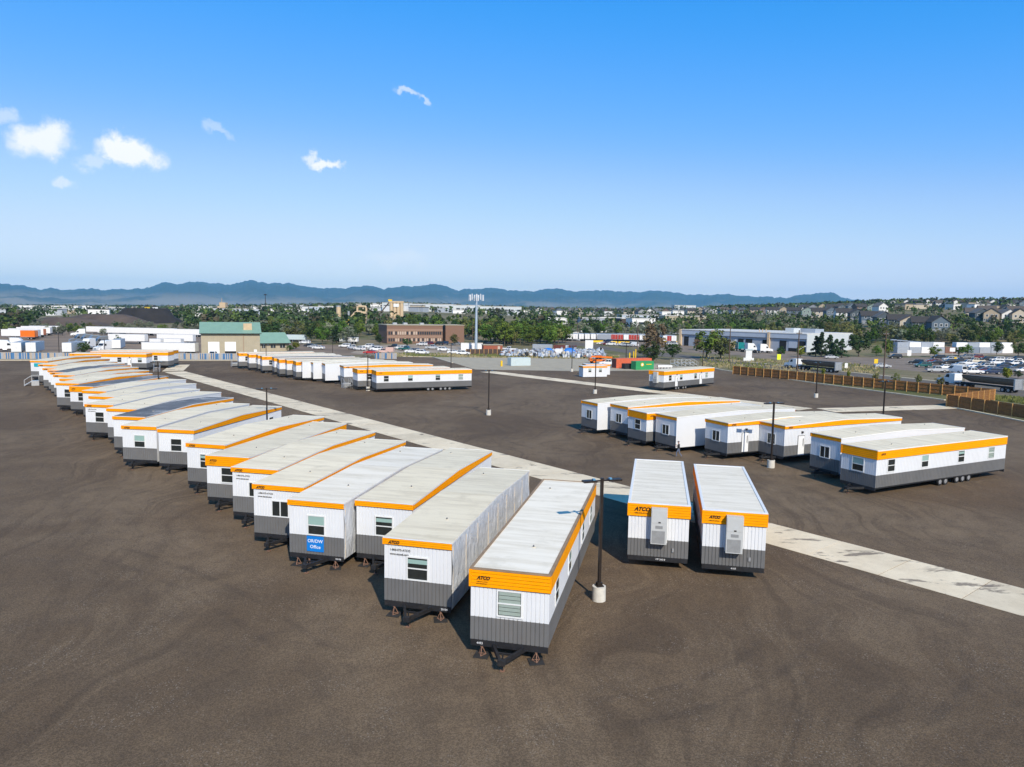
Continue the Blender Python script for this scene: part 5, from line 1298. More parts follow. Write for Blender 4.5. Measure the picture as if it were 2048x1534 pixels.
def tipper(p, rz, label):
    """tractor with a rounded half-pipe hopper trailer; p = middle of the whole rig"""
    o = empty('tipper_truck', (*p, 0), rz); tag(o, label, 'truck', 'tipper trucks on the road')
    add_tractor(o, 'white', False, 5.2)
    n = 14; mb = MB(); pts = []
    ys = [(-8.3, 1.0), (-7.9, 1.0), (2.2, 1.0), (3.6, .62)]
    for (y, s) in ys:
        for k in range(n + 1):
            a = math.pi + math.pi * k / n; pts.append((1.28 * math.cos(a), y, 2.85 + 1.45 * s * math.sin(a)))
    mb.faces(pts, [(i * (n + 1) + k, i * (n + 1) + k + 1, (i + 1) * (n + 1) + k + 1, (i + 1) * (n + 1) + k) for i in range(len(ys) - 1) for k in range(n)], TR_GREY, True)
    mb.poly(pts[:n + 1], TR_GREY); mb.poly(pts[-n - 1:], TR_GREY); obj('hopper', mb.mesh('hopper'), o)
    mb = MB(); mb.box(-1.34, -1.24, -8.3, 3.6, 2.82, 2.95, V_PLAST); mb.box(1.24, 1.34, -8.3, 3.6, 2.82, 2.95, V_PLAST); mb.box(-1.25, 1.25, -8.3, 3.5, 2.86, 2.90, TR_GREY); obj('cover', mb.mesh('cover'), o)
    mb = MB(); mb.box(-1.3, 1.3, -8.5, -8.32, .7, 2.95, W_STEEL)
    for x in (-1.3, 1.16): mb.box(x, x + .14, -8.62, -8.5, .6, 2.95, W_STEEL)
    obj('tailgate', mb.mesh('tailgate'), o)
    mb = MB(); mb.box(-.5, .5, -8, 4.4, .85, 1.25, W_BLACK); obj('chassis', mb.mesh('chassis'), o)
    for sx in (-1, 1):
        for y in (-7.2, -5.9): w_ = obj('wheel', cached(('twheel', .5), None), o, (sx * .97, y, .52)); obj('rim', cached(('trim', .5), None), w_)
    return o
def road_heading(A, B): return math.atan2(-(B[0] - A[0]), B[1] - A[1])
tipper((86.62, 209.15), road_heading((95.76, 187.15), (75.21, 230.33)), 'white tractor with grey hopper trailer passing the utility pole with street lamp')
tipper((104.36, 161.84), road_heading((108.34, 153.48), (95.76, 187.15)), 'white tractor with grey hopper trailer near the yard opening in the fence')
# left truck yard
yd = 'semitrailers in the truck yard behind the slatted fence'
for k, (p, m, lb, hd) in enumerate([((-241.90, 391.78), C_WHITE, 'white semitrailer at the far end of the yard edge row', 100), ((-240.93, 383.78), C_WHITE, 'white semitrailer second from the far end of the yard edge row', 99), ((-230.68, 365.01), C_WHITE, 'white semitrailer with shaded tail in the yard edge row', 98), ((-221.03, 344.82), C_WHITE, 'semitrailer with orange rear doors in the yard edge row', 97), ((-215.08, 331.59), C_WHITE, 'white semitrailer next to the orange one nearest the fence', 96), ((-210.14, 321.90), PAINT['orange'], 'orange box trailer nearest the slatted fence in the edge row', 95)]):
    semi_trailer(p, R(hd), m, lb, 15.5 if 'box' not in lb else 6.0, yd, 4.0, PAINT['orange'] if 'orange-' in lb or 'orange rear' in lb else None)
for (p, hd, lb) in [((-150.57, 220.97), 24, 'white semitrailer showing closed rear doors, first of two side by side'), ((-146.79, 221.91), 23, 'white semitrailer showing closed rear doors and grey flank, second of two'), ((-137.25, 224.28), 14, 'white semitrailer with shaded flank beside the round shrub'), ((-134.42, 247.23), 22, 'white semitrailer rear behind the back trailers')]: semi_trailer(p, R(hd), C_WHITE, lb, 13.5, yd, 3.9)
for (p, hd, L, lb, m) in [((-102.09, 235.65), 88, 17.5, 'long white semitrailer right behind the slatted fence', C_WHITE), ((-149.76, 298.26), 86, 15.5, 'white semitrailer side-on behind the grey tractors', C_WHITE), ((-132.61, 303.99), 86, 15.5, 'white semitrailer side-on beside the green-roofed workshop', C_WHITE),
                          ((-203.67, 384.94), 86, 15, 'pale semitrailer in the back line, first of five', C_WHITE), ((-188.86, 383.77), 86, 15, 'pale semitrailer in the back line, second of five', C_WHITE), ((-176.10, 381.75), 86, 14, 'pale semitrailer in the back line, middle of five', C_WHITE), ((-159.52, 374.15), 86, 14, 'pale semitrailer in the back line, fourth of five', C_WHITE), ((-216.74, 395.34), 86, 14, 'pale semitrailer in the back line, nearest the red tractor', C_WHITE), ((-129.33, 285.64), 86, 7, 'small white box trailer with a green mark', C_WHITE), ((-136.15, 283.50), 86, 4.5, 'short white box trailer near the workshop', C_WHITE)]: o = semi_trailer(p, R(hd), m, lb, L, yd, 3.9 if L > 8 else 2.9)
tr = 'truck tractors in the truck yard'
for (p, hd, c, lb) in [((-174.34, 255.27), -70, 'white', 'white truck tractor facing the yard near the frame edge'), ((-167.08, 238.33), -60, 'white', 'white truck tractor cut off by the frame edge'), ((-175.92, 298.56), 140, 'grey', 'grey truck tractor, first of the diagonal four'), ((-169.31, 291.73), 140, 'grey', 'grey truck tractor, second of the diagonal four'), ((-162.83, 285.26), 140, 'grey', 'grey truck tractor, third of the diagonal four'), ((-156.47, 279.13), 140, 'grey', 'grey truck tractor, last of the diagonal four'),
                       ((-150.02, 258.97), 170, 'white', 'white truck tractor in front of the diagonal grey ones'), ((-136.92, 246.55), 160, 'white', 'white truck tractor behind the back office trailers'), ((-211.62, 358.98), 120, 'white', 'white truck tractor at the back line')]: tractor(p, R(hd), c, lb, True, tr)
# freight yard
fy = 'semitrailers in the freight yard'
C_REDD = mat('door_red', (.38, .03, .02), .5)
k = 0
FYR = [(30.6, 393.8), (33.9, 394.5), (37.2, 395.3), (40.5, 395.9), (43.8, 396.6), (47.1, 397.2), (50.0, 396.9), (53.0, 396.5), (55.6, 396.1), (58.5, 395.7), (61.4, 395.3), (64.1, 394.8), (66.9, 394.4), (69.8, 393.9), (72.7, 393.3), (81.1, 387.6), (83.2, 387.2), (85.4, 386.7)]
items = []
for i, p in enumerate(FYR):
    rd = i in (7, 8, 9, 11, 12, 16)
    o = semi_trailer(p, R(-4), C_WHITE, None, 14, fy, 3.9, C_REDD if rd else C_WHITE); items.append((o, 'white semitrailer with red doors' if rd else 'white semitrailer with white doors', 'in the freight yard rear row', bearing(o)))
label_series(items, 'semitrailer', fy)
for (p, hd, m, lb, L) in [((59.66, 485.45), 88, C_WHITE, 'white semitrailer side-on in front of the freight yard row', 15), ((64.98, 482.99), 89, C_WHITE, 'second white semitrailer side-on in front of the freight yard row', 12), ((75.71, 417.72), 88, C_GREY, 'grey semitrailer side-on among the freight yard cars', 16), ((53.36, 396.01), 75, C_GREY, 'short grey trailer with dark tractor in the freight yard', 7), ((102.26, 450.44), 88, C_GREY, 'grey semitrailer next to the service building', 11)]: semi_trailer(p, R(hd), m, lb, L, fy, 3.8)
semi_trailer((28.99, 429.27), R(-94), C_WHITE, 'white semitrailer coupled to the white truck beside the trees', 9.5, fy)
tractor((37.86, 410.53), R(-98), 'white', 'white truck tractor coupled to a trailer beside the trees', True, 'freight yard tractors')
for (p, c, lb) in [((96.23, 321.99), 'tan', 'tan truck tractor before the service building, first of four'), ((97.62, 314.33), 'teal', 'teal truck tractor before the service building'), ((99.41, 307.15), 'white', 'white truck tractor before the service building, behind the white sign'), ((102.48, 300.65), 'white', 'white truck tractor nearest the dark bay of the service building')]: tractor(p, R(-75), c, lb, True, 'tractors before the service building')
# jersey barriers
for i, p in enumerate([(40.22, 381.90), (43.22, 382.96), (45.95, 383.92), (52.39, 377.17), (56.02, 375.49), (59.34, 373.74), (35.58, 339.62), (82.20, 387.44), (85.94, 388.72)]):
    mb = MB(); mb.prism([(-.32, 0), (-.3, .25), (-.12, .5), (-.1, .95), (.1, .95), (.12, .5), (.3, .25), (.32, 0)], -1.6, 1.6, C_YEL); o = obj('road_barrier', fixn(mb.mesh('road_barrier')), None, (*p, 0), R(-4)); tag(o, f'{ORD[i]} of the yellow road barriers around the freight yard', 'barrier', 'yellow road barriers')

# pink works truck, telehandler
o = car((-45.60, 258.65), R(84), 'pickup', 'pink'); tag(o, 'pink works pickup with box body beside the short slatted fence', 'truck')
mb = MB(); mb.box(-1.05, 1.05, -3.6, -.9, .75, 2.3, PAINT['pink']); obj('box_body', mb.mesh('box_body'), o)
def telehandler(p, rz):
    o = empty('telehandler', (*p, 0), rz); tag(o, 'orange telescopic handler behind the small site offices', 'telehandler'); m = PAINT['orange']
    mb = MB(); mb.box(-1.1, 1.1, -2.4, 2.2, .75, 1.35, m); obj('chassis', mb.mesh('chassis'), o)
    mb = MB(); mb.box(-1.15, -.25, -.4, 1.2, 1.35, 2.45, V_PLAST); mb.box(-1.18, -.22, -.45, 1.25, 2.45, 2.55, m); obj('cab', mb.mesh('cab'), o)
    mb = MB(); mb.bar((.25, -2.3, 2.2), (.25, 4.4, 1.9), .42, .5, m); bo = obj('boom', mb.mesh('boom'), o)
    mb = MB(); mb.bar((.25, 4.2, 1.9), (.25, 5.0, 1.0), .3, .3, m); mb.box(-.5, 1.0, 4.95, 5.1, .5, 1.4, W_BLACK); obj('fork_carriage', mb.mesh('fork_carriage'), bo)
    mb = MB(); mb.box(-1.0, 1.0, -2.9, -2.3, .8, 1.9, m); obj('counterweight', mb.mesh('counterweight'), o)
    for sx in (-1, 1):
        for y in (-1.6, 1.6): mb = MB(); mb.cyl((sx * 1.0, y, .62), (sx * 1.4, y, .62), .62, .62, W_TYRE, 14); w_ = obj('wheel', mb.mesh('wheel'), o); mb = MB(); mb.cyl((sx * .99, y, .62), (sx * 1.41, y, .62), .33, .33, m, 10); obj('rim', mb.mesh('rim'), w_)
telehandler((26.43, 224.46), R(-80))

# ------------------------------------------------------------------ buildings around the yard
def box_mesh(name, x0, x1, y0, y1, z0, z1, m):
    mb = MB(); mb.box(x0, x1, y0, y1, z0, z1, m); return mb.mesh(name)
def piece(name, parent, x0, x1, y0, y1, z0, z1, m):
    return obj(name, cached(('bx', round(x1 - x0, 3), round(y1 - y0, 3), round(z1 - z0, 3), m.name), lambda: box_mesh(name, -(x1 - x0) / 2, (x1 - x0) / 2, -(y1 - y0) / 2, (y1 - y0) / 2, 0, z1 - z0, m)), parent, ((x0 + x1) / 2, (y0 + y1) / 2, z0))
B_TAN = mat('wall_tan', (.40, .345, .245), .7, var=.06, scale=.5); B_GREEN = mat('roof_sage_green', (.20, .33, .255), .5, var=.06, scale=.5); B_WIN = mat('building_glass', (.03, .04, .05), .1, var=.1, spec=.7)
B_BRICK = mat('wall_brown_brick', (.215, .125, .085), .85, var=.18, scale=4, detail=8); B_BRICK2 = mat('wall_brick_band', (.29, .185, .13), .85, var=.12, scale=4); B_SHADE = mat('window_blind_beige', (.48, .38, .30), .6)
B_BLUEG = mat('wall_shaded_blue_grey', (.34, .38, .44), .6, var=.05, scale=.4); B_BAND = mat('wall_band_grey', (.42, .47, .54), .6, var=.05, scale=.4); B_PIL = mat('pilaster_tan', (.62, .46, .29), .7, var=.08); B_WHITE = mat('wall_white_panel', (.54, .57, .58), .6, var=.05, scale=.3)
B_ROOFL = mat('flat_roof_pale', (.60, .58, .54), .8, var=.1); B_DARK = mat('bay_dark', (.012, .013, .015), .8)
B_GRAVEL = mat('stockpile_brown', (.085, .062, .048), .95, var=.35, scale=.08, detail=8, bump=.5, bscale=2); B_COAL = mat('stockpile_dark', (.022, .019, .018), .95, var=.4, scale=.1, detail=8)
B_CREAM = mat('plant_cream', (.56, .42, .26), .6, var=.1, scale=.5); B_RUSTY = mat('shed_rust', (.30, .085, .045), .75, var=.2); B_ANT = mat('antenna_white', (.72, .73, .74), .5)
def frame_of(A, B):
    u = Vector((B[0] - A[0], B[1] - A[1], 0)); return u.length, math.atan2(u.y, u.x)
# green-roofed workshop: front along local x, depth along +y
L_, rz = frame_of((-97.77, 228.92), (-81.77, 235.39)); L_ = 17.5
w = empty('workshop', (*(-97.77, 228.92), 0), rz); tag(w, 'tan workshop with sage-green metal roof and two roller doors', 'workshop', None)
mb = MB(); D_ = 15
ribbed(mb, (0, 0), (L_, 0), (0, -1), 0, 7.4, B_TAN, .6, .08, .03); ribbed(mb, (L_, 0), (L_, D_), (1, 0), 0, 7.4, B_TAN, .6, .08, .03); ribbed(mb, (L_, D_), (0, D_), (0, 1), 0, 7.4, B_TAN, .6, .08, .03); ribbed(mb, (0, D_), (0, 0), (-1, 0), 0, 7.4, B_TAN, .6, .08, .03)
for x in (0, L_): mb.poly([(x, 0, 7.4), (x, D_, 7.4), (x, D_ / 2, 10.6)], B_TAN)
obj('wall', mb.mesh('wall'), w)
mb = MB()
for (y0, z0, y1, z1) in ((-.6, 7.2, D_ / 2, 10.7), (D_ + .6, 7.2, D_ / 2, 10.7)):
    n = 30
    for k in range(n):
        x0, x1 = -.5 + (L_ + 1) * k / n, -.5 + (L_ + 1) * (k + 1) / n
        mb.poly([(x0, y0, z0), (x1 - .05, y0, z0), (x1 - .05, y1, z1), (x0, y1, z1)], B_GREEN); mb.poly([(x1 - .05, y0, z0 + .05), (x1, y0, z0 + .05), (x1, y1, z1 + .05), (x1 - .05, y1, z1 + .05)], B_GREEN)
ro = obj('roof', mb.mesh('roof'), w)
obj('gutter', box_mesh('gutter', -.5, L_ + .5, -.75, -.6, 7.1, 7.3, B_DARK), ro)
obj('rooftop_unit', box_mesh('rooftop_unit', 12.6, 15.2, 2.0, 3.8, 8.2, 10.4, B_CREAM), ro)
for (a, b, op) in ((2.0, 5.3, 0), (6.9, 10.2, 1.6)):
    d = obj('roller_door', box_mesh('roller_door', a, b, -.1, .02, op + .02, 4.6, W_DOOR), w)
    if op: obj('opening', box_mesh('opening', a, b, -.05, .03, .02, op, B_DARK), d)
obj('personnel_door', box_mesh('personnel_door', 15.6, 16.5, -.06, .02, 0, 2.1, W_DOOR), w); obj('downpipe', box_mesh('downpipe', 12.4, 12.55, -.2, 0, 0, 7.2, B_BRICK2), w)
L2, rz2 = frame_of((-89.72, 259.41), (-81.28, 264.98))
w = empty('office_annex', (*(-89.72, 259.41), 0), rz2); tag(w, 'low tan office annex with sage-green roof and three windows', 'building', None)
obj('wall', box_mesh('wall', 0, L2, 0, 9, 0, 3.1, B_TAN), w)
mb = MB(); mb.poly([(-.6, -.8, 2.9), (L2 + .6, -.8, 2.9), (L2 + .2, 5.5, 6.6), (-.2, 5.5, 6.6)], B_GREEN); mb.poly([(L2 + .6, -.8, 2.9), (L2 + .6, 10, 2.9), (L2 + .2, 5.5, 6.6)], B_GREEN); mb.poly([(L2 + .6, 10, 2.9), (-.6, 10, 2.9), (-.2, 5.5, 6.6), (L2 + .2, 5.5, 6.6)], B_GREEN); mb.poly([(-.6, -.8, 2.9), (-.2, 5.5, 6.6), (-.6, 10, 2.9)], B_GREEN)
ro = obj('roof', mb.mesh('roof'), w); obj('gutter', box_mesh('gutter', -.6, L2 + .6, -.95, -.8, 2.75, 2.95, B_DARK), ro)
for a, b in ((.5, 1.7), (3.6, 5.3), (6.9, 8.7)): q = obj('window', box_mesh('window', a, b, -.05, .02, 1.2, 2.4, B_WIN), w); obj('mullion', box_mesh('mullion', (a + b) / 2 - .04, (a + b) / 2 + .04, -.08, -.04, 1.2, 2.4, W_TRIM), q)
# brick office
L3, rz3 = frame_of((-57.53, 334.12), (-33.15, 345.03))
w = empty('brick_office', (*(-57.53, 334.12), 0), rz3); tag(w, 'two-storey brown brick office with rows of small windows', 'building', None)
obj('wall', box_mesh('wall', 0, L3, 0, 16, 0, 8.3, B_BRICK), w)
for z in (2.6, 5.6): obj('brick_band', box_mesh('brick_band', -.02, L3 + .02, -.06, 0, z, z + 1.1, B_BRICK2), w)
obj('roof', box_mesh('roof', -.25, L3 + .25, -.25, 16.25, 8.3, 8.62, B_TAN), w)
rnd = random.Random(3)
for row, z in enumerate((.9, 4.05)):
    for k in range(24):
        x = .5 + (L3 - 1) * (k + .5) / 24; dark = rnd.random() < .55 or (row == 1 and k > 15)
        q = piece('window', w, x - .36, x + .36, -.09, -.01, z, z + 1.45, B_WIN if dark else B_SHADE)
        piece('sill', q, -.4, .4, -.12, -.02, -.1, -.01, B_BRICK2)
for x in (4, 9, 17): obj('rooftop_unit', box_mesh('rooftop_unit', x, x + 1.8, 4, 6, 8.62, 9.5, W_STEEL), w)
w = empty('brick_wing', (*(-32.26, 350.75), 0), rz3); tag(w, 'plain brown brick wing behind the birch beside the brick office', 'building', None)
obj('wall', box_mesh('wall', 0, 9.5, 0, 14, 0, 8.3, B_BRICK), w); obj('roof', box_mesh('roof', -.2, 9.7, -.2, 14.2, 8.3, 8.6, B_TAN), w)
# grey service building
A_, B_ = Vector((83.13, 362.35, 0)), Vector((126.06, 312.42, 0)); L4, rz4 = frame_of(A_, B_)
w = empty('service_building', A_, rz4); tag(w, 'long grey service building with dark truck bays and tan pilasters', 'building', None)
mb = MB(); mb.box(0, L4, 0, 42, 0, 5.6, B_BLUEG); obj('wall', mb.mesh('wall'), w)  # shade on the front is put into this blue-grey wall colour
obj('wall_band', box_mesh('wall_band', -.0, L4 - .02, -.7, 41.9, 5.6, 7.6, B_BAND), w); obj('parapet', box_mesh('parapet', -.1, L4 + .1, -.85, 42.1, 7.6, 7.95, B_ROOFL), w); obj('end_wall', box_mesh('end_wall', L4 + .0, L4 + .25, -.7, 42, 0, 7.59, B_WHITE), w)  # sunlit end wall is coloured paler than the shaded front
for x in (0, 18.6, 47.6): obj('pilaster', box_mesh('pilaster', x, x + 1.1, -1.1, 0, 0, 8.05, B_PIL), w)
for (a, b) in ((2.4, 5.0), (8.8, 12), (22.5, 26.5), (32.5, 35.3), (36.4, 39.7), (44.9, 47.4), (53.2, 56.3), (61.7, 65.1)):
    q = piece('truck_bay', w, a, b, -.12, .05, .02, 4.6, B_DARK); piece('bay_frame', q, -(b - a) / 2 - .15, (b - a) / 2 + .15, -.15, .0, 4.6, 4.85, B_BAND)
q = obj('roller_door', box_mesh('roller_door', 57.4, 61.3, -.12, .05, 1.5, 4.6, B_BAND), w); obj('opening', box_mesh('opening', 57.4, 61.3, -.1, .04, .02, 1.5, B_DARK), q)
for x in (41, 42.6, 44.4): obj('roof_vent', box_mesh('roof_vent', x, x + .3, 3, 3.3, 7.95, 9.3, B_PIL), w)
obj('rooftop_unit', box_mesh('rooftop_unit', 50, 54, 10, 16, 7.95, 9.9, B_WHITE), w); obj('rooftop_screen', box_mesh('rooftop_screen', 48, 60, 18, 26, 7.95, 9.6, B_BLUEG), w)

# cell tower
T_STEEL = mat('tower_galvanised', (.40, .48, .55), .45, .3, var=.08)
w = empty('cell_tower', (*(-14.02, 280.03), 0)); tag(w, 'tall galvanised cell tower with a ring of panel antennas', 'tower', None)
mb = MB(); mb.cyl((0, 0, 0), (0, 0, 20.9), .55, .38, T_STEEL, 16); obj('mast', mb.mesh('mast'), w)
mb = MB()
tri = [Vector((1.9 * math.cos(R(a)), 1.9 * math.sin(R(a)), 20.5)) for a in (90, 210, 330)]
for i in range(3): mb.bar(tri[i], tri[(i + 1) % 3], .12, .12, T_STEEL); mb.bar((0, 0, 20.5), tri[i], .12, .12, T_STEEL)
pl = obj('platform', mb.mesh('platform'), w)
am = box_mesh('antenna', -.16, .16, -.09, .09, -1.15, 1.15, B_ANT)
for i in range(3):
    for t in (-.25, .05, .5, .95, 1.25):
        p = tri[i].lerp(tri[(i + 1) % 3], t); o = obj('antenna', am, pl, (p.x * 1.08, p.y * 1.08, 20.6 + (.25 if t in (.05, .95) else -.1)), R(120 * i + 30))
# tower compound
w = empty('compound_fence', (*(-16.67, 261.55), 0), heading((-16.67, 261.55), (-2.33, 263.68))); tag(w, 'dark timber compound fence at the foot of the cell tower', 'fence')
Lc = math.dist((-16.67, 261.55), (-2.33, 263.68)); B_DKWOOD = mat('timber_dark', (.075, .05, .038), .85, var=.3)
for k in range(9): piece('board_panel', w, Lc * k / 9 + .02, Lc * (k + 1) / 9 - .02, -.05, .05, .05, 1.9, B_DKWOOD); piece('post', w, Lc * k / 9 - .06, Lc * k / 9 + .06, -.16, -.05, 0, 2.0, F_POST)
w = empty('equipment_shed', (*(-11.10, 279.11), 0), heading((-11.10, 279.11), (-3.27, 281.23))); tag(w, 'low rust-red equipment shed inside the tower compound', 'shed'); obj('wall', box_mesh('wall', 0, 7.5, 0, 3, 0, 2.5, B_RUSTY), w); obj('roof', box_mesh('roof', -.2, 7.7, -.2, 3.2, 2.5, 2.75, B_TAN), w); obj('door', box_mesh('door', 5.6, 6.5, -.05, .02, .05, 2.1, B_SHADE), w)
w = empty('equipment_shed', (*(-20.29, 287.19), 0), heading((-20.29, 287.19), (-12.43, 287.57))); tag(w, 'long cream container shed behind the tower compound', 'shed'); obj('wall', box_mesh('wall', 0, 8.5, 0, 2.6, 0, 2.9, C_WHITE), w); obj('roof', box_mesh('roof', -.1, 8.6, -.1, 2.7, 2.9, 3.0, B_TAN), w); obj('door', box_mesh('door', 3.6, 4.4, -.05, .02, .05, 2.1, C_GREY), w)
# containers in front of the hillside estate
C_SLATE = mat('container_slate', (.20, .24, .30), .55, var=.12, dirt=.3)
A_, B_ = (166.51, 317.47), (230.23, 334.22); hd = heading(A_, B_); Lr = math.dist(A_, B_); rnd = random.Random(5)
x = 0; items = []; k = 0
while x < Lr - 6:
    p = (A_[0] + (B_[0] - A_[0]) * (x + 3.1) / Lr, A_[1] + (B_[1] - A_[1]) * (x + 3.1) / Lr); m, nm = [(C_GREY, 'grey'), (C_GREY, 'grey'), (C_WHITE, 'white'), (C_GREY, 'grey'), (C_BROWN, 'brown'), (C_GREY, 'grey'), (C_SLATE, 'slate')][k % 7]
    o = corr_box('shipping_container', p, 6.06, 2.44, 2.6, hd, m, '', 'container', None); items.append((o, f'{nm} container', 'in the lower tier beyond the car park', bearing(o)))
    if k % 6 != 4:
        m2, nm2 = [(C_WHITE, 'white'), (C_GREY, 'grey'), (C_GREY, 'grey'), (C_GREY, 'grey'), (C_WHITE, 'white'), (C_REDD, 'red')][(k * 3 + 1) % 6]
        o = corr_box('shipping_container', (p[0] + 1.5, p[1] + 3), 6.06, 2.44, 2.6, hd, m2, '', 'container', None, z=2.05); items.append((o, f'{nm2} container', 'in the upper tier beyond the car park', bearing(o)))
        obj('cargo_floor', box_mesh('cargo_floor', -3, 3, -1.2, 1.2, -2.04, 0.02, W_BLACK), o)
    x += 6.35; k += 1
label_series(items, 'container', 'container row beyond the car park')
items = []
for i in range(8):
    p = [(179.7, 343.9), (181.9, 342.7), (183.9, 341.7), (186.0, 340.5), (188.0, 339.4), (190.1, 338.2), (192.0, 337.1), (194.1, 336.0)][i]
    o = semi_trailer(p, R(-25), C_WHITE, None, 12, None, 4.0, B_DARK, terr(*p)); items.append((o, 'white-framed trailer with dark rear doors', 'above the container row', bearing(o)))
label_series(items, 'semitrailer', 'dark-doored trailers above the container row')
# signs along the road
def sign_post(p, w, h, z, m, label, rz=0.0, cat='sign'):
    o = empty('roadside_sign', (*p, 0), rz); tag(o, label, cat, 'roadside signs')
    mb = MB(); mb.cyl((0, 0, 0), (0, 0, z), .06, .06, U_GREY, 8); obj('post', mb.mesh('post'), o); obj('panel', box_mesh('panel', -w / 2, w / 2, -.08, -.05, z - h / 2, z + h / 2, m), o)
sign_post((91.47, 250.08), 1.3, 1.9, 1.4, mat('sign_fluorescent', (.75, .85, .03), .5), 'fluorescent yellow-green diamond sign beside the service building'); sign_post((107.24, 214.80), 1.1, 1.3, 2.6, C_YEL, 'yellow sign on a post in the roadside grass')
sign_post((100.50, 219.12), .9, 1.5, .9, C_WHITE, 'small white board in the roadside grass'); sign_post((156.38, 287.44), 1.6, 2.2, 1.6, C_WHITE, 'white board behind the car park'); sign_post((180.75, 299.80), 2.2, 1.6, 2.6, C_WHITE, 'white sign at the back of the car park'); sign_post((106.64, 157.09), .6, .9, 2.2, C_WHITE, 'small white sign beside the tipper at the yard opening'); sign_post((154.22, 253.78), .8, 1.2, 1.4, C_YEL, 'yellow machine-sized sign among the parked cars'); sign_post((31.06, 295.97), 3.2, 3.6, 2.6, C_WHITE, 'large white notice board beside the junk yard')
w = empty('monument_sign', (*(80.72, 248.95), 0), R(-12)); tag(w, 'white stepped monument sign at the roadside', 'sign'); obj('plinth', box_mesh('plinth', -1.7, 1.7, -.5, .5, 0, 1.0, C_WHITE), w); obj('panel', box_mesh('panel', -1.0, 1.0, -.3, .3, 1.0, 3.6, C_WHITE), w); obj('cap', box_mesh('cap', -1.2, 1.2, -.4, .4, 3.6, 4.0, C_BLUE), w)

# salvage yard: heaps of small scrap with a few things one can tell apart
J_M = [mat('scrap_' + n, c, .6, var=.1) for n, c in (('white', (.62, .63, .64)), ('grey', (.30, .33, .38)), ('pale_blue', (.40, .47, .58)), ('black', (.03, .03, .03)), ('rust', (.28, .13, .08)), ('cream', (.55, .48, .35)), ('slate', (.12, .14, .17)))]
mb = MB(); rnd = random.Random(21); q0, q1, q2, q3 = (-4.29, 251.61), (31.72, 246.77), (36.27, 293.74), (-2.80, 272.98)
for k in range(620):
    s, t = rnd.random(), rnd.random()
    x = (q0[0] * (1 - s) + q1[0] * s) * (1 - t) + (q3[0] * (1 - s) + q2[0] * s) * t; y = (q0[1] * (1 - s) + q1[1] * s) * (1 - t) + (q3[1] * (1 - s) + q2[1] * s) * t
    a, b, c = rnd.uniform(.3, 1.1), rnd.uniform(.3, 1.0), rnd.uniform(.4, 1.5); hgt = rnd.uniform(0, 1.4) * max(0, noise.noise((x * .12, y * .12, 1)) + .4)
    mb.box(-a / 2, a / 2, -b / 2, b / 2, hgt, hgt + c, rnd.choice(J_M[:3] + J_M[:3] + J_M), Matrix.Translation((x, y, 0)) @ Matrix.Rotation(rnd.uniform(0, 3), 4, 'Z') @ Matrix.Rotation(rnd.uniform(-.2, .2), 4, 'X'))
o = struct('scrap_heap', mb.mesh('scrap_heap'), kind='stuff', label='jumbled heaps of scrap appliances and crates in the salvage yard')
C_TARP = mat('tarpaulin_blue', (.01, .16, .55), .5, var=.15)
corr_box('shipping_container', (20.86, 289.54), 9, 2.44, 2.5, R(-8), C_RED, 'dark red container at the back of the salvage yard', 'container'); corr_box('shipping_container', (12.12, 294.42), 8, 2.44, 2.5, R(-4), C_GREY, 'slate-grey container at the back of the salvage yard', 'container'); corr_box('skip', (16.97, 265.52), 2.6, 2.2, 2.3, R(-6), C_WHITE, 'white skip in the middle of the salvage yard', 'skip', door=False)
for p, lb, sc in (((13.55, 274.01), 'blue tarpaulin over scrap, first of two in the salvage yard', 1), ((20.87, 266.50), 'blue tarpaulin over scrap, larger of two in the salvage yard', 1.25)):
    mb = MB(); n = 10; pts = []
    for i in range(n + 1):
        for j in range(n + 1):
            u, v = i / n * 2 - 1, j / n * 2 - 1; pts.append((u * 2.2 * sc, v * 1.4 * sc, max(.02, 2.1 * sc * (1 - max(abs(u), abs(v)) ** 3) + .15 * noise.noise((u * 3, v * 3, sc)))))
    mb.faces(pts, [(i * (n + 1) + j, (i + 1) * (n + 1) + j, (i + 1) * (n + 1) + j + 1, i * (n + 1) + j + 1) for i in range(n) for j in range(n)], C_TARP, True); o = obj('tarpaulin', mb.mesh('tarpaulin'), None, (*p, 0)); tag(o, lb, 'tarpaulin', 'blue tarpaulins')

# ------------------------------------------------------------------ far buildings, plant and stockpiles
def far(p): return (p[0], p[1], terr(*p))
def mound(p, rx, ry, h, m, label, flat=.35, name='stockpile'):
    mb = MB(); n, k = 36, 9; pts = []
    for j in range(k + 1):
        t = j / k
        for i in range(n):
            a = 2 * math.pi * i / n; rr = 1 - (1 - flat) * t; wob = 1 + .16 * noise.noise((math.cos(a) * 1.5, math.sin(a) * 1.5, t * 2 + rx))
            pts.append((rx * rr * wob * math.cos(a), ry * rr * wob * math.sin(a), h * t + .5 * noise.noise((a * 3, t * 4, rx)) * t - .4))
    fs = [(j * n + i, j * n + (i + 1) % n, (j + 1) * n + (i + 1) % n, (j + 1) * n + i) for j in range(k) for i in range(n)] + [tuple(k * n + i for i in range(n))]
    mb.faces(pts, fs, m, True); o = obj(name, fixn(mb.mesh(name)), None, far(p)); tag(o, label, 'stockpile', 'stockpiles of the asphalt plant'); return o
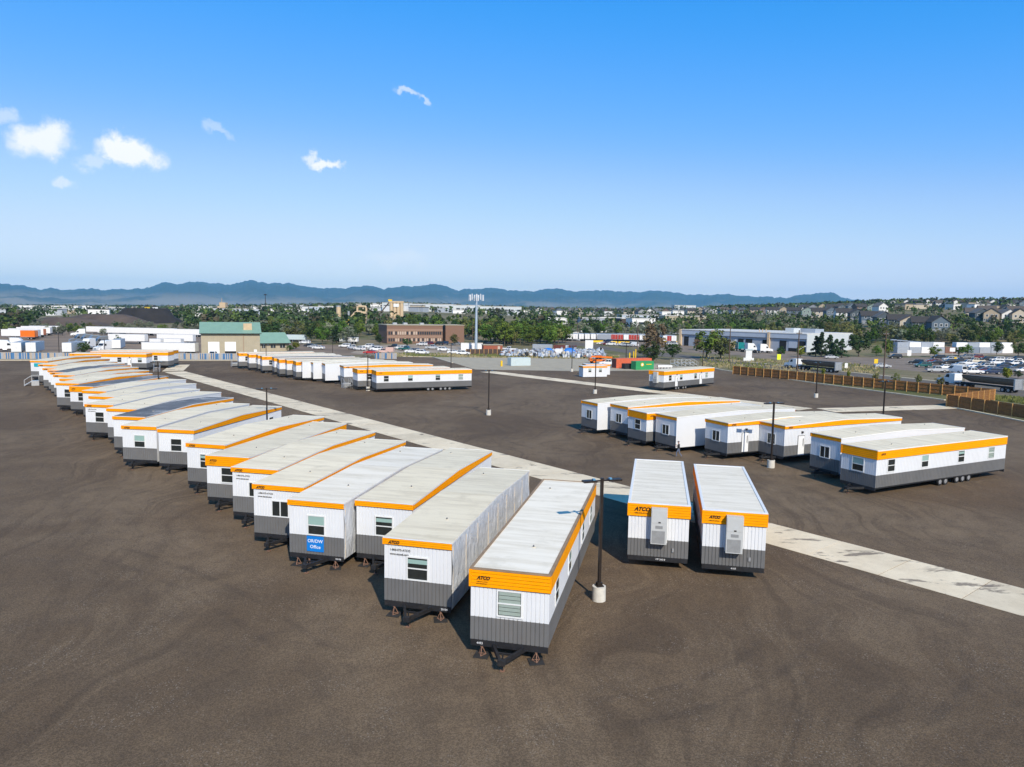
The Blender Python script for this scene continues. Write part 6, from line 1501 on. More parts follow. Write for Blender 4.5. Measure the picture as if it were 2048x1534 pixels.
mound((-311.4, 559.1), 44, 20, 7.5, B_GRAVEL, 'long brown gravel stockpile left of the dark one'); mound((-296.3, 589.8), 30, 20, 12.0, B_COAL, 'dark flat-topped stockpile with two machines on its crest', .55); mound((-313.0, 511.9), 34, 18, 6, B_GRAVEL, 'low brown stockpile in front of the long one'); mound((-168.2, 449.6), 15, 9, 7.5, B_COAL, 'black stockpile rising behind the workshop roof', .12); mound((-350.9, 511.1), 40, 22, 5, B_GRAVEL, 'lowest brown bank at the frame edge')
for (p, lb, c) in (((-293.1, 585.8), 'yellow loader on the crest of the dark stockpile, first of two', 'yellow'), ((-287.9, 588.3), 'pale loader on the crest of the dark stockpile, second of two', 'white')):
    o = empty('wheel_loader', (*p, 12.4), R(60)); tag(o, lb, 'loader', 'loaders on the stockpile')
    obj('body', box_mesh('body', -1.2, 1.2, -2.5, 1, .9, 2.0, PAINT[c]), o); obj('cab', box_mesh('cab', -.8, .8, -.6, .9, 2.0, 3.4, V_PLAST), o); obj('bucket', box_mesh('bucket', -1.4, 1.4, 2.3, 3.4, .4, 1.4, V_PLAST), o)
    obj('arm', box_mesh('arm', -.3, .3, .9, 2.4, .9, 1.3, PAINT[c]), o)
    for sx in (-1, 1):
        for y in (-1.6, .9): mb = MB(); mb.cyl((sx * .9, y, .7), (sx * 1.45, y, .7), .72, .72, W_TYRE, 12); obj('wheel', mb.mesh('wheel'), o)
def silo_group():
    o = empty('silo_group', far((-94.3, 592.5)), 0); tag(o, 'four cream storage silos with yellow top conveyor and white board', 'silos', 'asphalt plant')
    for x in (-4.2, -1.4, 1.4, 4.2):
        mb = MB(); mb.cyl((x, 0, 4), (x, 0, 15), 1.45, 1.45, B_CREAM, 16); mb.cyl((x, 0, 1.5), (x, 0, 4), .5, 1.45, B_CREAM, 16); obj('silo', mb.mesh('silo'), o)
    obj('gantry', box_mesh('gantry', -6, 6, -1.6, 1.6, 15, 16.3, B_CREAM), o); mb = MB(); mb.bar((-16, 0, 3), (-5, 0, 16.4), 1.0, .8, B_DKWOOD); obj('conveyor', mb.mesh('conveyor'), o); obj('drive_house', box_mesh('drive_house', -6.5, -3.6, -1.2, 1.2, 16.3, 17.6, C_YEL), o)
    obj('board', box_mesh('board', -2.2, 2.2, -1.75, -1.62, 11.6, 14.2, C_WHITE), o)
    for x in (-5, -2, 2, 5): obj('leg', box_mesh('leg', x - .15, x + .15, -1.2, -.9, 0, 6, B_CREAM), o)
silo_group()
o = empty('storage_silo', far((-129.8, 544.8)), 0); tag(o, 'single cream silo on legs with bright rim', 'silo', 'asphalt plant'); mb = MB(); mb.cyl((0, 0, 5.5), (0, 0, 13), 1.7, 1.7, B_CREAM, 18); mb.cyl((0, 0, 3.6), (0, 0, 5.5), .4, 1.7, B_CREAM, 18); mb.cyl((0, 0, 13), (0, 0, 14), 1.72, 1.72, W_STEEL, 18); obj('drum', mb.mesh('drum'), o)
for a in range(4): obj('leg', box_mesh('leg', 1.3 * math.cos(a * 1.57 + .8) - .1, 1.3 * math.cos(a * 1.57 + .8) + .1, 1.3 * math.sin(a * 1.57 + .8) - .1, 1.3 * math.sin(a * 1.57 + .8) + .1, 0, 6, B_CREAM), o)
o = empty('dust_collector', far((-116.0, 547.9)), 0); tag(o, 'cream dust collector with curved ducts beside a silver stack', 'plant', 'asphalt plant')
obj('stack', (lambda mb: (mb.cyl((-7, 0, 0), (-7, 0, 9.5), .9, .9, W_STEEL, 12), mb)[1])(MB()).mesh('stack'), o); obj('hopper', box_mesh('hopper', 2.5, 6.5, -2, 2, 4, 9.5, B_CREAM), o); mb = MB(); path = [(-5, 5), (-2, 8.6), (0, 9.3), (3, 9.3)]
for a, b in zip(path, path[1:]): mb.cyl((a[0], -1, a[1]), (b[0], -1, b[1]), .75, .75, B_CREAM, 10)
path = [(-.5, 9.5), (-.5, 12.2), (.4, 13.2), (5.2, 13.2), (6.2, 12.2), (6.2, 9.5)]
for a, b in zip(path, path[1:]): mb.cyl((a[0], 0, a[1]), (b[0], 0, b[1]), .8, .8, B_CREAM, 10)
obj('duct', mb.mesh('duct'), o)
for x in (2.8, 6.2): obj('leg', box_mesh('leg', x - .15, x + .15, -1.5, -1.2, 0, 4, B_CREAM), o)
for i, (p, lb) in enumerate([((-137.6, 522.2), 'yellow crusher frame among the trees, first of two'), ((-122.9, 531.0), 'yellow screening machine among the trees, second of two')]):
    o = empty('crusher', far(p), .3 * i); tag(o, lb, 'crusher', 'asphalt plant'); obj('body', box_mesh('body', -4, 4, -1.2, 1.2, 2.5, 4.2, C_YEL), o); mb = MB(); mb.bar((-3, 0, 3), (-8, 0, 6), .8, .4, C_YEL); obj('conveyor', mb.mesh('conveyor'), o)
    for x in (-3, 3): obj('leg', box_mesh('leg', x - .3, x + .3, -1, 1, 0, 2.5, C_YEL), o)
def warehouse(p, L, D, H, rz, m, label, wins=8, group='distant halls', roof_m=None, name='warehouse'):
    o = empty(name, far(p), rz); tag(o, label, 'building', group); rm = roof_m or B_ROOFL
    obj('wall', box_mesh('wall', -L / 2, L / 2, 0, D, -2, H, m), o); obj('roof', box_mesh('roof', -L / 2 - .3, L / 2 + .3, -.3, D + .3, H, H + .5, rm), o)
    for k in range(wins): x = -L / 2 + L * (k + .5) / wins; piece('window', o, x - L / wins * .22, x + L / wins * .22, -.15, .05, H * .35, H * .62, B_WIN)
warehouse((-155.9, 967.5), 34, 40, 10, 0, B_WHITE, 'white warehouse behind the four silos', 4); warehouse((-114.3, 978.3), 70, 40, 9.5, 0, B_WHITE, 'long white warehouse with small upper windows', 9); warehouse((-67.9, 982.7), 46, 40, 10, 0, B_WHITE, 'white warehouse left of the cell tower top', 4); warehouse((-17.7, 989.8), 58, 40, 9.5, 0, B_WHITE, 'white warehouse with dark windows right of the cell tower', 7)
for (px, L, H, lb, m, nm) in [((121.7, 689.3), 40, 6, 'pale blue metal hall among the trees', B_BAND, 3), ((98.5, 551.3), 18, 6.5, 'small cream barn with gable end', C_WHITE, 1), ((92.1, 572.6), 14, 6, 'dark shed beside the small cream barn', B_DKWOOD, 1), ((147.0, 622.9), 36, 6, 'low beige shop building with flat roof', B_TAN, 5), ((308.3, 1314.3), 40, 11, 'large white and brick building on the skyline', B_WHITE, 5), ((71.1, 636.0), 24, 5, 'low grey shed behind the olive trees', C_GREY, 3), ((37.5, 618.9), 18, 5, 'low white house-like shed in the trees', C_WHITE, 2), ((89.5, 643.8), 26, 5, 'low tan shed in the trees', B_TAN, 2),
                          ((-319.3, 841.4), 60, 7, 'long pale metal shed beyond the workshop', B_BAND, 4), ((-300.6, 698.0), 18, 5, 'low white building among trees behind the truck yard', C_WHITE, 2), ((-307.9, 738.4), 16, 5, 'second low white building among trees behind the truck yard', C_WHITE, 2), ((-278.1, 856.0), 24, 6, 'white shed among far trees beyond the mast', C_WHITE, 2), ((-253.7, 842.6), 22, 6, 'white shed among far trees left of the plant', C_WHITE, 2), ((-242.1, 918.6), 26, 7, 'blue-grey shed among far trees near the plant', B_BAND, 3), ((-245.5, 969.4), 24, 7, 'pale shed among far trees above the plant', C_WHITE, 3), ((-212.2, 729.8), 10, 8, 'narrow white block among the trees left of the plant', C_WHITE, 1),
                          ((-801.3, 1268.0), 90, 8, 'long white hall on the far plain', C_WHITE, 5), ((-795.4, 1330.4), 60, 8, 'second white hall on the far plain', C_WHITE, 4), ((-874.3, 1340.0), 60, 8, 'third white hall on the far plain', C_WHITE, 4)]: warehouse(px, L, 16, H, R(8), m, lb, nm)
o = empty('plant_tower', far((-385.9, 976.5)), 0); tag(o, 'cream plant tower with thin mast rising above the trees', 'tower'); obj('block', box_mesh('block', -4, 4, -4, 4, 0, 14, B_CREAM), o); obj('side_block', box_mesh('side_block', -7, -4, -3, 3, 0, 9, B_CREAM), o); obj('mast', box_mesh('mast', -2.4, -2.0, -.2, .2, 14, 20, B_CREAM), o)
o = empty('radio_mast', far((-288.1, 852.6)), 0); tag(o, 'thin dark radio mast standing above the trees', 'mast'); mb = MB(); mb.cyl((0, 0, 0), (0, 0, 24), .5, .3, P_BRONZE, 8); obj('pole', mb.mesh('pole'), o); obj('head', box_mesh('head', -1.6, 1.6, -.3, .3, 22.5, 23.5, P_BRONZE), o)
o = semi_trailer((-68.93, 325.25), R(88), C_WHITE, 'white trailer parked under the trees beyond the dirt lot', 8, 'parked semitrailers', 3.0); o = semi_trailer((-95.39, 336.79), R(88), C_BLUE, 'pale blue and white trailer beside the office annex', 9, 'parked semitrailers', 3.3)

# ------------------------------------------------------------------ houses on the hillside
H_WALL = {n: mat('house_' + n.replace('-', '_'), c, .8, var=.05, scale=.5) for n, c in {'tan': (.42, .34, .24), 'blue-grey': (.10, .135, .17), 'white': (.68, .67, .64), 'beige': (.50, .43, .33), 'brown': (.16, .11, .085), 'grey': (.25, .26, .27), 'slate': (.07, .09, .105), 'sage': (.24, .30, .26)}.items()}
H_ROOF = [mat('shingle_dark', (.05, .045, .042), .9, var=.2), mat('shingle_brown', (.10, .08, .065), .9, var=.2), mat('shingle_grey', (.14, .135, .13), .9, var=.2)]
def house_meshes(c, rf, v):
    m = H_WALL[c]; r = H_ROOF[rf]; Wd, D, E, Rg = (11, 10, 6.0, 9.0) if v == 0 else ((12.5, 9, 5.8, 8.6) if v == 1 else (9.5, 11, 6.4, 9.6)); o = {}
    mb = MB()
    if v != 1:   # gable towards the viewer
        mb.prism([(-Wd / 2, -3), (-Wd / 2, E), (0, Rg), (Wd / 2, E), (Wd / 2, -3)], 0, D, m, 'y')
    else: mb.prism([(0, -3), (0, E), (D / 2, Rg), (D, E), (D, -3)], -Wd / 2, Wd / 2, m)
    o['wall'] = fixn(mb.mesh('wall'))
    mb = MB(); t = .35
    if v != 1:
        for sx in (-1, 1): mb.faces([(0, -.5, Rg + t), (sx * (Wd / 2 + .6), -.5, E - .1), (sx * (Wd / 2 + .6), D + .5, E - .1), (0, D + .5, Rg + t), (0, -.5, Rg + .02), (sx * (Wd / 2 + .6), -.5, E - .4), (sx * (Wd / 2 + .6), D + .5, E - .4), (0, D + .5, Rg + .02)], [(0, 1, 2, 3), (4, 5, 1, 0), (5, 6, 2, 1), (6, 7, 3, 2)], r)
    else:
        for (ya, yb) in ((-.6, D / 2), (D + .6, D / 2)): mb.faces([(-Wd / 2 - .5, yb, Rg + t), (Wd / 2 + .5, yb, Rg + t), (Wd / 2 + .5, ya, E - .1), (-Wd / 2 - .5, ya, E - .1), (-Wd / 2 - .5, ya, E - .4), (Wd / 2 + .5, ya, E - .4)], [(0, 1, 2, 3), (3, 2, 5, 4)], r)
    o['roof'] = fixn(mb.mesh('roof')); o['win'] = box_mesh('window', -.6, .6, -.08, .04, -.7, .7, B_WIN); o['garage'] = box_mesh('garage_door', -2.2, 2.2, -.08, .04, 0, 2.2, H_WALL['grey']); o['trim'] = box_mesh('frame', -.75, .75, -.05, .03, -.85, .85, W_TRIM); o['W'] = Wd
    return o
HOUSES = []
def house(p, c, rf, v, rz, place):
    me = cached(('house', c, rf, v), lambda: house_meshes(c, rf, v)); o = empty('house', far(p), rz)
    obj('wall', me['wall'], o); obj('roof', me['roof'], o)
    for x, z in ((-.28, 4.6), (.02, 4.6), (.3, 4.6), (.28, 1.7), (-.05, 1.7)): q = obj('window', me['trim'], o, (x * me['W'], 0, z)); obj('pane', me['win'], q)
    obj('garage_door', me['garage'], o, (-.28 * me['W'], 0, .1)); HOUSES.append((o, f'{c} house', place, bearing(o)))
rnd = random.Random(12); cols = list(H_WALL)
A_ROW = [((282.6, 854.5), 'tan'), ((285.1, 832.6), 'brown'), ((287.0, 810.7), 'white'), ((287.8, 778.5), 'tan'), ((285.5, 747.3), 'blue-grey'), ((283.7, 705.1), 'sage'), ((277.4, 664.4), 'beige'), ((275.3, 632.7), 'blue-grey'), ((267.8, 592.3), 'white'), ((259.8, 551.9), 'slate'), ((246.0, 503.1), 'blue-grey'), ((235.6, 463.6), 'slate'), ((233.4, 442.2), 'blue-grey'), ((229.0, 421.8), 'beige'), ((232.7, 414.1), 'slate'), ((237.2, 405.8), 'blue-grey')]
for i, (p, c) in enumerate(A_ROW): house(p, c, i % 3 if i % 2 else 0, (1, 0, 1, 2)[i % 4], R(rnd.uniform(-25, -5)), 'in the front line of the hillside estate')
B_ROW = [(469.0, 905.8), (479.4, 911.6), (489.1, 912.2), (493.4, 904.1), (497.6, 896.1), (506.5, 896.8), (515.5, 897.5), (519.4, 889.5), (523.1, 881.5), (531.9, 882.0), (541.1, 882.3), (545.0, 874.0), (548.7, 865.8), (557.7, 866.0), (566.6, 866.1), (570.0, 857.9), (573.7, 849.4), (582.8, 849.3), (588.3, 845.5)]
for i, p in enumerate(B_ROW): house(p, ['white', 'blue-grey', 'white', 'slate', 'blue-grey', 'white', 'grey'][i % 7], i % 2, (0, 1, 2)[i % 3], R(rnd.uniform(-20, 10)), 'in the upper line of the hillside estate')
C_ROW = [(346.6, 549.9), (340.1, 530.3), (338.9, 519.2), (351.9, 528.6), (350.8, 517.3), (352.7, 509.9), (385.8, 596.0), (397.0, 600.6), (399.6, 592.9), (402.3, 585.0), (410.0, 585.8)]
for i, p in enumerate(C_ROW): house(p, ['beige', 'slate', 'tan', 'blue-grey', 'white'][i % 5], (1, 2, 0)[i % 3], (1, 0, 2)[i % 3], R(rnd.uniform(-30, 0)), 'among the trees below the upper estate line')
D_ROW = [(38.1, 1079.3), (49.3, 1098.9), (60.1, 1118.4), (69.5, 1097.8), (78.5, 1077.1), (86.4, 1056.5), (97.6, 1085.6), (109.9, 1104.5), (117.1, 1073.6), (124.1, 1052.7), (137.1, 1081.3), (149.3, 1089.8), (155.9, 1058.6), (162.6, 1037.3), (177.2, 1065.4), (169.8, 965.2), (183.6, 983.0), (197.9, 1000.6), (204.3, 978.9), (211.4, 956.9), (225.9, 974.2), (227.7, 932.6), (249.6, 978.7), (247.9, 927.4), (268.1, 963.4), (272.2, 941.4), (291.5, 967.0), (296.3, 944.6)]
for i, p in enumerate(D_ROW): house(p, cols[(i * 5 + 2) % 8], i % 3, (0, 1, 2, 0)[i % 4], R(rnd.uniform(-30, 30)), 'in the distant estate left of the service building')
E_ROW = [(369.6, 1014.8), (371.7, 992.7), (378.2, 979.5), (369.0, 929.4), (371.2, 907.0), (373.4, 884.4), (371.1, 852.8), (368.5, 821.1), (369.4, 798.7), (365.4, 767.5), (361.5, 736.0), (360.5, 714.2)]
for i, p in enumerate(E_ROW): house(p, cols[(i * 3 + 1) % 8], i % 3, (1, 0, 2)[i % 3], R(rnd.uniform(-30, 10)), 'in the second line of the hillside estate')
label_series(HOUSES, 'house', 'houses of the hillside estate')

# ------------------------------------------------------------------ trees
def leaf_mat(name, c, var=.35):
    m, N, Lk, bs = nodes_of(name)
    co = N.new('ShaderNodeTexCoord').outputs['Object']
    oi = N.new('ShaderNodeObjectInfo').outputs['Random']
    c1 = n_mix(N, Lk, n_range(N, Lk, n_noise(N, Lk, co, 5, 4, .7), .35, .68), tuple(q * (1 - var) for q in c), tuple(min(1, q * (1 + var)) for q in c))
    hs = N.new('ShaderNodeHueSaturation'); Lk.new(c1, hs.inputs['Color']); Lk.new(n_range(N, Lk, oi, 0, 1, .72, 1.3), hs.inputs['Value'])
    fr = N.new('ShaderNodeMath'); fr.operation = 'MULTIPLY'; fr.inputs[1].default_value = 9.7; f2 = N.new('ShaderNodeMath'); f2.operation = 'FRACT'; Lk.new(oi, fr.inputs[0]); Lk.new(fr.outputs[0], f2.inputs[0])
    Lk.new(n_range(N, Lk, f2.outputs[0], 0, 1, .475, .515), hs.inputs['Hue'])
    Lk.new(hs.outputs['Color'], bs.inputs['Base Color']); bs.inputs['Roughness'].default_value = .8; bs.inputs['Specular IOR Level'].default_value = .15
    return m
LEAF = {'leafy': leaf_mat('leaf_green', (.085, .145, .022)), 'dark': leaf_mat('leaf_dark_green', (.040, .075, .020)), 'conifer': leaf_mat('needle_green', (.034, .062, .026)), 'silver': leaf_mat('leaf_silver_olive', (.17, .19, .125), .25), 'olive': leaf_mat('leaf_olive', (.135, .145, .045)), 'brown': leaf_mat('leaf_browning', (.13, .10, .055)), 'young': leaf_mat('leaf_yellow_green', (.17, .22, .025))}
BARK = mat('bark', (.11, .085, .062), .9, var=.3, scale=6)
def crown_mesh(sp, seed, n=1350):
    """unit-height tree: leaf-sized faces gathered in clumps through the crown's volume"""
    rnd = random.Random(seed); mb = MB(); m = LEAF[sp]
    shrub = sp in ('silver', 'olive') and seed % 2 == 0
    clumps = []
    nc = 26 if sp != 'conifer' else 34
    for k in range(nc):
        if sp == 'conifer':
            z = .10 + .88 * (k + .5) / nc; rr = .23 * (1 - z) ** .8 + .015; a = rnd.uniform(0, 6.28); q = rr * rnd.uniform(.35, 1); clumps.append((q * math.cos(a), q * math.sin(a), z, .045 + .05 * (1 - z)))
        else:
            while True:
                x, y, z = rnd.uniform(-1, 1), rnd.uniform(-1, 1), rnd.uniform(-1, 1); d = math.sqrt(x * x + y * y + z * z)
                if .35 < d < 1: break
            lo = .10 if shrub else .17
            cz = (lo + 1) / 2; hz_ = (1 - lo) / 2
            wdt = .50 if shrub else (.36 if sp != 'young' else .22); wdt *= 1 - .25 * max(0, z)
            clumps.append((x * wdt * .88, y * wdt * .88, cz + z * hz_ * .86, rnd.uniform(.085, .15)))
    per = n // nc; s0 = .030 if sp != 'young' else .035
    for (cx, cy, cz, r) in clumps:
        for i in range(per):
            v = Vector((rnd.gauss(0, 1), rnd.gauss(0, 1), rnd.gauss(0, .8))); v = v.normalized() * r * rnd.uniform(.45, 1.05)
            c = Vector((cx, cy, cz)) + v; s = s0 * rnd.uniform(.6, 1.4)
            nrm = (v.normalized() + Vector((rnd.uniform(-1, 1), rnd.uniform(-1, 1), rnd.uniform(-.4, 1))) * .75).normalized(); t = nrm.orthogonal().normalized(); b = nrm.cross(t); a = rnd.uniform(0, 6.28); e1 = (t * math.cos(a) + b * math.sin(a)) * s; e2 = (b * math.cos(a) - t * math.sin(a)) * s * rnd.uniform(.55, 1)
            mb.poly([c - e1, c - e2 * .8, c + e1, c + e2], m)
    return mb.mesh('crown')
def trunk_mesh(sp, seed):
    rnd = random.Random(seed + 99); mb = MB(); top = .55 if sp != 'conifer' else .9
    mb.cyl((0, 0, -.02), (0, 0, top), .022, .008, BARK, 7, False)
    if sp != 'conifer':
        for k in range(5):
            a = rnd.uniform(0, 6.28); z = rnd.uniform(.2, .42); l = rnd.uniform(.16, .28); mb.cyl((0, 0, z), (l * math.cos(a), l * math.sin(a), z + rnd.uniform(.15, .3)), .011, .004, BARK, 5, False)
    return mb.mesh('trunk')
TREES = []
def tree(p, h, sp, label, group=None, seed=None, wide=1.0):
    sd = (len(TREES) * 5 + 1) % 4 if seed is None else seed
    o = empty('tree' if sp != 'conifer' else 'conifer_tree', far(p), (len(TREES) * 2.4) % 6.28); tag(o, label, 'tree', group)
    c = obj('crown', cached(('crown', sp, sd), lambda: crown_mesh(sp, sd)), o); t = obj('trunk', cached(('trunk', sp, sd), lambda: trunk_mesh(sp, sd)), o)
    for q in (c, t): q.scale = (h * wide, h * wide, h)
    TREES.append(o); return o
for p, h, sp, lb, wd in [
    ((49.82, 253.58), 13.5, 'brown', 'tall browning tree with sparse dry crown behind the orange container', 1.0), ((43.25, 223.73), 7.5, 'dark', 'dark round tree right behind the green container', 1.1), ((54.67, 249.45), 6.8, 'dark', 'dark green tree beside the stacked access steps', 1.2), ((45.78, 255.33), 5, 'leafy', 'small bright tree between orange container and browning tree', 1.1),
    ((68.74, 257.98), 10.8, 'leafy', 'broad green tree in front of the grey service building', 1.4), ((73.23, 256.32), 10.6, 'olive', 'pale green tree beside the broad green one before the service building', 1.1), ((80.78, 317.62), 5.8, 'brown', 'small bare brown tree at the end of the service building', 1), ((100.83, 274.10), 4.2, 'dark', 'small dark tree before the service building bays', 1.2), ((109.14, 276.10), 4.6, 'young', 'yellow-green small tree behind the tipper truck', 1.5),
    ((116.85, 281.00), 8, 'conifer', 'dark conifer before the white end wall, first of five', 1.3), ((117.78, 278.17), 9.6, 'conifer', 'tallest dark conifer before the white end wall', 1.2), ((121.19, 278.99), 8.6, 'conifer', 'dark conifer before the white end wall, third of five', 1.3), ((122.49, 276.29), 7, 'conifer', 'dark conifer before the white end wall, fourth of five', 1.4), ((125.04, 276.90), 7.2, 'conifer', 'dark conifer before the white end wall, last of five', 1.4), ((135.57, 285.55), 10.5, 'dark', 'big dark tree at the far corner of the white end wall', 1.15), ((143.59, 287.49), 4.6, 'leafy', 'small green tree behind the yellow sign', 1.3), ((150.88, 292.47), 7, 'leafy', 'green tree beside the end of the container row', 1.1),
    ((167.00, 288.42), 5.2, 'leafy', 'green tree in front of the containers, first of four', 1.5), ((183.89, 300.57), 4.8, 'leafy', 'green tree in front of the containers, second of four', 1.3), ((188.02, 301.59), 5, 'leafy', 'green tree in front of the containers, third of four', 1.3), ((210.92, 317.80), 6, 'dark', 'dark tree in front of the containers, last of four', 1.2), ((207.89, 299.80), 7.5, 'dark', 'dark tree at the end of the container row', 1.2), ((126.14, 185.22), 4, 'young', 'yellow-green tree behind the hopper of the tipper truck', 1.1), ((133.58, 191.96), 2.2, 'dark', 'small dark bush on the earth bank by the car park', 1.4),
    ((81.61, 190.53), 2.2, 'young', 'yellow sapling behind the plank fence, first of six', .9), ((85.87, 185.52), 2.3, 'young', 'yellow-green sapling behind the plank fence, second of six', .9), ((88.93, 178.01), 2.4, 'olive', 'thin sapling behind the plank fence beside the utility pole', .9), ((91.57, 173.44), 2.6, 'olive', 'thin sapling behind the plank fence, fourth of six', .9), ((94.46, 169.16), 2.7, 'olive', 'thin sapling behind the plank fence, fifth of six', .9), ((97.91, 166.29), 2.8, 'olive', 'thin sapling behind the plank fence, before the tipper cab', .9),
    ((-44.71, 309.91), 4, 'dark', 'round dark tree in front of the brick office', 1.5), ((-32.54, 359.12), 9, 'olive', 'tall yellowish birch between brick office and its wing', .8), ((-25.65, 324.97), 5.5, 'olive', 'small loose tree before the brick wing', 1.2), ((-83.56, 320.37), 9.5, 'leafy', 'big bright green tree above the dirt lot', 1.2), ((-78.99, 326.84), 8, 'conifer', 'dark conifer beside the big bright tree', 1.5), ((-73.50, 323.73), 8, 'silver', 'silver-grey tree beside the dark conifer', 1.2),
    ((-135.73, 229.83), 4.2, 'dark', 'round dark shrub behind the slatted fence', 1.6), ((-150.06, 277.19), 4.6, 'dark', 'small tree among the grey tractors', 1.1), ((-82.74, 278.50), 3, 'young', 'bright bush at the corner of the office annex', 1.8), ((-80.02, 262.05), 2.4, 'leafy', 'green bush against the office annex', 1.8), ((-58.85, 323.73), 5, 'dark', 'dark tree at the end of the brick office', 1.2), ((-264.15, 407.95), 7.5, 'silver', 'big pale olive shrub behind the yard edge row', 1.6), ((-235.22, 386.51), 5.5, 'dark', 'dark green shrub at the end of the yard edge row', 1.4), ((-227.48, 381.95), 5, 'leafy', 'bright green shrub beside the dark one behind the yard', 1.5)]:
    tree(p, h, sp, lb, None, None, wd)
def belt(q, n, hs, sps, place, group, seed):
    rnd = random.Random(seed); a, b, c, d = q
    for k in range(n):
        s, t = (k + rnd.random()) / n, rnd.random()
        x = (a[0] * (1 - s) + b[0] * s) * (1 - t) + (d[0] * (1 - s) + c[0] * s) * t; y = (a[1] * (1 - s) + b[1] * s) * (1 - t) + (d[1] * (1 - s) + c[1] * s) * t
        sp = rnd.choice(sps); nm = {'leafy': 'green leafy tree', 'dark': 'dark green tree', 'conifer': 'dark pointed conifer', 'silver': 'silver-grey olive tree', 'olive': 'dull olive-green tree', 'brown': 'brownish tree', 'young': 'yellow-green tree'}[sp]
        tree((x, y), rnd.uniform(*hs), sp, f'{nm} {place}', group, None, rnd.uniform(.95, 1.3))
belt(((-13.14, 324.27), (23.02, 326.36), (31.17, 415.12), (-15.85, 390.13)), 44, (8, 12.5), ['leafy', 'leafy', 'dark', 'olive', 'leafy'], 'in the dense belt right of the cell tower', 'trees right of the cell tower', 1)
belt(((-62.8, 366.7), (-15.5, 371.7), (-18.8, 449.6), (-76.0, 443.5)), 34, (9, 13), ['dark', 'leafy', 'dark', 'olive', 'conifer'], 'in the belt behind the brick office', 'trees behind the brick office', 2)
belt(((-112.6, 326.1), (-61.4, 344.6), (-82.5, 462.7), (-152.1, 423.5)), 46, (6, 10.5), ['leafy', 'dark', 'silver', 'olive', 'dark'], 'in the belt behind the workshop and dirt lot', 'trees behind the workshop', 3)
belt(((-249.8, 350.0), (-164.7, 391.8), (-214.0, 517.5), (-337.0, 472.1)), 54, (3, 6), ['silver', 'olive', 'dark', 'silver', 'leafy'], 'in the scrub belt behind the truck yard', 'scrub behind the truck yard', 4)
belt(((97.5, 398.2), (181.2, 347.6), (208.0, 399.1), (118.9, 485.7)), 46, (5.5, 9.5), ['dark', 'leafy', 'olive', 'dark', 'silver'], 'in the belt behind the service building', 'trees behind the service building', 5)
belt(((184.8, 357.0), (250.6, 351.9), (272.7, 382.8), (202.3, 390.7)), 44, (5, 9), ['leafy', 'dark', 'olive', 'silver', 'dark'], 'in the belt behind the container row', 'trees behind the container row', 6)
belt(((30.0, 423.9), (99.7, 413.1), (112.6, 466.6), (34.6, 488.8)), 30, (6, 9.5), ['silver', 'dark', 'leafy', 'silver'], 'in the belt behind the freight yard', 'trees behind the freight yard', 7)

# far woods: one mass
def wood_mat():
    m, N, Lk, bs = nodes_of('far_foliage')
    at = N.new('ShaderNodeAttribute'); at.attribute_name = 'tint'
    Lk.new(at.outputs['Color'], bs.inputs['Base Color']); bs.inputs['Roughness'].default_value = .9; bs.inputs['Specular IOR Level'].default_value = .05
    return m
M_WOOD = wood_mat()
def woodland(name, n, r0, r1, a0, a1, seed, label, faces=26, hs=1.0):
    rnd = random.Random(seed); V, F, C = [], [], []
    for k in range(n):
        t = rnd.random(); r = r0 * (r1 / r0) ** t; a = rnd.uniform(a0, a1); x, y = r * math.sin(a), r * math.cos(a)
        dens = noise.noise((x * .006, y * .004, seed))
        if dens < -.32 + .25 * rnd.random() or (r < 720 and -0.5829 < a < -0.4210): continue
        z = terr(x, y); h = rnd.uniform(5, 11) * hs; w = h * rnd.uniform(.38, .62)
        g = rnd.uniform(.6, 1.35); hue = rnd.random(); base = (.046, .076, .026) if hue < .5 else ((.085, .120, .030) if hue < .75 else ((.085, .10, .062) if hue < .9 else (.075, .065, .040)))
        cl = [(rnd.gauss(0, .45) * w, rnd.gauss(0, .45) * w, h * rnd.uniform(.30, .88)) for _ in range(6)]
        for i in range(faces):
            cx, cy, cz = cl[i % 6]; v = Vector((rnd.gauss(0, 1), rnd.gauss(0, 1), rnd.gauss(0, 1))).normalized(); c = Vector((x + cx, y + cy, z + cz)) + v * h * .16
            s = h * rnd.uniform(.09, .17); nr = (v + Vector((0, 0, .5))).normalized(); t1 = nr.orthogonal().normalized(); b1 = nr.cross(t1); an = rnd.uniform(0, 6.28); e1 = (t1 * math.cos(an) + b1 * math.sin(an)) * s; e2 = (b1 * math.cos(an) - t1 * math.sin(an)) * s
            i0 = len(V); V += [c - e1, c - e2, c + e1, c + e2]; F.append((i0, i0 + 1, i0 + 2, i0 + 3)); q = g * rnd.uniform(.8, 1.2); C.append((base[0] * q, base[1] * q, base[2] * q, 1))
    me = bpy.data.meshes.new(name); me.from_pydata(V, [], F); me.materials.append(M_WOOD)
    at = me.attributes.new('tint', 'FLOAT_COLOR', 'FACE'); flat = [q for c in C for q in c]; at.data.foreach_set('color', flat)
    return struct(name, me, kind='stuff', label=label)
woodland('woodland', 1100, 470, 900, R(-37), R(3), 31, 'mixed trees of the middle distance beyond the yards')
woodland('woodland', 420, 450, 900, R(3), R(18), 36, 'trees below the distant estate', 26, .75)
woodland('woodland', 1250, 480, 1050, R(17), R(38), 35, 'trees between the houses of the hillside estate', 26, .58)
woodland('woodland', 2300, 1000, 2200, R(15), R(38), 37, 'dark woods covering the hill above the estate', 22, 1.05)
woodland('woodland', 4300, 950, 2400, R(-37), R(38), 32, 'continuous far woods on the plain below the mountains', 18)
woodland('woodland', 2600, 2300, 6500, R(-37), R(37), 33, 'thin dark line of the farthest woods', 10)
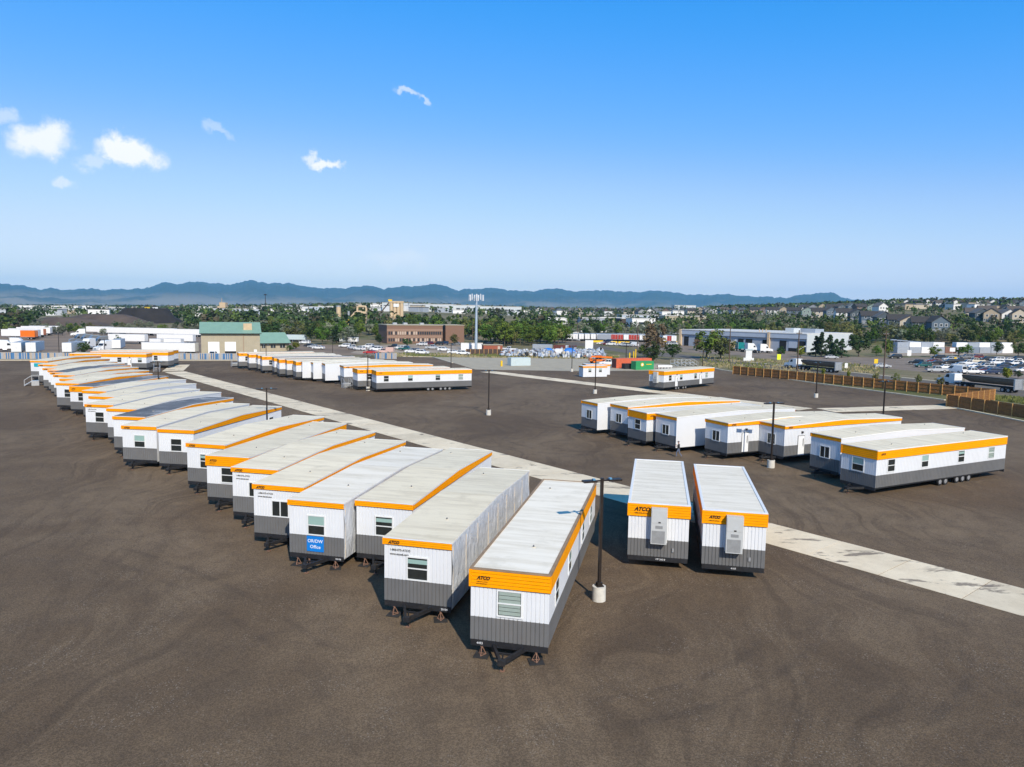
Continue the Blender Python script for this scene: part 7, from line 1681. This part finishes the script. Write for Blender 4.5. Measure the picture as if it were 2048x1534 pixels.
# roofs and walls too small to pick apart, scattered through the far woods
mb = MB(); rnd = random.Random(44)
for k in range(400):
    r = 900 * (4200 / 900) ** rnd.random(); a = R(rnd.uniform(-37, 37)); x, y = r * math.sin(a), r * math.cos(a); z = terr(x, y); l, w_, h = rnd.uniform(8, 22), rnd.uniform(8, 14), rnd.uniform(4, 7.5)
    mt = rnd.choice([C_WHITE, C_WHITE, H_WALL['tan'], H_WALL['beige'], H_WALL['white'], C_GREY]); M_ = Matrix.Translation((x, y, z)) @ Matrix.Rotation(rnd.uniform(-.6, .6), 4, 'Z')
    mb.box(-l / 2, l / 2, 0, w_, -1, h, mt, M_); mb.box(-l / 2 - .4, l / 2 + .4, -.4, w_ + .4, h, h + .7, rnd.choice(H_ROOF + [B_ROOFL]), M_)
o = struct('far_roofs', mb.mesh('far_roofs'), kind='stuff', label='tiny far-off roofs and sheds scattered through the woods')
# roadside tufts of grass and weeds
G_M = mat('grass_tuft', (.13, .145, .035), .9, var=.3); G_D = mat('grass_dry', (.30, .25, .13), .9, var=.3)
def tufts(name, q, n, label, seed):
    rnd = random.Random(seed); mb = MB(); a, b, c, d = q
    for k in range(n):
        s, t = rnd.random(), rnd.random(); x = (a[0] * (1 - s) + b[0] * s) * (1 - t) + (d[0] * (1 - s) + c[0] * s) * t; y = (a[1] * (1 - s) + b[1] * s) * (1 - t) + (d[1] * (1 - s) + c[1] * s) * t
        m = G_M if noise.noise((x * .08, y * .08, seed)) > .05 else G_D
        for j in range(3):
            an = rnd.uniform(0, 3.14); l, h = rnd.uniform(.12, .35), rnd.uniform(.2, .6); dx, dy = math.cos(an) * l, math.sin(an) * l; mb.poly([(x - dx, y - dy, -.05), (x + dx, y + dy, -.05), (x + dx * .5, y + dy * .5 + .1, h)], m)
    struct(name, mb.mesh(name), kind='stuff', label=label)
tufts('grass', ((56.30, 218.24), (102.07, 201.81), (119.85, 237.33), (70.19, 272.68)), 1500, 'roadside grass between road and car park', 3)
tufts('grass', ((59.93, 215.08), (95.31, 143.00), (102.29, 153.61), (66.75, 239.81)), 1200, 'weedy grass strip along the back of the plank fence', 4)
tufts('grass', ((-39.20, 243.13), (34.51, 244.85), (39.14, 265.06), (-42.33, 262.59)), 1300, 'weedy grass edge behind the grey apron', 5)
tufts('grass', ((93.57, 140.35), (96.07, 131.70), (103.14, 141.54), (98.36, 147.63)), 300, 'weeds beside the yard opening', 6)
